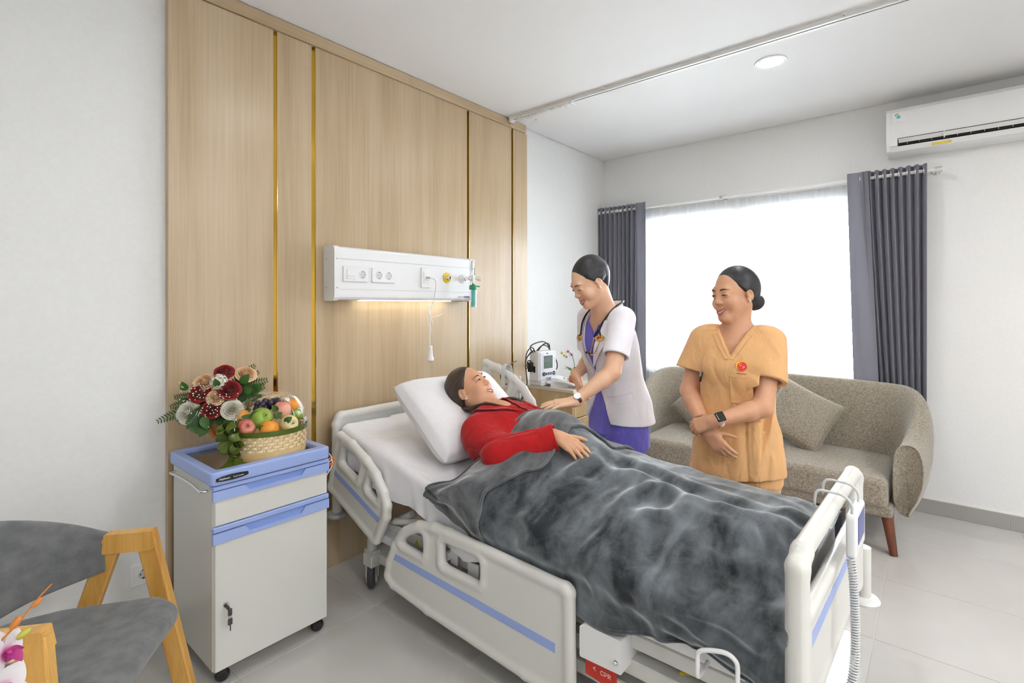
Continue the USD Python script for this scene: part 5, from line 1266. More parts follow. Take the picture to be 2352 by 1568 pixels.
# sheet
hem_y = [.30, 1.25, 1.34, 1.45, 1.55, 1.65, 1.75, 1.90, 2.05, 2.35]; hem_z = [.46, .44, .40, .372, .40, .462, .505, .495, .54, .60]
ny, nx, nk = 130, 60, 26
P = np.zeros((ny, nx + 2 * nk, 3)); yy = np.linspace(.30, 2.352, ny)
for i, y in enumerate(yy):
    zt = zm(y) + .004
    xs_ = np.linspace(MX0 + .03, MX1 - .03, nx)
    w = .0045 * np.sin(9 * xs_ + 14 * y) * np.sin(5 * y) + .005 * (meshkit.noise(np.c_[xs_ * 5 + 3.5 * y, xs_ * 0 + y * 14, xs_ * 0], 3) - .5) + .034 * (meshkit.fbm(np.c_[xs_ * 3 - y * 2.2, xs_ * 3 + y * 7, xs_ * 0], 3, 9) - .5) * (xs_ < 1.75)
    P[i, nk:nk + nx] = np.c_[xs_, np.full(nx, y), zt + .003 + w * np.clip((1.62 - abs(y - 1.5)) * 1.2, .2, 1)]
    hz = np.interp(y, hem_y, hem_z)
    for side_, x0_, sg_ in ((0, MX0, -1), (1, MX1, 1)):
        for k in range(nk):
            q = (k + 1) / nk
            if q < .22:
                a = q / .22 * PI / 2; xx = x0_ - sg_ * .03 * (1 - math.sin(a)) + sg_ * .004; z = zt - .03 * (1 - math.cos(a)) + .003
            else:
                r = (q - .22) / .78; z = zt - .027 - (zt - .027 - hz) * r
                fold = .011 * math.sin(26 * y + 2.5 * math.sin(5 * y) + .6 * r) + .007 * math.sin(61 * y + 3 * r)
                xx = x0_ + sg_ * (.005 + (.012 * r + max(fold, -.006) * r ** .7) * np.interp(y, [1.38, 1.5], [.15, 1]))
            j = nk - 1 - k if side_ == 0 else nk + nx + k
            P[i, j] = (xx, y + .006 * math.sin(40 * y) * q, z)
shT = thing('bed_sheet', 'white cotton bed sheet draped over the mattress and hanging at its side', 'sheet')
obj('cloth', grid_mesh(P), M['cotton'], shT, smooth=True)
# pillow
def pillow(label, c, wdir, ldir, W, L, T, seed):
    t = thing('pillow', label, 'pillow')
    w, l = unit(wdir), unit(ldir); l = unit(l - w * (l @ w)); n = np.cross(w, l)
    if n[2] < 0: n = -n
    k = 49; g = np.linspace(-1, 1, k); X, Y = np.meshgrid(g, g, indexing='ij')
    base_ = np.maximum((1 - np.abs(X) ** 4.5) * (1 - np.abs(Y) ** 4.5), 0) ** .5
    wr = .010 * (meshkit.fbm(np.stack([X * 3 + seed, Y * 3, X * 0], -1), 3, seed) - .5)
    ears = 1 - .075 * (np.abs(X * Y)) ** 3
    out = []
    for s in (1, -1):
        th = s * T * base_ + wr * base_
        Pp = c + (X * (1 - .06 * (1 - Y * Y)) * ears)[..., None] * w * W / 2 + (Y * (1 - .08 * (1 - X * X)) * ears)[..., None] * l * L / 2 + th[..., None] * n
        if s > 0:
            dent = .055 * np.exp(-((X - .02) / .42) ** 2 - ((Y - .1) / .5) ** 2); Pp = Pp - dent[..., None] * n
        out.append(grid_mesh(Pp if s > 0 else Pp[:, ::-1]))
    obj('pillow_case', cat_(out), M['cotton'], t, smooth=True)
    return t
pl_l = unit((0, .78, .60))
pillow('plump white pillow under the head and shoulders of the patient in red', V3(1.885, 1.885, .835), (1, -.03, 0), pl_l, .68, .53, .098, 4)

# ------------------------------------------------------------------ blanket
gx = np.arange(1.36, 2.52, .01); gy_ = np.arange(.24, 1.75, .01)
GX, GY = np.meshgrid(gx, gy_, indexing='ij')
S = np.where((GX > 1.448) & (GX < 2.292), zm(GY) + .010, 0.0)
def bump_(pts):
    global S
    for (x, y, z, rx, ry, rz) in pts:
        q = 1 - ((GX - x) / rx) ** 2 - ((GY - y) / ry) ** 2
        S = np.maximum(S, np.where(q > 0, z + rz * np.sqrt(np.maximum(q, 0)), 0))
bump_([(1.885, 1.36, .70, .185, .24, .205), (1.87, 1.15, .60, .20, .22, .16)])
for s in (-1, 1):
    for k in range(30):
        q = k / 29; y = 1.15 - .80 * q
        r = np.interp(q, [0, .45, .6, .9, 1], [.105, .075, .07, .055, .06])
        bump_([(1.87 + s * (.095 - .02 * q), y, .590, r * 1.15, r * 1.15, r * 1.75)])
    bump_([(1.87 + s * .07, .385, .585, .055, .06, .13)])
_pl = np.interp(GY, [.30, .36, .50, .80, 1.10, 1.25], [.60, .655, .672, .690, .715, .74]) - .030 * np.clip((GX - 1.95) / .30, 0, 1) - .09 * np.clip((1.66 - GX) / .18, 0, 1) ** 1.3
S = np.maximum(S, np.where((GY < 1.25) & (GX > 1.50) & (GX < 2.262) & (GY > .30), _pl, 0))
for _ in range(60):
    for ax_, d in ((0, 1), (0, -1), (1, 1), (1, -1)):
        S = np.maximum(S, np.roll(S, d, ax_) - .0058 if ax_ == 0 else np.roll(S, d, ax_) - .0062)
from scipy.ndimage import gaussian_filter, map_coordinates
S = gaussian_filter(S, 1.8)
def hS(x, y): return map_coordinates(S, [(np.asarray(x) - gx[0]) / .01, (np.asarray(y) - gy_[0]) / .01], order=1, mode='nearest')
def wrk(x, y, amp=1.0):
    p = np.stack([(x * 1.0 + y * .45) * 6.0, (y - x * .45) * 11.0, x * 0], -1)
    warp = meshkit.fbm(p * .35, 3, 21)[..., None] * np.array([1.2, 2.4, 0])
    r1 = 1 - np.abs(meshkit.fbm(p * .62 + warp, 3, 5) - .5) * 4
    r2 = 1 - np.abs(meshkit.fbm(p * 1.5 + warp * 2, 3, 8) - .5) * 4
    r3 = 1 - np.abs(meshkit.fbm(p * 4 + warp * 3, 2, 13) - .5) * 4
    return amp * (.036 * np.maximum(r1, 0) ** 1.3 + .007 * np.maximum(r2, 0) ** 1.3 + .0012 * np.maximum(r3, 0))
xt = [1.40, 1.44, 1.53, 1.62, 1.70, 1.80, 1.95, 2.10, 2.30, 2.42]; yt = [1.635, 1.63, 1.555, 1.468, 1.462, 1.468, 1.452, 1.43, 1.40, 1.39]
hemY = [.26, .36, .50, .83, 1.10, 1.34, 1.40, 1.50, 1.66]; hemZ = [.36, .42, .447, .375, .375, .392, .475, .54, .60]
NR, NT, NK = 260, 150, 46
q = np.linspace(0, 1, NR)
def blanket_grid(q0, q1, nr, lift):
    P = np.zeros((nr, NT + NK, 3)); qq = np.linspace(q0, q1, nr)
    xs_ = np.linspace(2.395, 1.452, NT)
    for i, qv in enumerate(qq):
        y1_ = np.interp(xs_, xt, yt); y = .275 + (y1_ - .275) * qv
        far = np.clip((xs_ - 2.27) / .12, 0, 1)
        z = hS(xs_, y)
        z = np.where(xs_ > 2.27, np.minimum(z, hS(np.full_like(xs_, 2.265), y) - .16 * far ** 1.6), z)
        x = xs_ - .045 * far ** 2
        z = z + wrk(xs_, y) * (1 - .72 * np.clip((xs_ - 1.80) / .15, 0, 1)) * (.35 + .65 * np.clip(1 - (qv - .75) * 3, 0, 1)) + lift
        P[i, :NT] = np.c_[x, y, z]
        ye = .275 + (1.632 - .275) * qv
        hz = np.interp(ye, hemY, hemZ); zt = P[i, NT - 1, 2]
        wk_ = wrk(1.45 - .45 * (np.arange(NK) + 1) / NK, np.full(NK, ye))
        for k in range(NK):
            r = (k + 1) / NK
            bul = np.interp(ye, [.72, .95], [.030, .008]) * min(r * 5, 1) + .030 * math.sin(PI * min(r * 1.15, 1)) ** .7 * (1 - .4 * r)
            bul *= min(max((zt - hz) / .10, .12), 1)
            foldv = .020 * math.sin(17 * ye + 3.2 * r + 1.6 * math.sin(4 * ye)) * r + .010 * math.sin(43 * ye + 5 * r) * r
            z_ = zt - (zt - hz) * r ** 1.05
            x_ = 1.452 - bul - .006 - lift * 1.0 + foldv * .55 - .8 * (wk_[k] - .004)
            w_ = np.interp(ye, [.80, .92, 1.45, 1.55], [0, 1, 1, 0]) * np.clip((.53 - z_) / .04, 0, 1); x_ = x_ + (max(x_, 1.4270) - x_) * w_
            P[i, NT + k] = (x_, ye, z_)
    return P
def _bm(name, lo_, hi_, sh):
    return usdkit.material(stage, LK + name, {'g': ('geometry', {}), 'mp2': ('mapping', {'location': (4.3, 2.1, .7), 'scale': (2.8, 7.5, 5.5), 'rotation': (0, 0, .45)}),
      'n': ('noise_texture', {'scale': 1.0, 'detail': 4, 'roughness': .55, 'distortion': .5}), 'n2': ('noise_texture', {'scale': 16.0, 'detail': 6, 'roughness': .75, 'distortion': .4}), 'k': ('math', {'math_type': 'multiply_add', 'value2': .42, 'value3': -.21}), 'ad': ('math', {'math_type': 'add'}),
      'r': ('rgb_ramp', {'ramp': [(.36, lo_), (.50, tuple(.5 * (a + b) for a, b in zip(lo_, hi_))), (.68, hi_)]}), 'rs': ('rgb_ramp', {'ramp': [(.34, tuple(.35 * q for q in sh)), (.66, sh)]}),
      'f': ('noise_texture', {'scale': 520, 'detail': 2}), 'b': ('bump', {'strength': .45, 'distance': .0016}),
      'p': ('principled_bsdf', {'roughness': 1.0, 'specular_ior_level': .04, 'sheen_weight': .6, 'sheen_roughness': .35}), 's': ('sheen_bsdf', {'roughness': .62, 'distribution': 'microfiber'}), 'c': ('add_closure', {})},
      [('g.position', 'mp2.vector'), ('mp2.vector', 'n.vector'), ('g.position', 'n2.vector'), ('n2.fac', 'k.value1'), ('n.fac', 'ad.value1'), ('k.value', 'ad.value2'), ('ad.value', 'r.fac'), ('ad.value', 'rs.fac'), ('r.color', 'p.base_color'), ('rs.color', 's.color'),
       ('g.position', 'f.vector'), ('f.fac', 'b.height'), ('b.normal', 'p.normal'), ('p.BSDF', 'c.closure1'), ('s.BSDF', 'c.closure2')], surface='c.closure')
M['plush'] = _bm('plush_grey', (.013, .015, .018), (.105, .117, .127), (.50, .55, .59))
M['plush_back'] = _bm('plush_grey_reverse', (.060, .064, .068), (.15, .155, .16), (.35, .37, .38))
bl = thing('blanket', 'dark grey plush blanket covering the patient and hanging over the bed side', 'blanket')
def soft(P, s=2.2):
    return np.stack([gaussian_filter(P[..., k], s, mode='nearest') for k in range(3)], -1)
PB = soft(blanket_grid(0, .985, NR, 0.0))
obj('cloth', grid_mesh(PB, .004), M['plush'], bl, smooth=50)
PF = soft(blanket_grid(.775, 1.0, 70, .012), 1.6)
fo = obj('folded_edge', grid_mesh(PF, .006), M['plush_back'], bl, smooth=50, label='lighter turned-back border of the blanket')
obj('hem_roll', sweep(PF[0], .0065, 8), M['plush_back'], fo, smooth=True)
obj('hem_roll', sweep(PF[-1], .0065, 8), M['plush_back'], fo, smooth=True)
obj('hem', sweep(PB[:, -1], .0055, 8), M['plush'], bl, smooth=True)
# ================================================================== people: shared builders
def sd_plane(o, n):
    o, n = np.asarray(o, float), unit(n)
    return (lambda p: (p - o) @ n), o, 50.0

def sd_fn(f): return f, np.zeros(3), 50.0
def warp(f): return ('w', (f, np.zeros(3), 50.0), 0)

def sd_stack(sec, A, B, power=2.3, axis=None):
    """body or garment trunk: sections (centre, half width along A, half depth along B) from one end to the other"""
    C = np.array([s[0] for s in sec], float); a = np.array([s[1] for s in sec]); b = np.array([s[2] for s in sec])
    ax = unit(C[-1] - C[0]) if axis is None else unit(axis); A = unit(A); B = unit(B)
    s = C @ ax
    from scipy.interpolate import PchipInterpolator as PI_
    ic, ia, ib = PI_(s, C), PI_(s, a), PI_(s, b)
    def f(p):
        t = p @ ax; tc = np.clip(t, s[0], s[-1])
        q = p - ic(tc); aa, bb = ia(tc), ib(tc)
        u, v = np.abs(q @ A) / aa, np.abs(q @ B) / bb
        r = (u ** power + v ** power) ** (1 / power)
        d = (r - 1) * np.minimum(aa, bb) * .92
        e = np.maximum(s[0] - t, t - s[-1])
        return np.where(e > 0, np.hypot(np.maximum(d, 0), e), d)
    mid = C.mean(0)
    return f, mid, np.linalg.norm(C - mid, axis=1).max() + max(a.max(), b.max()) * 1.2

class Field:
    def __init__(self, prims, post=None): self.p, self.post = prims, post
    def __call__(self, q):
        d = np.full(len(q), 1.0)
        for op, (f, c, r), k in self.p:
            if op == 'w': d = f(q, d); continue
            v = f(q); w = v if op in '+&' else -v
            if op == '+':
                if k > 0: h = np.maximum(k - np.abs(d - w), 0) / k; d = np.minimum(d, w) - h * h * k * .25
                else: d = np.minimum(d, w)
            else:
                if k > 0: h = np.maximum(k - np.abs(d - w), 0) / k; d = np.maximum(d, w) + h * h * k * .25
                else: d = np.maximum(d, w)
        return d if self.post is None else self.post(q, d)
    def cast(self, o, dirn, n=60):
        """points where rays from o along dirn meet the surface"""
        o = np.atleast_2d(np.asarray(o, float)).copy(); dd = unit(dirn)
        for _ in range(n): o += dd * np.clip(self(o), -.02, .05)[:, None] * .8
        return o

class Head:
    """a head frame: local (left, forward, up) in metres for a head about 0.22 m high, scaled by S"""
    def __init__(self, c, fwd, up, S=1.0):
        self.c = np.asarray(c, float); f = unit(fwd); u = np.asarray(up, float); u = unit(u - f * (u @ f)); l = np.cross(u, f)
        self.R = np.stack([l, f, u], 1); self.S = S; self.l, self.f, self.u = l, f, u
    def w(self, p): return self.c + (np.asarray(p, float) * self.S) @ self.R.T
    def loc(self, p): return (np.asarray(p) - self.c) @ self.R / self.S
    def el(self, c, r, rot=None):
        R = self.R if rot is None else self.R @ rot
        return sd_ell(self.w(c), np.asarray(r) * self.S, R)
    def co(self, a, b, ra, rb): return sd_cone(self.w(a), self.w(b), ra * self.S, rb * self.S)
    def prims(self, smile=1.0, full=0.0):
        S = self.S; P = []
        P.append(('+', self.el((0, -.012, .036), (.070, .088, .076)), .02))
        P.append(('+', self.el((0, .028, -.026), (.058, .058, .080)), .03 * S))
        for s in (-1, 1):
            P.append(('+', self.co((s * .052, .002, -.048), (s * .012, .062, -.095), .018, .019), .026 * S))
            P.append(('+', self.el((s * .036, .059, -.034), (.027 + full * .5, .024 + full, .025 + full)), .022 * S))
            if full and s > 0: P.append(('+', self.el((0, .040, -.112), (.036, .032, .019)), .028 * S))
            if full: P.append(('+', self.el((s * .040, .034, -.062), (.026 + full, .034, .030)), .025 * S))
        P.append(('+', self.el((0, .074, -.094), (.019, .016, .015)), .020 * S))
        P.append(('+', self.co((-.032, .072, .026), (.032, .072, .026), .012, .012), .018 * S))
        P.append(('+', self.el((0, .080, -.064), (.026, .014, .020)), .014 * S))
        P.append(('+', self.co((0, .082, .014), (0, .0965, -.022), .0065, .0088), .012 * S))
        P.append(('+', self.el((0, .0975, -.025), (.0110, .0095, .0088)), .007 * S))
        for s in (-1, 1):
            P.append(('+', self.el((s * .0130, .0910, -.0280), (.0080, .009, .0068)), .006 * S))
            P.append(('-', self.el((s * .030, .0965, .0045), (.0155, .0130, .0095)), .010 * S))
            P.append(('+', self.el((s * .0305, .0745, .0035), (.0150, .0125, .0120)), .005 * S))
            P.append(('-', self.el((s * .0062, .0945, -.0362), (.0036, .0050, .0034)), .003 * S))
            ca, sa = math.cos(.25), math.sin(.25)
            tilt = np.array([[1, 0, 0], [0, ca, sa], [0, -sa, ca]])
            P.append(('+', self.el((s * .0705, -.014, -.004), (.0095, .0185, .0310), tilt), .006 * S))
            P.append(('+', self.el((s * .0715, -.004, -.030), (.0075, .0095, .0105)), .005 * S))
            P.append(('-', self.el((s * .0800, -.012, -.001), (.0062, .0095, .0175), tilt), .004 * S))
        # slightly parted smiling mouth
        for t in np.linspace(-.9, .9, 7):
            P.append(('-', self.el((.024 * t, .0985 - .012 * t * t, -.0655 + .0085 * t * t * smile), (.006, .012, .0042)), .004 * S))
        return P
    def details(self, fld, parent, hair_mat, look=(0, 0), lids=.5, smile=1.0, lip_mat=None, earring=True, brow_lift=0.0):
        """eyes, lashes, eyebrows, lips, teeth and ear studs as parts laid on the face"""
        S, w = self.S, self.w
        def on(l, u, off=0.0, f0=.14):
            o = np.stack([np.asarray(l, float), np.full(np.shape(l), f0), np.asarray(u, float)], -1)
            q = fld.cast(w(o), -self.f); return q + self.f * off * S
        for s in (-1, 1):
            g = np.linspace(-1, 1, 17); rows = []
            for v in np.linspace(-1, 1, 7):
                hh = (.0056 * lids * 2 if v > 0 else .0034 * lids * 2)
                uu = .0035 + v * hh * (1 - g ** 2) ** .8 + .0012 * g * s * 0 + .0010 * g * 1.0 * s * s
                rows.append(on(s * .0305 + .0128 * g, uu, .0006))
            rows = np.array(rows); m = grid_mesh(rows)
            lc = np.array([s * .0305 + look[0], 0, .0035 + look[1]])
            q = self.loc(m.vertices); r_ = np.hypot(q[:, 0] - lc[0], q[:, 2] - lc[2])
            ti = np.clip((.0074 - r_) / .0012, 0, 1)
            g_ = usdkit.mesh(stage, numbered(str(parent.GetPath()) + '/eye'), m, M['eye'], smooth=True); g_.CreateDoubleSidedAttr(True)
            UsdGeom.PrimvarsAPI(g_).CreatePrimvar('tint', Sdf.ValueTypeNames.FloatArray, 'vertex').Set([float(x) for x in ti])
            e_ = tag(g_)
            up_ = on(s * .0305 + .0140 * g, .0035 + .0058 * lids * 2 * (1 - g ** 2) ** .8, .0012)
            obj('lashes', sweep(up_, (.0013 + .0010 * (lids > .3)) * S * np.interp(g, [-1, -.6, .6, 1], [.5, 1, 1, .5]), 6), M['lash'], e_, smooth=True)
            if lids < .35:
                lo_ = on(s * .0305 + .0140 * g, .0035 - .0034 * lids * 2 * (1 - g ** 2) ** .8, .0008)
                obj('lashes', sweep(lo_, .0006 * S, 5), M['lash'], e_, smooth=True)
            b = np.linspace(0, 1, 16); bl_ = s * (.014 + .034 * b); bu = .0245 + brow_lift + .0060 * np.sin(PI * b * .75) - .004 * b ** 2
            pb = on(bl_, bu, .0006)
            obj('eyebrow', sweep(pb, .0028 * S * np.interp(b, [0, .2, .7, 1], [.7, 1, .8, .25]), 8, flat=.45, up=self.f), hair_mat, parent, smooth=True)
        a = np.linspace(-1, 1, 25)
        ul = -.0595 + .0080 * a * a * smile - .0012 * np.exp(-(a / .18) ** 2); ll = -.0765 + .0175 * a * a * smile
        W = .0255
        pu = on(W * a, ul, -.0006, .16); pw = on(W * a, ll, -.0004, .16)
        # keep lips on the smooth outer face: fit a parabola in depth
        def fair(P, n=4):
            q = self.loc(P); c = np.polyfit(a, q[:, 1], n); q[:, 1] = np.maximum(np.polyval(c, a), q[:, 1]); return w(q)
        pu, pw = fair(pu, 2), fair(pw, 2)
        tp = np.sqrt(np.maximum(1 - a ** 2, 0)) * .85 + .15
        obj('lips', cat_([sweep(pu, .0033 * S * tp, 10, flat=.8, up=self.f), sweep(pw, .0040 * S * tp, 10, flat=.8, up=self.f)]), lip_mat or M['lips'], parent, smooth=True)
        tq = self.loc(pu); tw = self.loc(pw)
        rows = [w(np.c_[W * .93 * a, tq[:, 1] - .0014 - .0012 * v, tq[:, 2] - .0010 - .0115 * v * (1 - .75 * a * a)]) for v in np.linspace(0, 1, 4)]
        obj('teeth', grid_mesh(np.array(rows)), M['teeth'], parent, smooth=True)
        if earring:
            for s in (-1, 1):
                obj('earring', ell(w((s * .0795, -.003, -.0345)), (.0042 * S,) * 3, 2), M['pearl'], parent, smooth=True)

def hand_prims(wrist, d, n, thumb, S=1.0, curl=(.3, .35, .4, .45), spread=.06, thumb_out=.8, thumb_curl=.3, k=.006):
    """palm, four fingers of two or three bent bones and a thumb. d: pointing direction, n: out of the back of the hand, thumb: +1 / -1 side along d x n"""
    d = unit(d); n = np.asarray(n, float); n = unit(n - d * (n @ d)); t = np.cross(d, n) * thumb
    W = np.asarray(wrist, float); P = []
    pt = lambda a, b, c: W + (d * a + t * b + n * c) * S
    P.append(('+', sd_cone(pt(-.02, 0, 0), pt(.012, 0, 0), .0245 * S, .0225 * S), .012))
    for b, rr, e in ((.026, .0125, .084), (.009, .0125, .088), (-.009, .0120, .084), (-.025, .0110, .076)):
        P.append(('+', sd_cone(pt(.010, b * .62, -.001), pt(e, b, .001), .0150 * S, rr * S), .012 * S))
    P.append(('+', sd_cone(pt(.012, .016, -.006), pt(.046, .024, -.006), .016 * S, .013 * S), .012 * S))
    for i, (b, L) in enumerate(((.027, .068), (.009, .076), (-.009, .071), (-.0255, .055))):
        e = (.084, .088, .084, .076)[i]
        p = pt(e, b, .0015); ang = 0.0; sp = (b / .027) * spread
        c = curl[i]; seg = (.45, .30, .25); rr = (.0090, .0082, .0074, .0062); f = 1.0 if i < 3 else .9
        for j in range(3):
            ang += c * (.8, 1.1, .8)[j]
            v = (d * math.cos(ang) - n * math.sin(ang)); v = unit(v + t * sp)
            q = p + v * L * seg[j] * S
            P.append(('+', sd_cone(p, q, rr[j] * f * S, rr[j + 1] * f * S), k * (1.2 if j == 0 else .4)))
            p = q
    p = pt(.026, .026, -.008); v = unit(d * .62 + t * thumb_out - n * .25)
    for j, (L, r0, r1) in enumerate(((.034, .0125, .0100), (.030, .0098, .0088), (.024, .0088, .0068))):
        q = p + v * L * S
        P.append(('+', sd_cone(p, q, r0 * S, r1 * S), .010 if j == 0 else .002)); p = q
        v = unit(v * math.cos(thumb_curl) + unit(d - t * .3 - n * .25) * math.sin(thumb_curl))
    return P

def arm_prims(sh, el, wr, r=(.050, .041, .0405, .0245), k=.02):
    """upper arm and forearm with the swell below the elbow"""
    sh, el, wr = map(lambda q: np.asarray(q, float), (sh, el, wr))
    m = el + (wr - el) * .28
    return [('+', sd_cone(sh, el, r[0], r[1]), k), ('+', sd_cone(el, m, r[1], r[2]), .015), ('+', sd_cone(m, wr, r[2], r[3]), .012)]

M['skin'] = usdkit.material(stage, LK + 'skin', {'n': ('noise_texture', {'scale': 14, 'detail': 3}), 'g': ('geometry', {}), 'r': ('rgb_ramp', {'ramp': [(.3, (.60, .315, .185)), (.7, (.67, .37, .225))]}), 'n2': ('noise_texture', {'scale': 700, 'detail': 2}), 'b': ('bump', {'strength': .06, 'distance': .0006}),
     'p': ('principled_bsdf', {'roughness': .48, 'subsurface_weight': .22, 'subsurface_scale': .010, 'subsurface_radius': (1, .35, .2), 'specular_ior_level': .4})}, [('g.position', 'n.vector'), ('n.fac', 'r.fac'), ('r.color', 'p.base_color'), ('g.position', 'n2.vector'), ('n2.fac', 'b.height'), ('b.normal', 'p.normal')], surface='p.BSDF')
M['skin_fair'] = usdkit.material(stage, LK + 'skin_fair', {'n': ('noise_texture', {'scale': 14, 'detail': 3}), 'g': ('geometry', {}), 'r': ('rgb_ramp', {'ramp': [(.3, (.70, .42, .275)), (.7, (.76, .47, .32))]}), 'n2': ('noise_texture', {'scale': 700, 'detail': 2}), 'b': ('bump', {'strength': .06, 'distance': .0006}),
     'p': ('principled_bsdf', {'roughness': .48, 'subsurface_weight': .22, 'subsurface_scale': .010, 'subsurface_radius': (1, .35, .2), 'specular_ior_level': .4})}, [('g.position', 'n.vector'), ('n.fac', 'r.fac'), ('r.color', 'p.base_color'), ('g.position', 'n2.vector'), ('n2.fac', 'b.height'), ('b.normal', 'p.normal')], surface='p.BSDF')
M['eye'] = usdkit.material(stage, LK + 'eye', {'at': ('attribute', {'attribute': 'tint'}), 'r': ('rgb_ramp', {'ramp': [(0, (.80, .77, .75)), (.5, (.06, .03, .015)), (1, (.008, .006, .005))]}), 'p': ('principled_bsdf', {'roughness': .08})}, [('at.fac', 'r.fac'), ('r.color', 'p.base_color')], surface='p.BSDF')
M['lash'] = plain('eyelash', (.010, .008, .008), .6)
M['lips'] = plain('lips', (.50, .10, .085), .35)
M['teeth'] = plain('teeth', (.84, .81, .75), .25)
M['pearl'] = plain('pearl', (.88, .86, .82), .15)
def hair_mat(name, c1, c2, rough=.36):
    return usdkit.material(stage, LK + name, {'a1': ('attribute', {'attribute': 'strand'}), 'a2': ('attribute', {'attribute': 'along'}), 'cx': ('combine_xyz', {}), 'n': ('noise_texture', {'scale': 1.0, 'detail': 4, 'roughness': .7}), 'r': ('rgb_ramp', {'ramp': [(.35, c1), (.65, c2)]}),
        'b': ('bump', {'strength': .55, 'distance': .0022}), 'p': ('principled_bsdf', {'roughness': rough, 'specular_ior_level': .5})},
        [('a1.fac', 'cx.x'), ('a2.fac', 'cx.y'), ('cx.vector', 'n.vector'), ('n.fac', 'r.fac'), ('r.color', 'p.base_color'), ('n.fac', 'b.height'), ('b.normal', 'p.normal')], surface='p.BSDF')
def hair_obj(name, mesh, mat, parent, strand, along):
    v = np.asarray(mesh.vertices)
    g = usdkit.mesh(stage, numbered(str(parent.GetPath()) + '/' + name), mesh, mat, smooth=True); g.CreateDoubleSidedAttr(True)
    for nm, val in (('strand', strand(v)), ('along', along(v))):
        UsdGeom.PrimvarsAPI(g).CreatePrimvar(nm, Sdf.ValueTypeNames.FloatArray, 'vertex').Set([float(x) for x in val])
    return tag(g)
def swept_hair(H, knot, name, mesh, mat, parent):
    """hair combed from the hairline back to the knot (head-local point)"""
    k = np.asarray(knot, float); ax = unit(k - np.array([0, .07, .05])); e1 = unit(np.cross(ax, (1, 0, 0))); e2 = np.cross(ax, e1)
    def st(v):
        q = H.loc(v) - k * .35; x, y = q @ e1, q @ e2
        return np.abs(np.arctan2(y, x)) * 34 + 3
    return hair_obj(name, mesh, mat, parent, st, lambda v: (H.loc(v) - k) @ ax * 9)
M['hair_black'] = hair_mat('hair_black', (.004, .004, .005), (.026, .026, .031))
M['hair_brown'] = hair_mat('hair_brown', (.014, .008, .005), (.075, .043, .026))
M['brow'] = plain('eyebrow_hair', (.030, .018, .012), .7)
def cloth_mat(name, c, rough=.8, sheen=.25, c2=None, crumple=.35, spec=.22):
    c2 = c2 or tuple(q * 1.08 for q in c)
    return usdkit.material(stage, LK + name, {'g': ('geometry', {}), 'n': ('noise_texture', {'scale': 9, 'detail': 3}), 'r': ('rgb_ramp', {'ramp': [(.35, c), (.65, c2)]}), 'n2': ('noise_texture', {'scale': 900, 'detail': 1}), 'b': ('bump', {'strength': .12, 'distance': .0008}),
        'mp': ('mapping', {'scale': (1, 1, .45)}), 'n3': ('noise_texture', {'scale': 16, 'detail': 3, 'roughness': .45, 'distortion': 1.1}), 'b3': ('bump', {'strength': crumple, 'distance': .020}),
        'p': ('principled_bsdf', {'roughness': rough, 'sheen_weight': sheen, 'sheen_roughness': .4, 'specular_ior_level': spec})}, [('g.position', 'n.vector'), ('n.fac', 'r.fac'), ('r.color', 'p.base_color'), ('g.position', 'mp.vector'), ('mp.vector', 'n3.vector'), ('n3.fac', 'b3.height'), ('b3.normal', 'b.normal'), ('g.position', 'n2.vector'), ('n2.fac', 'b.height'), ('b.normal', 'p.normal')], surface='p.BSDF')
M['scrub_orange'] = cloth_mat('scrub_orange', (.72, .41, .185), .7, crumple=.5)
M['scrub_blue'] = cloth_mat('scrub_blue', (.165, .145, .60), .75, crumple=.5)
M['coat_white'] = cloth_mat('coat_white', (.84, .83, .89), .8, .15, crumple=.14)
M['blouse_red'] = cloth_mat('blouse_red', (.42, .014, .016), .85, .15, crumple=.55, spec=.15)
M['leather'] = plain('maroon_leather', (.10, .015, .015), .5)
M['gold'] = plain('gold_metal', (.80, .55, .18), .2, 1.0)
M['white_rubber'] = plain('white_rubber', (.75, .75, .74), .45)
M['shoe'] = plain('white_shoe', (.70, .70, .70), .5)

def wrinkles(amp, fr, dirs, seed):
    """fold relief for garments: ridged noise stretched along dirs"""
    D = unit(dirs)
    def g(p):
        q = p * fr; q = q - (q @ D)[:, None] * D * .72
        wv = meshkit.noise(q * .7 + 3.1, seed)[:, None] * 1.6
        r = 1 - np.abs(meshkit.noise(q + wv, seed + 1) - .5) * 2
        r2 = 1 - np.abs(meshkit.noise(q * 2.3 + wv * 2, seed + 2) - .5) * 2
        return amp * (r ** 2 * .7 + r2 ** 2 * .3 - .35)
    return g

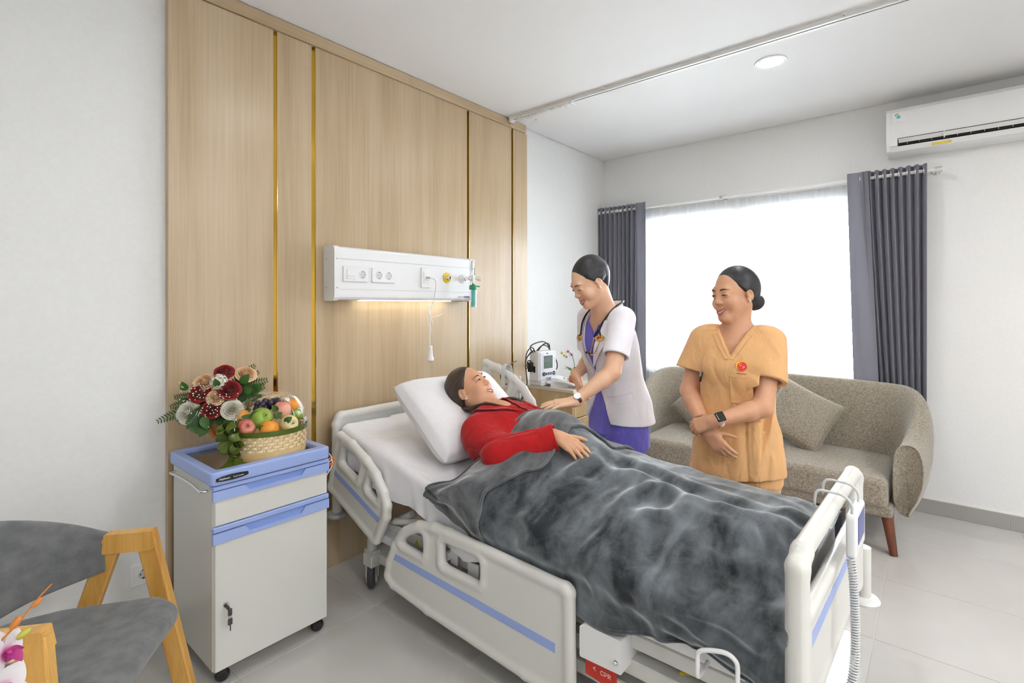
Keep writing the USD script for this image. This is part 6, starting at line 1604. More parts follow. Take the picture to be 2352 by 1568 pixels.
def patch(fld, uv, o, U, V, N, off=.003, thick=.0025):
    """a grid of points (u, v) laid on the garment along -N, lifted off it"""
    uv = np.asarray(uv, float); pts = np.asarray(o, float) + uv[..., :1] * U + uv[..., 1:2] * V + np.asarray(N, float) * .25
    q = fld.cast(pts.reshape(-1, 3), -np.asarray(N, float), 70).reshape(uv.shape[:-1] + (3,))
    return grid_mesh(q + unit(N) * off, thick)
def quad_uv(c00, c10, c11, c01, n=10, m=6):
    a, b = np.linspace(0, 1, n)[:, None, None], np.linspace(0, 1, m)[None, :, None]
    c = [np.asarray(q, float) for q in (c00, c10, c11, c01)]
    return c[0] * (1 - a) * (1 - b) + c[1] * a * (1 - b) + c[2] * a * b + c[3] * (1 - a) * b
Z = V3(0, 0, 1)
def shoe(prims_c, d, S=1.0):
    c = np.asarray(prims_c, float); d = unit((d[0], d[1], 0))
    return surface([('+', sd_cone(c + d * .16 * S + V3(0, 0, .032), c - d * .06 * S + V3(0, 0, .038), .034 * S, .036 * S), .01), ('+', sd_cone(c + d * .05, c + V3(0, 0, .07) - d * .04, .036, .040), .03), ('&', sd_plane((0, 0, .001), (0, 0, -1)), .004)], .006)
# ================================================================== nurse in the orange scrubs
ns = thing('person', 'smiling person with a black low bun in orange scrubs, hands folded, standing by the sofa', 'person')
def build_nurse():
    f, l = V3(-.996, -.085, 0), V3(.085, -.996, 0)
    C = V3(2.475, .713, 0)
    B = lambda a, b, z: C + l * a + f * b + Z * z
    H = Head((2.460, .716, 1.446), (-.862, .490, -.13), (-.03, .06, 1), 1.07)
    SL, SR = B(.148, -.005, 1.226), B(-.150, .0, 1.224)
    EL, WL = B(.130, .125, .955), V3(2.218, .7286, .8994)
    ER, WR = B(-.200, .045, .985), V3(2.270, .7800, .8366)
    body = H.prims()
    nb = B(0, -.015, 1.285)
    body += [('+', sd_cone(H.w((0, -.024, -.055)), nb, .052, .056), .03), ('+', sd_cone(H.w((0, .0, -.07)), B(0, .02, 1.25), .036, .048), .03),
             ('+', sd_cone(B(-.13, -.01, 1.245), B(.13, -.01, 1.245), .050, .050), .05),
             ('+', sd_stack([(B(0, 0, .78), .165, .105), (B(0, 0, .92), .135, .095), (B(0, .01, 1.08), .150, .105), (B(0, 0, 1.22), .145, .085)], l, f), .05)]
    body += arm_prims(SL, EL, WL) + arm_prims(SR, ER, WR)
    for s in (-1, 1):
        hip, kn, an = B(s * .085, 0, .78), B(s * .085, .01, .43), B(s * .085, -.01, .08)
        body += [('+', sd_cone(hip, kn, .085, .055), .04), ('+', sd_cone(kn, an, .052, .036), .02), ('+', sd_cone(an - Z * .04, an - Z * .045 + f * .12, .036, .028), .02)]
    # left hand closes over the right wrist, right hand hangs below with curled fingers
    body += hand_prims(WL, V3(.03, .90, -.40), unit(V3(-.80, -.15, .55)), 1, .96, (.50, .55, .60, .65), .03, .55, .5)
    body += hand_prims(WR, V3(-.06, -.74, -.66), unit(V3(-.92, .12, .10)), -1, .98, (.22, .28, .36, .44), .0, .50, .15)
    sk = surface(body, .0036)
    fld = Field(body)
    obj('body', sk, M['skin'], ns, smooth=True)
    H.details(fld, ns, M['brow'], lids=.17, smile=1.25)
    # hair
    def groove(p, d):
        q = H.loc(p); a = np.arctan2(q[:, 0], q[:, 2] + .01); return d + .00045 * np.sin(70 * a + 9 * np.sin(3 * a) + 12 * q[:, 1])
    hair = [('+', H.el((0, -.022, .042), (.0760, .0900, .0800)), 0), ('+', H.el((0, -.066, .012), (.066, .052, .075)), .03), ('+', H.el((0, -.104, -.048), (.046, .040, .038)), .022),
            ('+', H.el((.062, -.012, .012), (.018, .050, .036)), .02), ('+', H.el((-.062, -.012, .012), (.018, .050, .036)), .02),
            ('&', sd_fn(lambda p: (lambda q: (q[:, 1] - (.006 + .86 * (q[:, 2] + .002)) + .10 * np.abs(q[:, 0])) * .75)(H.loc(p))), .006),
            ('-', H.el((.080, -.010, -.020), (.022, .021, .034)), .006), ('-', H.el((-.080, -.010, -.020), (.022, .021, .034)), .006),
            ('-', H.co((0, .0, -.16), (0, .012, -.075), .085, .045), .012)]
    swept_hair(H, (0, -.104, -.048), 'hair', surface(hair, .0034), M['hair_black'], ns)
    # scrub top
    wr_ = wrinkles(.017, 6.5, (.1, .1, 1), 31)
    top = [('+', sd_stack([(B(0, .005, .60), .205, .150), (B(0, .005, .78), .192, .135), (B(0, .01, .95), .172, .120), (B(0, .022, 1.10), .176, .130), (B(0, .006, 1.20), .165, .112), (B(0, -.012, 1.272), .115, .075)], l, f, 2.5), 0),
           ('+', sd_cone(B(-.10, -.01, 1.252), B(.10, -.01, 1.252), .052, .052), .05),
           ('+', sd_cone(SL + Z * .008, SL * .36 + EL * .64 + l * .012, .062, .083), .04), ('+', sd_cone(SR + Z * .008, SR * .36 + ER * .64 - l * .012, .062, .080), .04)]
    def post(p, d): return d + wr_(p) * np.clip((1.27 - p[:, 2]) * 6, .15, 1)
    def sleeve_cut(s, e, lift):
        ax = unit(e - s); o = s + ax * np.linalg.norm(e - s) * .60
        near = lambda p: np.maximum(-(p - o) @ ax, np.linalg.norm((p - o) - ((p - o) @ ax)[:, None] * ax, axis=1) - .098)
        return near
    cuts = [('-', sd_fn(lambda p, g=sleeve_cut(SL, EL, 0): np.maximum(g(p), .122 - (p - C) @ l)), .004),
            ('-', sd_fn(lambda p, g=sleeve_cut(SR, ER, 0): np.maximum(g(p), .135 + (p - C) @ l)), .004),
            ('-', sd_cone(SL * .42 + EL * .58, EL, .060, .072), .004), ('-', sd_cone(SR * .42 + ER * .58, ER, .058, .070), .004),
            ('&', sd_fn(lambda p: .618 + .018 * np.sin(((p - C) @ l) * 9) + .10 * np.clip(-((p - C) @ l), 0, 1) - p[:, 2]), .004),
            ('-', sd_stack([(B(0, 0, .55), .190, .135), (B(0, 0, .70), .175, .120)], l, f, 2.5), .01),
            # V neck and collar opening
            ('-', sd_fn(lambda p: np.maximum(np.maximum(np.abs((p - C) @ l) - .56 * (p[:, 2] - 1.170), -(p - C) @ f - .02) * .85, 1.170 - p[:, 2])), .003),
            ('-', sd_cone(nb - Z * .02, nb + Z * .10, .058, .075), .006)]
    tp = top + [warp(post)] + cuts
    tm = surface(tp, .0045, pad=.012)
    obj('scrub_top', tm, M['scrub_orange'], ns, smooth=60)
    tf = Field(top[:2], post)
    # neckline facing, pocket, placket fold and emblem
    for s in (-1, 1):
        uv = quad_uv((s * .003, 1.158), (s * .017, 1.154), (s * .082, 1.262), (s * .064, 1.266), 4, 16)
        obj('neckband', patch(tf, uv, C, l, Z, f, .003, .003), M['scrub_orange'], ns, smooth=True)
    uv = quad_uv((.004, .965), (.096, .962), (.096, 1.078), (.004, 1.082), 12, 12)
    pk = obj('chest_pocket', patch(tf, uv, C, l, Z, f, .003, .003), M['scrub_orange'], ns, smooth=True)
    th = np.linspace(0, 2 * PI, 28); rr = np.linspace(0, 1, 5)
    def disc(cu, cz, r): return np.stack([cu + rr[:, None] * r * np.cos(th)[None], cz + rr[:, None] * r * np.sin(th)[None]], -1)
    em = obj('emblem', patch(tf, disc(.049, 1.131, .0215), C, l, Z, f, .0035, .001), plain('emblem_yellow', (.85, .50, .03), .5), ns, smooth=True, label='round red and yellow emblem on the chest')
    obj('emblem_disc', patch(tf, disc(.053, 1.128, .0190), C, l, Z, f, .0048, .001), plain('emblem_red', (.75, .03, .015), .5), em, smooth=True)
    e0 = tf.cast((C + l * .053 + Z * 1.128 + f * .3)[None], -f)[0]
    e1 = tf.cast((C + l * .065 + Z * 1.128 + f * .3)[None], -f)[0]; e2 = tf.cast((C + l * .053 + Z * 1.140 + f * .3)[None], -f)[0]
    ux, vz = unit(e1 - e0), unit(e2 - e0); nn = np.cross(ux, vz); ux, nn = (ux, nn) if nn @ f > 0 else (-ux, -nn)
    obj('lettering', cat_([text('C', e0 - ux * .0125 + vz * .001 + nn * .007, ux, vz, .0115), text('P', e0 + ux * .0010 - vz * .0105 + nn * .007, ux, vz, .0115)]), plain('emblem_pale', (.9, .70, .50), .5), em)
    obj('script_line', patch(tf, quad_uv((.032, 1.0965), (.070, 1.0945), (.070, 1.0970), (.032, 1.0990), 8, 3), C, l, Z, f, .0035, .001), M['red'], em, smooth=True)
    # pen clipped at the right armpit
    pn = obj('pen', cat_([cyl(B(-.128, .125, 1.045), B(-.120, .128, 1.09), .0045, 10), bx(0, 0, 0, .001, .001, .001)][:1]), M['black'], ns, label='pen clipped to the top')
    obj('pen_clip', cyl(B(-.126, .133, 1.07), B(-.121, .135, 1.095), .0042, 10), M['steel'], pn)
    # trousers
    tr = []
    for s in (-1, 1):
        tr += [('+', sd_cone(B(s * .085, -.005, .72), B(s * .088, .005, .42), .108, .092), .04), ('+', sd_cone(B(s * .088, .005, .42), B(s * .088, -.005, .09), .092, .082), .04)]
    tr += [('+', sd_stack([(B(0, -.005, .60), .182, .128), (B(0, -.005, .84), .165, .118)], l, f, 2.4), .04), ('&', sd_plane((0, 0, .07), (0, 0, -1)), .004)]
    wt = wrinkles(.010, 8, (0, 0, 1), 77)
    obj('trousers', surface(tr, .006, lambda p, d: d + wt(p) * .6, pad=.01), M['scrub_orange'], ns, smooth=True)
    for s in (-1, 1): obj('shoe', shoe(B(s * .088, .0, 0), f), M['shoe'], ns, smooth=True)
    # smart watch on the left wrist
    a = unit(WL - EL); q = WL - a * .022
    n_ = unit(V3(-.66, -.45, .60)); n_ = unit(n_ - a * (n_ @ a)); s_ = np.cross(a, n_)
    ring = np.array([q + (n_ * math.cos(t) * .0285 + s_ * math.sin(t) * .0300) for t in np.linspace(0, 2 * PI, 40, endpoint=False)])
    wt_ = obj('watch', sweep(ring, .0105, 10, flat=.18, closed=True, up=n_), M['white_rubber'], ns, smooth=True, label='square black smart watch on a white band')
    m = rbox((-.0185, -.021, -.006), (.0185, .021, .006), .0055, 2); T = np.eye(4); T[:3, :3] = np.stack([a, s_, n_], 1); T[:3, 3] = q + n_ * .033; m.apply_transform(T)
    obj('watch_case', m, M['black'], wt_, smooth=30)
    m = bx(.0125, -.014, .0061, .0150, .014, .0066); m.apply_transform(T); obj('screen_glint', m, M['chrome'], wt_)
    # ring
    d = unit(V3(-.06, -.74, -.66)); n2 = unit(V3(-.92, .12, .10)); n2 = unit(n2 - d * (n2 @ d)); t2 = np.cross(d, n2)
    p0 = WR + (d * .100 + t2 * .009 + n2 * -.002) * .98
    obj('ring', sweep(np.array([p0 + (n2 * math.cos(t) + t2 * math.sin(t)) * .0098 for t in np.linspace(0, 2 * PI, 24, endpoint=False)]), .0012, 6, closed=True), M['chrome'], ns, smooth=True)
build_nurse()
# ================================================================== doctor in the white coat
dr_ = thing('person', 'person in a white coat over blue scrubs leaning over the bed with outstretched hand', 'person')
def build_doctor():
    f, l = V3(-.907, .414, 0), V3(-.414, -.907, 0)
    P0 = V3(2.520, 1.345, 0)                                   # pelvis on the floor plan
    NB = V3(2.375, 1.335, 1.355)
    lean = (NB - P0 - Z * .86) / (NB[2] - .86)                 # shift per metre of height above the pelvis
    B = lambda a, b, z: P0 + lean * max(z - .86, 0) * np.array([1, 1, 0]) + l * a + f * b + Z * z
    H = Head((2.212, 1.342, 1.510), (-.735, .424, -.535), (-.40, .23, 1), .985)
    SL, SR = NB + l * .152 - Z * .035 + f * .01, NB - l * .150 - Z * .035 + f * .01
    EL, WL = V3(2.165, 1.185, 1.074), V3(1.998, 1.290, .948)
    ER, WR = V3(2.500, 1.515, 1.080), V3(2.320, 1.490, 1.015)
    body = H.prims()
    body += [('+', sd_cone(H.w((0, -.030, -.050)), NB, .050, .054), .03), ('+', sd_cone(H.w((0, .0, -.07)), NB + f * .035 - Z * .03, .040, .046), .03),
             ('+', sd_cone(NB + l * .12 - Z * .03, NB - l * .12 - Z * .03, .050, .050), .05),
             ('+', sd_stack([(B(0, 0, .80), .160, .105), (B(0, 0, .98), .132, .092), (B(0, .01, 1.16), .150, .105), (B(0, 0, 1.30), .140, .080)], l, f, axis=(0, 0, 1)), .05)]
    body += arm_prims(SL, EL, WL, (.050, .040, .039, .0245)) + arm_prims(SR, ER, WR, (.050, .040, .039, .0245))
    for s in (-1, 1):
        hip, kn, an = B(s * .085, 0, .82), B(s * .085, .01, .46), B(s * .085, -.01, .08)
        body += [('+', sd_cone(hip, kn, .085, .055), .04), ('+', sd_cone(kn, an, .052, .036), .02), ('+', sd_cone(an - Z * .04, an - Z * .045 + f * .12, .036, .028), .02)]
    body += hand_prims(WL, V3(-.80, .58, -.10), V3(-.08, -.15, .98), 1, .98, (.10, .10, .12, .14), .16, .75, .15)
    body += hand_prims(WR, V3(-.25, -.52, -.80), V3(-.60, .55, .1), 1, .94, (.30, .35, .45, .55), .05, .6, .3)
    sk = surface(body, .0036); fld = Field(body)
    obj('body', sk, M['skin_fair'], dr_, smooth=True)
    H.details(fld, dr_, M['brow'], lids=.13, smile=1.3)
    def groove(p, d):
        q = H.loc(p); a = np.arctan2(q[:, 0], q[:, 2] + .01); return d + .00045 * np.sin(66 * a + 8 * np.sin(2.5 * a) + 16 * q[:, 1])
    hair = [('+', H.el((0, -.022, .042), (.0760, .0900, .0800)), 0), ('+', H.el((0, -.072, .034), (.060, .056, .064)), .025), ('+', H.el((0, -.074, .004), (.054, .042, .066)), .03),
            ('+', H.el((.062, -.010, .014), (.018, .050, .036)), .02), ('+', H.el((-.062, -.010, .014), (.018, .050, .036)), .02),
            ('&', sd_fn(lambda p: (lambda q: (q[:, 1] - (.010 + .84 * (q[:, 2] - .002)) + .10 * np.abs(q[:, 0])) * .75)(H.loc(p))), .006),
            ('-', H.el((.080, -.010, -.020), (.022, .021, .034)), .006), ('-', H.el((-.080, -.010, -.020), (.022, .021, .034)), .006),
            ('-', H.co((0, -.01, -.17), (0, -.005, -.085), .085, .045), .012), ('+', H.el((0, -.064, -.036), (.044, .026, .046)), .018), ('+', H.el((0, -.045, .068), (.064, .058, .054)), .03)]
    swept_hair(H, (0, -.095, .030), 'hair', surface(hair, .0034), M['hair_black'], dr_)
    # blue scrub top and trousers
    wb_ = wrinkles(.008, 9, (.05, .05, 1), 12)
    st_ = [('+', sd_stack([(B(0, .005, .70), .172, .122), (B(0, .005, .90), .160, .116), (B(0, .01, 1.05), .150, .112), (B(0, .018, 1.18), .158, .118), (B(0, .006, 1.28), .145, .098), (NB - Z * .012, .100, .068)], l, f, 2.4, axis=(0, 0, 1)), 0),
           ('&', sd_plane((0, 0, .70), (0, 0, -1)), .004),
           ('-', sd_fn(lambda p: np.maximum(np.maximum(np.abs((p - NB) @ l) - .42 * (p[:, 2] - 1.225), -(p - NB) @ f - .0) * .85, 1.225 - p[:, 2])), .003),
           ('-', sd_cone(NB - Z * .02, NB + Z * .10, .056, .07), .006)]
    obj('scrub_top', surface(st_, .005, lambda p, d: d + wb_(p) * .6, pad=.01), M['scrub_blue'], dr_, smooth=60)
    tr = []
    for s in (-1, 1):
        tr += [('+', sd_cone(B(s * .085, .0, .76), B(s * .088, .005, .45), .106, .088), .035), ('+', sd_cone(B(s * .088, .005, .45), B(s * .088, -.005, .09), .088, .080), .03)]
    tr += [('+', sd_stack([(B(0, -.005, .64), .178, .128), (B(0, -.005, .88), .158, .112)], l, f, 2.4, axis=(0, 0, 1)), .04), ('&', sd_plane((0, 0, .07), (0, 0, -1)), .004)]
    wt = wrinkles(.014, 8, (0, 0, 1), 41)
    obj('trousers', surface(tr, .006, lambda p, d: d + wt(p) * .7, pad=.01), M['scrub_blue'], dr_, smooth=True)
    for s in (-1, 1): obj('shoe', shoe(B(s * .088, .0, 0), f), M['shoe'], dr_, smooth=True)
    # coat
    wc = wrinkles(.009, 7.5, (.1, -.1, 1), 55)
    ct = [('+', sd_stack([(B(0, -.012, .74), .212, .162), (B(0, -.008, .86), .196, .150), (B(0, 0, 1.02), .168, .130), (B(0, .012, 1.17), .174, .134), (B(0, .004, 1.27), .158, .110), (NB - Z * .02, .112, .076)], l, f, 2.4, axis=(0, 0, 1)), 0),
          ('+', sd_cone(NB + l * .11 - Z * .025, NB - l * .11 - Z * .025, .055, .055), .05),
          ('+', sd_cone(SL + Z * .004, SL * .22 + EL * .78, .064, .068), .03), ('+', sd_cone(SR + Z * .004, SR * .22 + ER * .78, .064, .068), .03)]
    def sleeve_end(s, e, frac, half):
        ax = unit(e - s); o = s + (e - s) * frac
        return lambda p: np.maximum(-(p - o) @ ax, np.linalg.norm((p - o) - ((p - o) @ ax)[:, None] * ax, axis=1) - half)
    gate = lambda sgn: (lambda p: .115 - sgn * ((p - NB) @ l))
    fL, fR = sleeve_end(SL, EL, .70, .088), sleeve_end(SR, ER, .70, .088)
    def front(p):
        """the open front: a V above the button, cut away below it"""
        u = (p - NB - (lean * np.array([1, 1, 0])) * (p[:, 2:3] - NB[2])) @ l - .010; zz = p[:, 2]
        wid = np.where(zz > 1.05, .012 + .30 * np.maximum(zz - 1.05, 0), .008 + .9 * np.maximum(.98 - zz, 0) ** 1.6 + .10 * np.maximum(1.05 - zz, 0))
        wid = np.minimum(wid, .13 + .0 * zz)
        return np.maximum(np.abs(u) - wid, -((p - NB - (lean * np.array([1, 1, 0])) * (p[:, 2:3] - NB[2])) @ f) + .0) * .8
    def hemf(p):
        u = np.abs((p - P0) @ l); fr = (p - P0) @ f
        return .765 + .05 * np.clip(fr, 0, 1) + .25 * np.maximum(.09 - u, 0) * (fr > 0) - p[:, 2]
    inner = sd_stack([(B(0, -.012, .70), .192, .142), (B(0, -.008, .86), .174, .128), (B(0, 0, 1.02), .146, .108), (B(0, .012, 1.17), .150, .110), (B(0, .004, 1.24), .130, .085)], l, f, 2.4, axis=(0, 0, 1))
    cuts = [('-', inner, .004), ('-', sd_fn(lambda p: np.maximum(fL(p), gate(1)(p))), .004), ('-', sd_fn(lambda p: np.maximum(fR(p), gate(-1)(p))), .004),
            ('-', sd_cone(SL * .34 + EL * .66, EL, .052, .060), .004), ('-', sd_cone(SR * .34 + ER * .66, ER, .052, .060), .004),
            ('-', sd_fn(front), .003), ('&', sd_fn(hemf), .004), ('-', sd_cone(NB - Z * .02, NB + Z * .10, .058, .074), .006)]
    post = lambda p, d: d + wc(p) * .65 * np.clip((1.34 - p[:, 2]) * 5, .1, 1)
    outer = Field(ct[:2], post)
    cm = surface(ct + [warp(post)] + cuts, .0045, pad=.008)
    co_ = obj('coat', cm, M['coat_white'], dr_, smooth=60)
    sh = lambda zz: NB + (lean * np.array([1, 1, 0])) * (zz - NB[2])
    def lay(uv, off=.004, th=.003, N=f, T=l):
        uv = np.asarray(uv, float); c = P0[None, None] + (lean * np.array([1, 1, 0]))[None, None] * np.maximum(uv[..., 1:2] - .86, 0) + uv[..., :1] * T + uv[..., 1:2] * Z + N * .30
        q = outer.cast(c.reshape(-1, 3), -N, 70).reshape(c.shape); return grid_mesh(q + N * off, th)
    for s in (-1, 1):
        e = lambda zz, d: (s * (.012 + .30 * max(zz - 1.05, 0) + d) + .010, zz)
        rows = []
        for k in range(14):
            zz = 1.075 + (1.318 - 1.075) * k / 13
            wd = np.interp(k / 13, [0, .45, .62, .66, 1], [.006, .052, .062, .048, .050])
            rows.append([e(zz, .002 + wd * q) for q in np.linspace(0, 1, 6)])
        obj('lapel', lay(np.array(rows), .010, .0045), M['coat_white'], co_, smooth=True)
    cb_ = spline([NB + l * .100 + f * .060 - Z * .020, NB + l * .086 + f * .010 + Z * .030, NB + l * .060 - f * .046 + Z * .056, NB - f * .066 + Z * .062, NB - l * .060 - f * .046 + Z * .056, NB - l * .086 + f * .010 + Z * .030, NB - l * .100 + f * .060 - Z * .020], 40)
    cout = cb_ - NB; cout[:, 2] = 0; cout /= np.linalg.norm(cout, axis=1, keepdims=True)
    obj('collar', grid_mesh(np.stack([cb_ - Z * .050 - cout * .002, cb_ - Z * .02 + cout * .002, cb_ + cout * .004, cb_ + cout * .009 - Z * .012, cb_ + cout * .016 - Z * .036], 1), .002), M['coat_white'], co_, smooth=True)
    obj('pocket_flap', lay(quad_uv((-.075, .872), (.055, .905), (.055, .950), (-.075, .915), 10, 6), .005, .004, unit(f * .45 + l * .9), unit(l * .45 - f * .9)), M['coat_white'], co_, smooth=True)
    obj('button', lathe([(0, .003), (.008, .003), (.010, .001), (.010, -.001)], outer.cast((sh(1.035) + l * .028 - Z * (NB[2] - 1.035) * 0 + f * .25)[None] * np.array([1, 1, 0]) + np.array([[0, 0, 1.035]]), -f)[0] + f * .004, f, 18), M['white_gloss'], co_, smooth=True)
    # gold name badge
    th = np.linspace(0, 2 * PI, 28); rr = np.linspace(0, 1, 5)
    uv = np.stack([.096 + rr[:, None] * .026 * np.cos(th)[None], 1.228 + rr[:, None] * .0155 * np.sin(th)[None]], -1)
    bd = obj('badge', lay(uv, .019, .003), M['gold'], dr_, smooth=True, label='oval gold badge on the coat')
    obj('badge_emblem', lay(np.stack([.092 + rr[:, None] * .008 * np.cos(th)[None], 1.229 + rr[:, None] * .008 * np.sin(th)[None]], -1), .0205, .001), M['red'], bd, smooth=True)
    # watch on the left wrist
    a = unit(WL - EL); q = WL - a * .018; n_ = V3(-.45, -.50, .74); n_ = unit(n_ - a * (n_ @ a)); s_ = np.cross(a, n_)
    ring = np.array([q + (n_ * math.cos(t) * .0275 + s_ * math.sin(t) * .0285) for t in np.linspace(0, 2 * PI, 40, endpoint=False)])
    wa = obj('watch', sweep(ring, .0085, 10, flat=.2, closed=True, up=n_), M['leather'], dr_, smooth=True, label='silver watch with a maroon strap')
    obj('watch_case', cyl(q + n_ * .027, q + n_ * .035, .0165, 28), M['steel'], wa, smooth=30)
    obj('watch_face', cyl(q + n_ * .035, q + n_ * .0356, .0140, 28), M['white_gloss'], wa)
    d = unit(V3(-.80, .58, -.10)); n2 = unit(V3(-.08, -.15, .98)); n2 = unit(n2 - d * (n2 @ d)); t2 = np.cross(d, n2)
    p0 = WL + (d * .106 - t2 * .011 + n2 * .0005) * .98
    rg_ = obj('ring', sweep(np.array([p0 + (n2 * math.cos(t) + t2 * math.sin(t)) * .0096 for t in np.linspace(0, 2 * PI, 24, endpoint=False)]), .0012, 6, closed=True), M['chrome'], dr_, smooth=True)
    obj('stone', ell(p0 + n2 * .0112, (.0042,) * 3, 1), M['chrome'], rg_)
    # stethoscope round the neck
    s_t = thing('stethoscope', 'black stethoscope with gold chest piece hanging round the neck of the doctor', 'stethoscope')
    def onc(u, zz, off):
        c = (P0 + (lean * np.array([1, 1, 0])) * max(zz - .86, 0) + l * u + Z * zz + f * .25)[None]; c[0, 2] = zz
        return outer.cast(c, -f, 70)[0] + f * off
    yoke = onc(.080, 1.275, .014)
    tubeR = [onc(-.070, 1.235, .014), onc(-.078, 1.27, .014), onc(-.084, 1.305, .012), NB - l * .100 + f * .022 + Z * .026, NB - l * .076 - f * .050 + Z * .058, NB - f * .084 + Z * .064, NB + l * .076 - f * .050 + Z * .058, NB + l * .100 + f * .022 + Z * .026, onc(.092, 1.305, .012), yoke]
    obj('tubing', sweep(spline(tubeR, 90), .0052, 10), M['black'], s_t, smooth=True)
    for (u1, u2, dz) in ((.058, .022, 0), (.102, .044, -.004)):
        p1 = onc(u1, 1.232 + dz, .014); p2 = onc((u1 + u2) / 2 + .010, 1.175 + dz, .014); p3 = onc(u2, 1.142 + dz, .015); p4 = onc(u2 - .018, 1.147 + dz, .017)
        obj('binaural_tube', sweep(spline([yoke, yoke * .5 + p1 * .5, p1], 12), .0052, 10), M['black'], s_t, smooth=True)
        obj('ear_tube', sweep(spline([p1, p2, p3, p4], 24), .0026, 8), M['gold'], s_t, smooth=True)
        obj('ear_tip', ell(p4, (.0068, .0068, .0068), 2), M['black'], s_t, smooth=True)
    pc = onc(-.068, 1.220, .014)
    hd = obj('chest_piece', lathe([(0, .012), (.016, .012), (.0185, .009), (.019, .004), (.012, .001), (.011, -.006), (0, -.008)], pc, unit(l * -.75 + f * .6), 28), M['gold'], s_t, smooth=35)
    obj('diaphragm', cyl(pc + unit(l * -.75 + f * .6) * .012, pc + unit(l * -.75 + f * .6) * .0132, .0155, 26), M['black'], hd)
build_doctor()
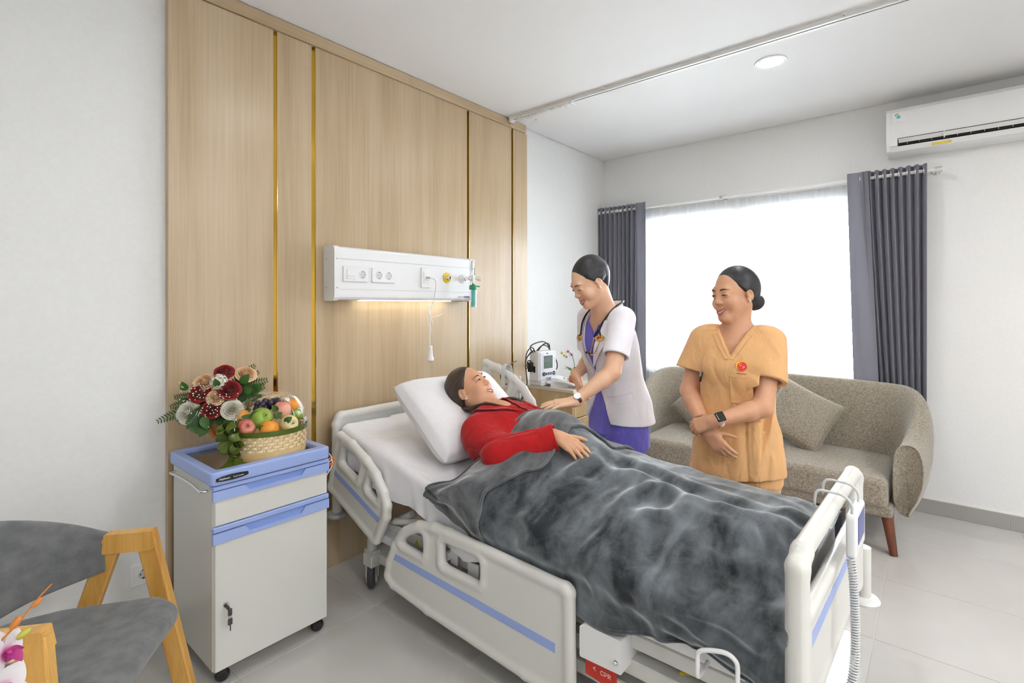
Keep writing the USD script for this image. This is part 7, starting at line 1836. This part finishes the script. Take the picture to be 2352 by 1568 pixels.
# ================================================================== patient in the red blouse
pa = thing('person', 'person with brown hair in a red blouse lying in the bed, hand on the belly', 'person')
def build_patient():
    A = V3(1, 0, 0)
    c0, c1, c2, c3, c4 = V3(1.872, 1.10, .668), V3(1.872, 1.32, .715), V3(1.870, 1.53, .775), V3(1.868, 1.645, .825), V3(1.862, 1.712, .862)
    ax = unit(c4 - c0); U = unit(np.cross(A, ax)); U = U if U[2] > 0 else -U
    H = Head((1.857, 1.832, .968), (.22, -.79, .57), (-.22, .47, .80), 1.04)
    SR, SL = V3(1.690, 1.640, .822), V3(2.045, 1.650, .838)
    ER, WR = V3(1.612, 1.415, .765), V3(1.745, 1.212, .848)
    EL, WL = V3(2.115, 1.420, .770), V3(1.985, 1.245, .790)
    body = H.prims(full=.004)
    body += [('+', sd_cone(H.w((0, -.026, -.055)), c4, .050, .056), .03), ('+', sd_cone(H.w((0, .0, -.07)), c3 + U * .055, .042, .050), .03),
             ('+', sd_cone(c3 + A * .13, c3 - A * .13, .052, .052), .05),
             ('+', sd_stack([(c0, .165, .10), (c1, .150, .105), (c2, .155, .105), (c3, .145, .075)], A, U, axis=ax), .05), ('+', sd_ell((1.885, 1.355, .74), (.145, .18, .13)), .05)]
    body += arm_prims(SR, ER, WR) + arm_prims(SL, EL, WL)
    for s in (-1, 1):
        hip, kn, an = V3(1.872 + s * .09, 1.07, .645), V3(1.872 + s * .085, .73, .625), V3(1.872 + s * .075, .42, .612)
        body += [('+', sd_cone(hip, kn, .068, .045), .04), ('+', sd_cone(kn, an, .043, .030), .02), ('+', sd_cone(an + V3(0, -.02, 0), an + V3(0, -.04, .045), .028, .020), .02)]
    body += hand_prims(WR, V3(-.06, -.86, -.26), V3(-.50, -.15, .82), -1, .98, (.26, .26, .28, .32), .07, .7, .25)
    body += hand_prims(WL, V3(-.6, -.75, -.2), V3(.25, -.1, .9), 1, .95, (.3, .3, .3, .3), .1, .7, .2)
    sk = surface(body, .0036); fld = Field(body)
    obj('body', sk, M['skin'], pa, smooth=True)
    H.details(fld, pa, M['brow'], look=(.001, .0005), lids=.42, smile=1.1)
    def groove(p, d):
        q = H.loc(p); a = np.arctan2(q[:, 0], q[:, 2] + .01); return d + .00045 * np.sin(66 * a + 8 * np.sin(2.5 * a) + 14 * q[:, 1])
    hair = [('+', H.el((0, -.022, .042), (.0760, .0900, .0800)), 0), ('+', H.el((0, -.070, .000), (.070, .055, .085)), .03), ('+', H.co((0, -.070, -.03), (0, -.080, -.15), .058, .050), .03),
            ('+', H.el((-.062, -.014, .010), (.018, .048, .036)), .02), ('+', H.el((.062, -.014, .010), (.018, .048, .036)), .02),
            ('&', sd_fn(lambda p: (lambda q: (q[:, 1] - (.004 + .80 * (q[:, 2] - .002)) + .05 * np.abs(q[:, 0])) * .75)(H.loc(p))), .006),
            ('-', H.el((.080, -.010, -.016), (.022, .022, .036)), .006), ('-', H.el((-.080, -.010, -.016), (.022, .022, .036)), .006),
            ('-', H.co((0, .018, -.20), (0, .016, -.08), .075, .046), .012)]
    ha = swept_hair(H, (0, -.09, -.10), 'hair', surface(hair, .0034), M['hair_brown'], pa)
    # blouse
    wr_ = wrinkles(.026, 7.5, (.4, -.8, .3), 91)
    bl_ = [('+', sd_stack([(c0 - ax * .02, .195, .120), (c1, .185, .135), (c2, .190, .135), (c3, .172, .098), (c4 - ax * .01, .112, .070)], A, U, 2.4, axis=ax), 0),
           ('+', sd_ell((1.885, 1.36, .745), (.165, .20, .145)), .05),
           ('+', sd_cone(c3 + A * .10, c3 - A * .10, .056, .056), .05),
           ('+', sd_cone(SR, ER, .064, .070), .05), ('+', sd_cone(ER, WR, .074, .056), .045), ('+', sd_cone(SL, EL, .064, .070), .04), ('+', sd_cone(EL, WL, .070, .054), .02),
           ('+', sd_ell(ER * .5 + SR * .5 + V3(.05, .0, -.05), (.08, .15, .085)), .06)]
    axr = unit(WR - ER); o_r = WR - axr * .010; axl = unit(WL - EL); o_l = WL - axl * .01
    def cuff(o, a_): return lambda p: np.maximum(-(p - o) @ a_, np.linalg.norm((p - o) - ((p - o) @ a_)[:, None] * a_, axis=1) - .085)
    cr_, cl_ = cuff(o_r, axr), cuff(o_l, axl)
    nk = c4 + U * .035
    cuts = [('-', sd_fn(lambda p: np.maximum(cr_(p), (p[:, 0] - 1.84))), .004), ('-', sd_fn(lambda p: np.maximum(cl_(p), 1.88 - p[:, 0])), .004),
            ('-', sd_cone(WR - axr * .05, WR + axr * .03, .040, .048), .004),
            ('&', sd_plane(c1 - ax * .09, -ax), .006),
            ('-', sd_fn(lambda p: np.maximum(np.maximum(np.abs((p - c4) @ A) - .062 - .15 * ((p - c4) @ ax + .10), -((p - c4) @ U) + .0) * .9, -((p - c4) @ ax) - .062)), .006),
            ('-', sd_cone(c4 - ax * .03, c4 + ax * .10, .058, .078), .008)]
    post = lambda p, d: d + wr_(p) * .8
    bf = Field(bl_, post)
    bm = obj('blouse', surface(bl_ + [warp(post)] + cuts, .0045, pad=.012), M['blouse_red'], pa, smooth=60)
    # turned collar, cuff
    def lay(uv, off, th=.004):
        uv = np.asarray(uv, float); c = c4 + uv[..., :1] * A + uv[..., 1:2] * ax + U * .22
        q = bf.cast(c.reshape(-1, 3), -U, 60).reshape(c.shape); return grid_mesh(q + U * off, th)
    for s in (-1, 1):
        rows = []
        for k in range(14):
            v = k / 13; y = .02 - .235 * v; wd = np.interp(v, [0, .35, .62, 1], [.055, .075, .060, .004]); x0_ = np.interp(v, [0, .3, 1], [.062, .060, .012])
            rows.append([(s * (x0_ + wd * q), y) for q in np.linspace(0, 1, 6)])
        obj('collar', lay(np.array(rows), .009, .004), M['blouse_red'], bm, smooth=True)
    obj('cuff', lathe([(.0545, -.075), (.0575, -.073), (.0575, -.004), (.0555, 0), (.0500, 0), (.0505, -.070)], o_r + axr * .006, axr, 36), M['blouse_red'], bm, smooth=30)
    # loose hair lying over the shoulders
    for s, pts in ((-1, [H.w((-.055, -.050, -.07)), c4 - A * .085 + U * .035 + ax * .015, c4 - A * .075 + U * .080 - ax * .05, c4 - A * .050 + U * .092 - ax * .12]), (1, [H.w((.055, -.050, -.07)), c4 + A * .085 + U * .04 + ax * .015, c4 + A * .105 + U * .082 - ax * .05, c4 + A * .135 + U * .080 - ax * .11])):
        c = spline(pts, 26)
        m = sweep(c, .018 * np.interp(np.linspace(0, 1, 26), [0, .5, .85, 1], [1.2, 1, .6, .1]), 22, flat=.55, up=U); v = m.vertices
        hair_obj('hair_lock', m, M['hair_brown'], ha, lambda v: np.tile(np.arange(22) * 4.0, 26).tolist() + [0, 0], lambda v: np.repeat(np.arange(26) * .12, 22).tolist() + [0, 0])
    d = unit(V3(-.06, -.86, -.26)); n2 = V3(-.50, -.15, .82); n2 = unit(n2 - d * (n2 @ d)); t2 = -np.cross(d, n2)
    p0 = WR + (d * .106 - t2 * .011 + n2 * .0005) * .98
    obj('ring', sweep(np.array([p0 + (n2 * math.cos(t) + t2 * math.sin(t)) * .0098 for t in np.linspace(0, 2 * PI, 24, endpoint=False)]), .0012, 6, closed=True), M['gold'], pa, smooth=True)
build_patient()
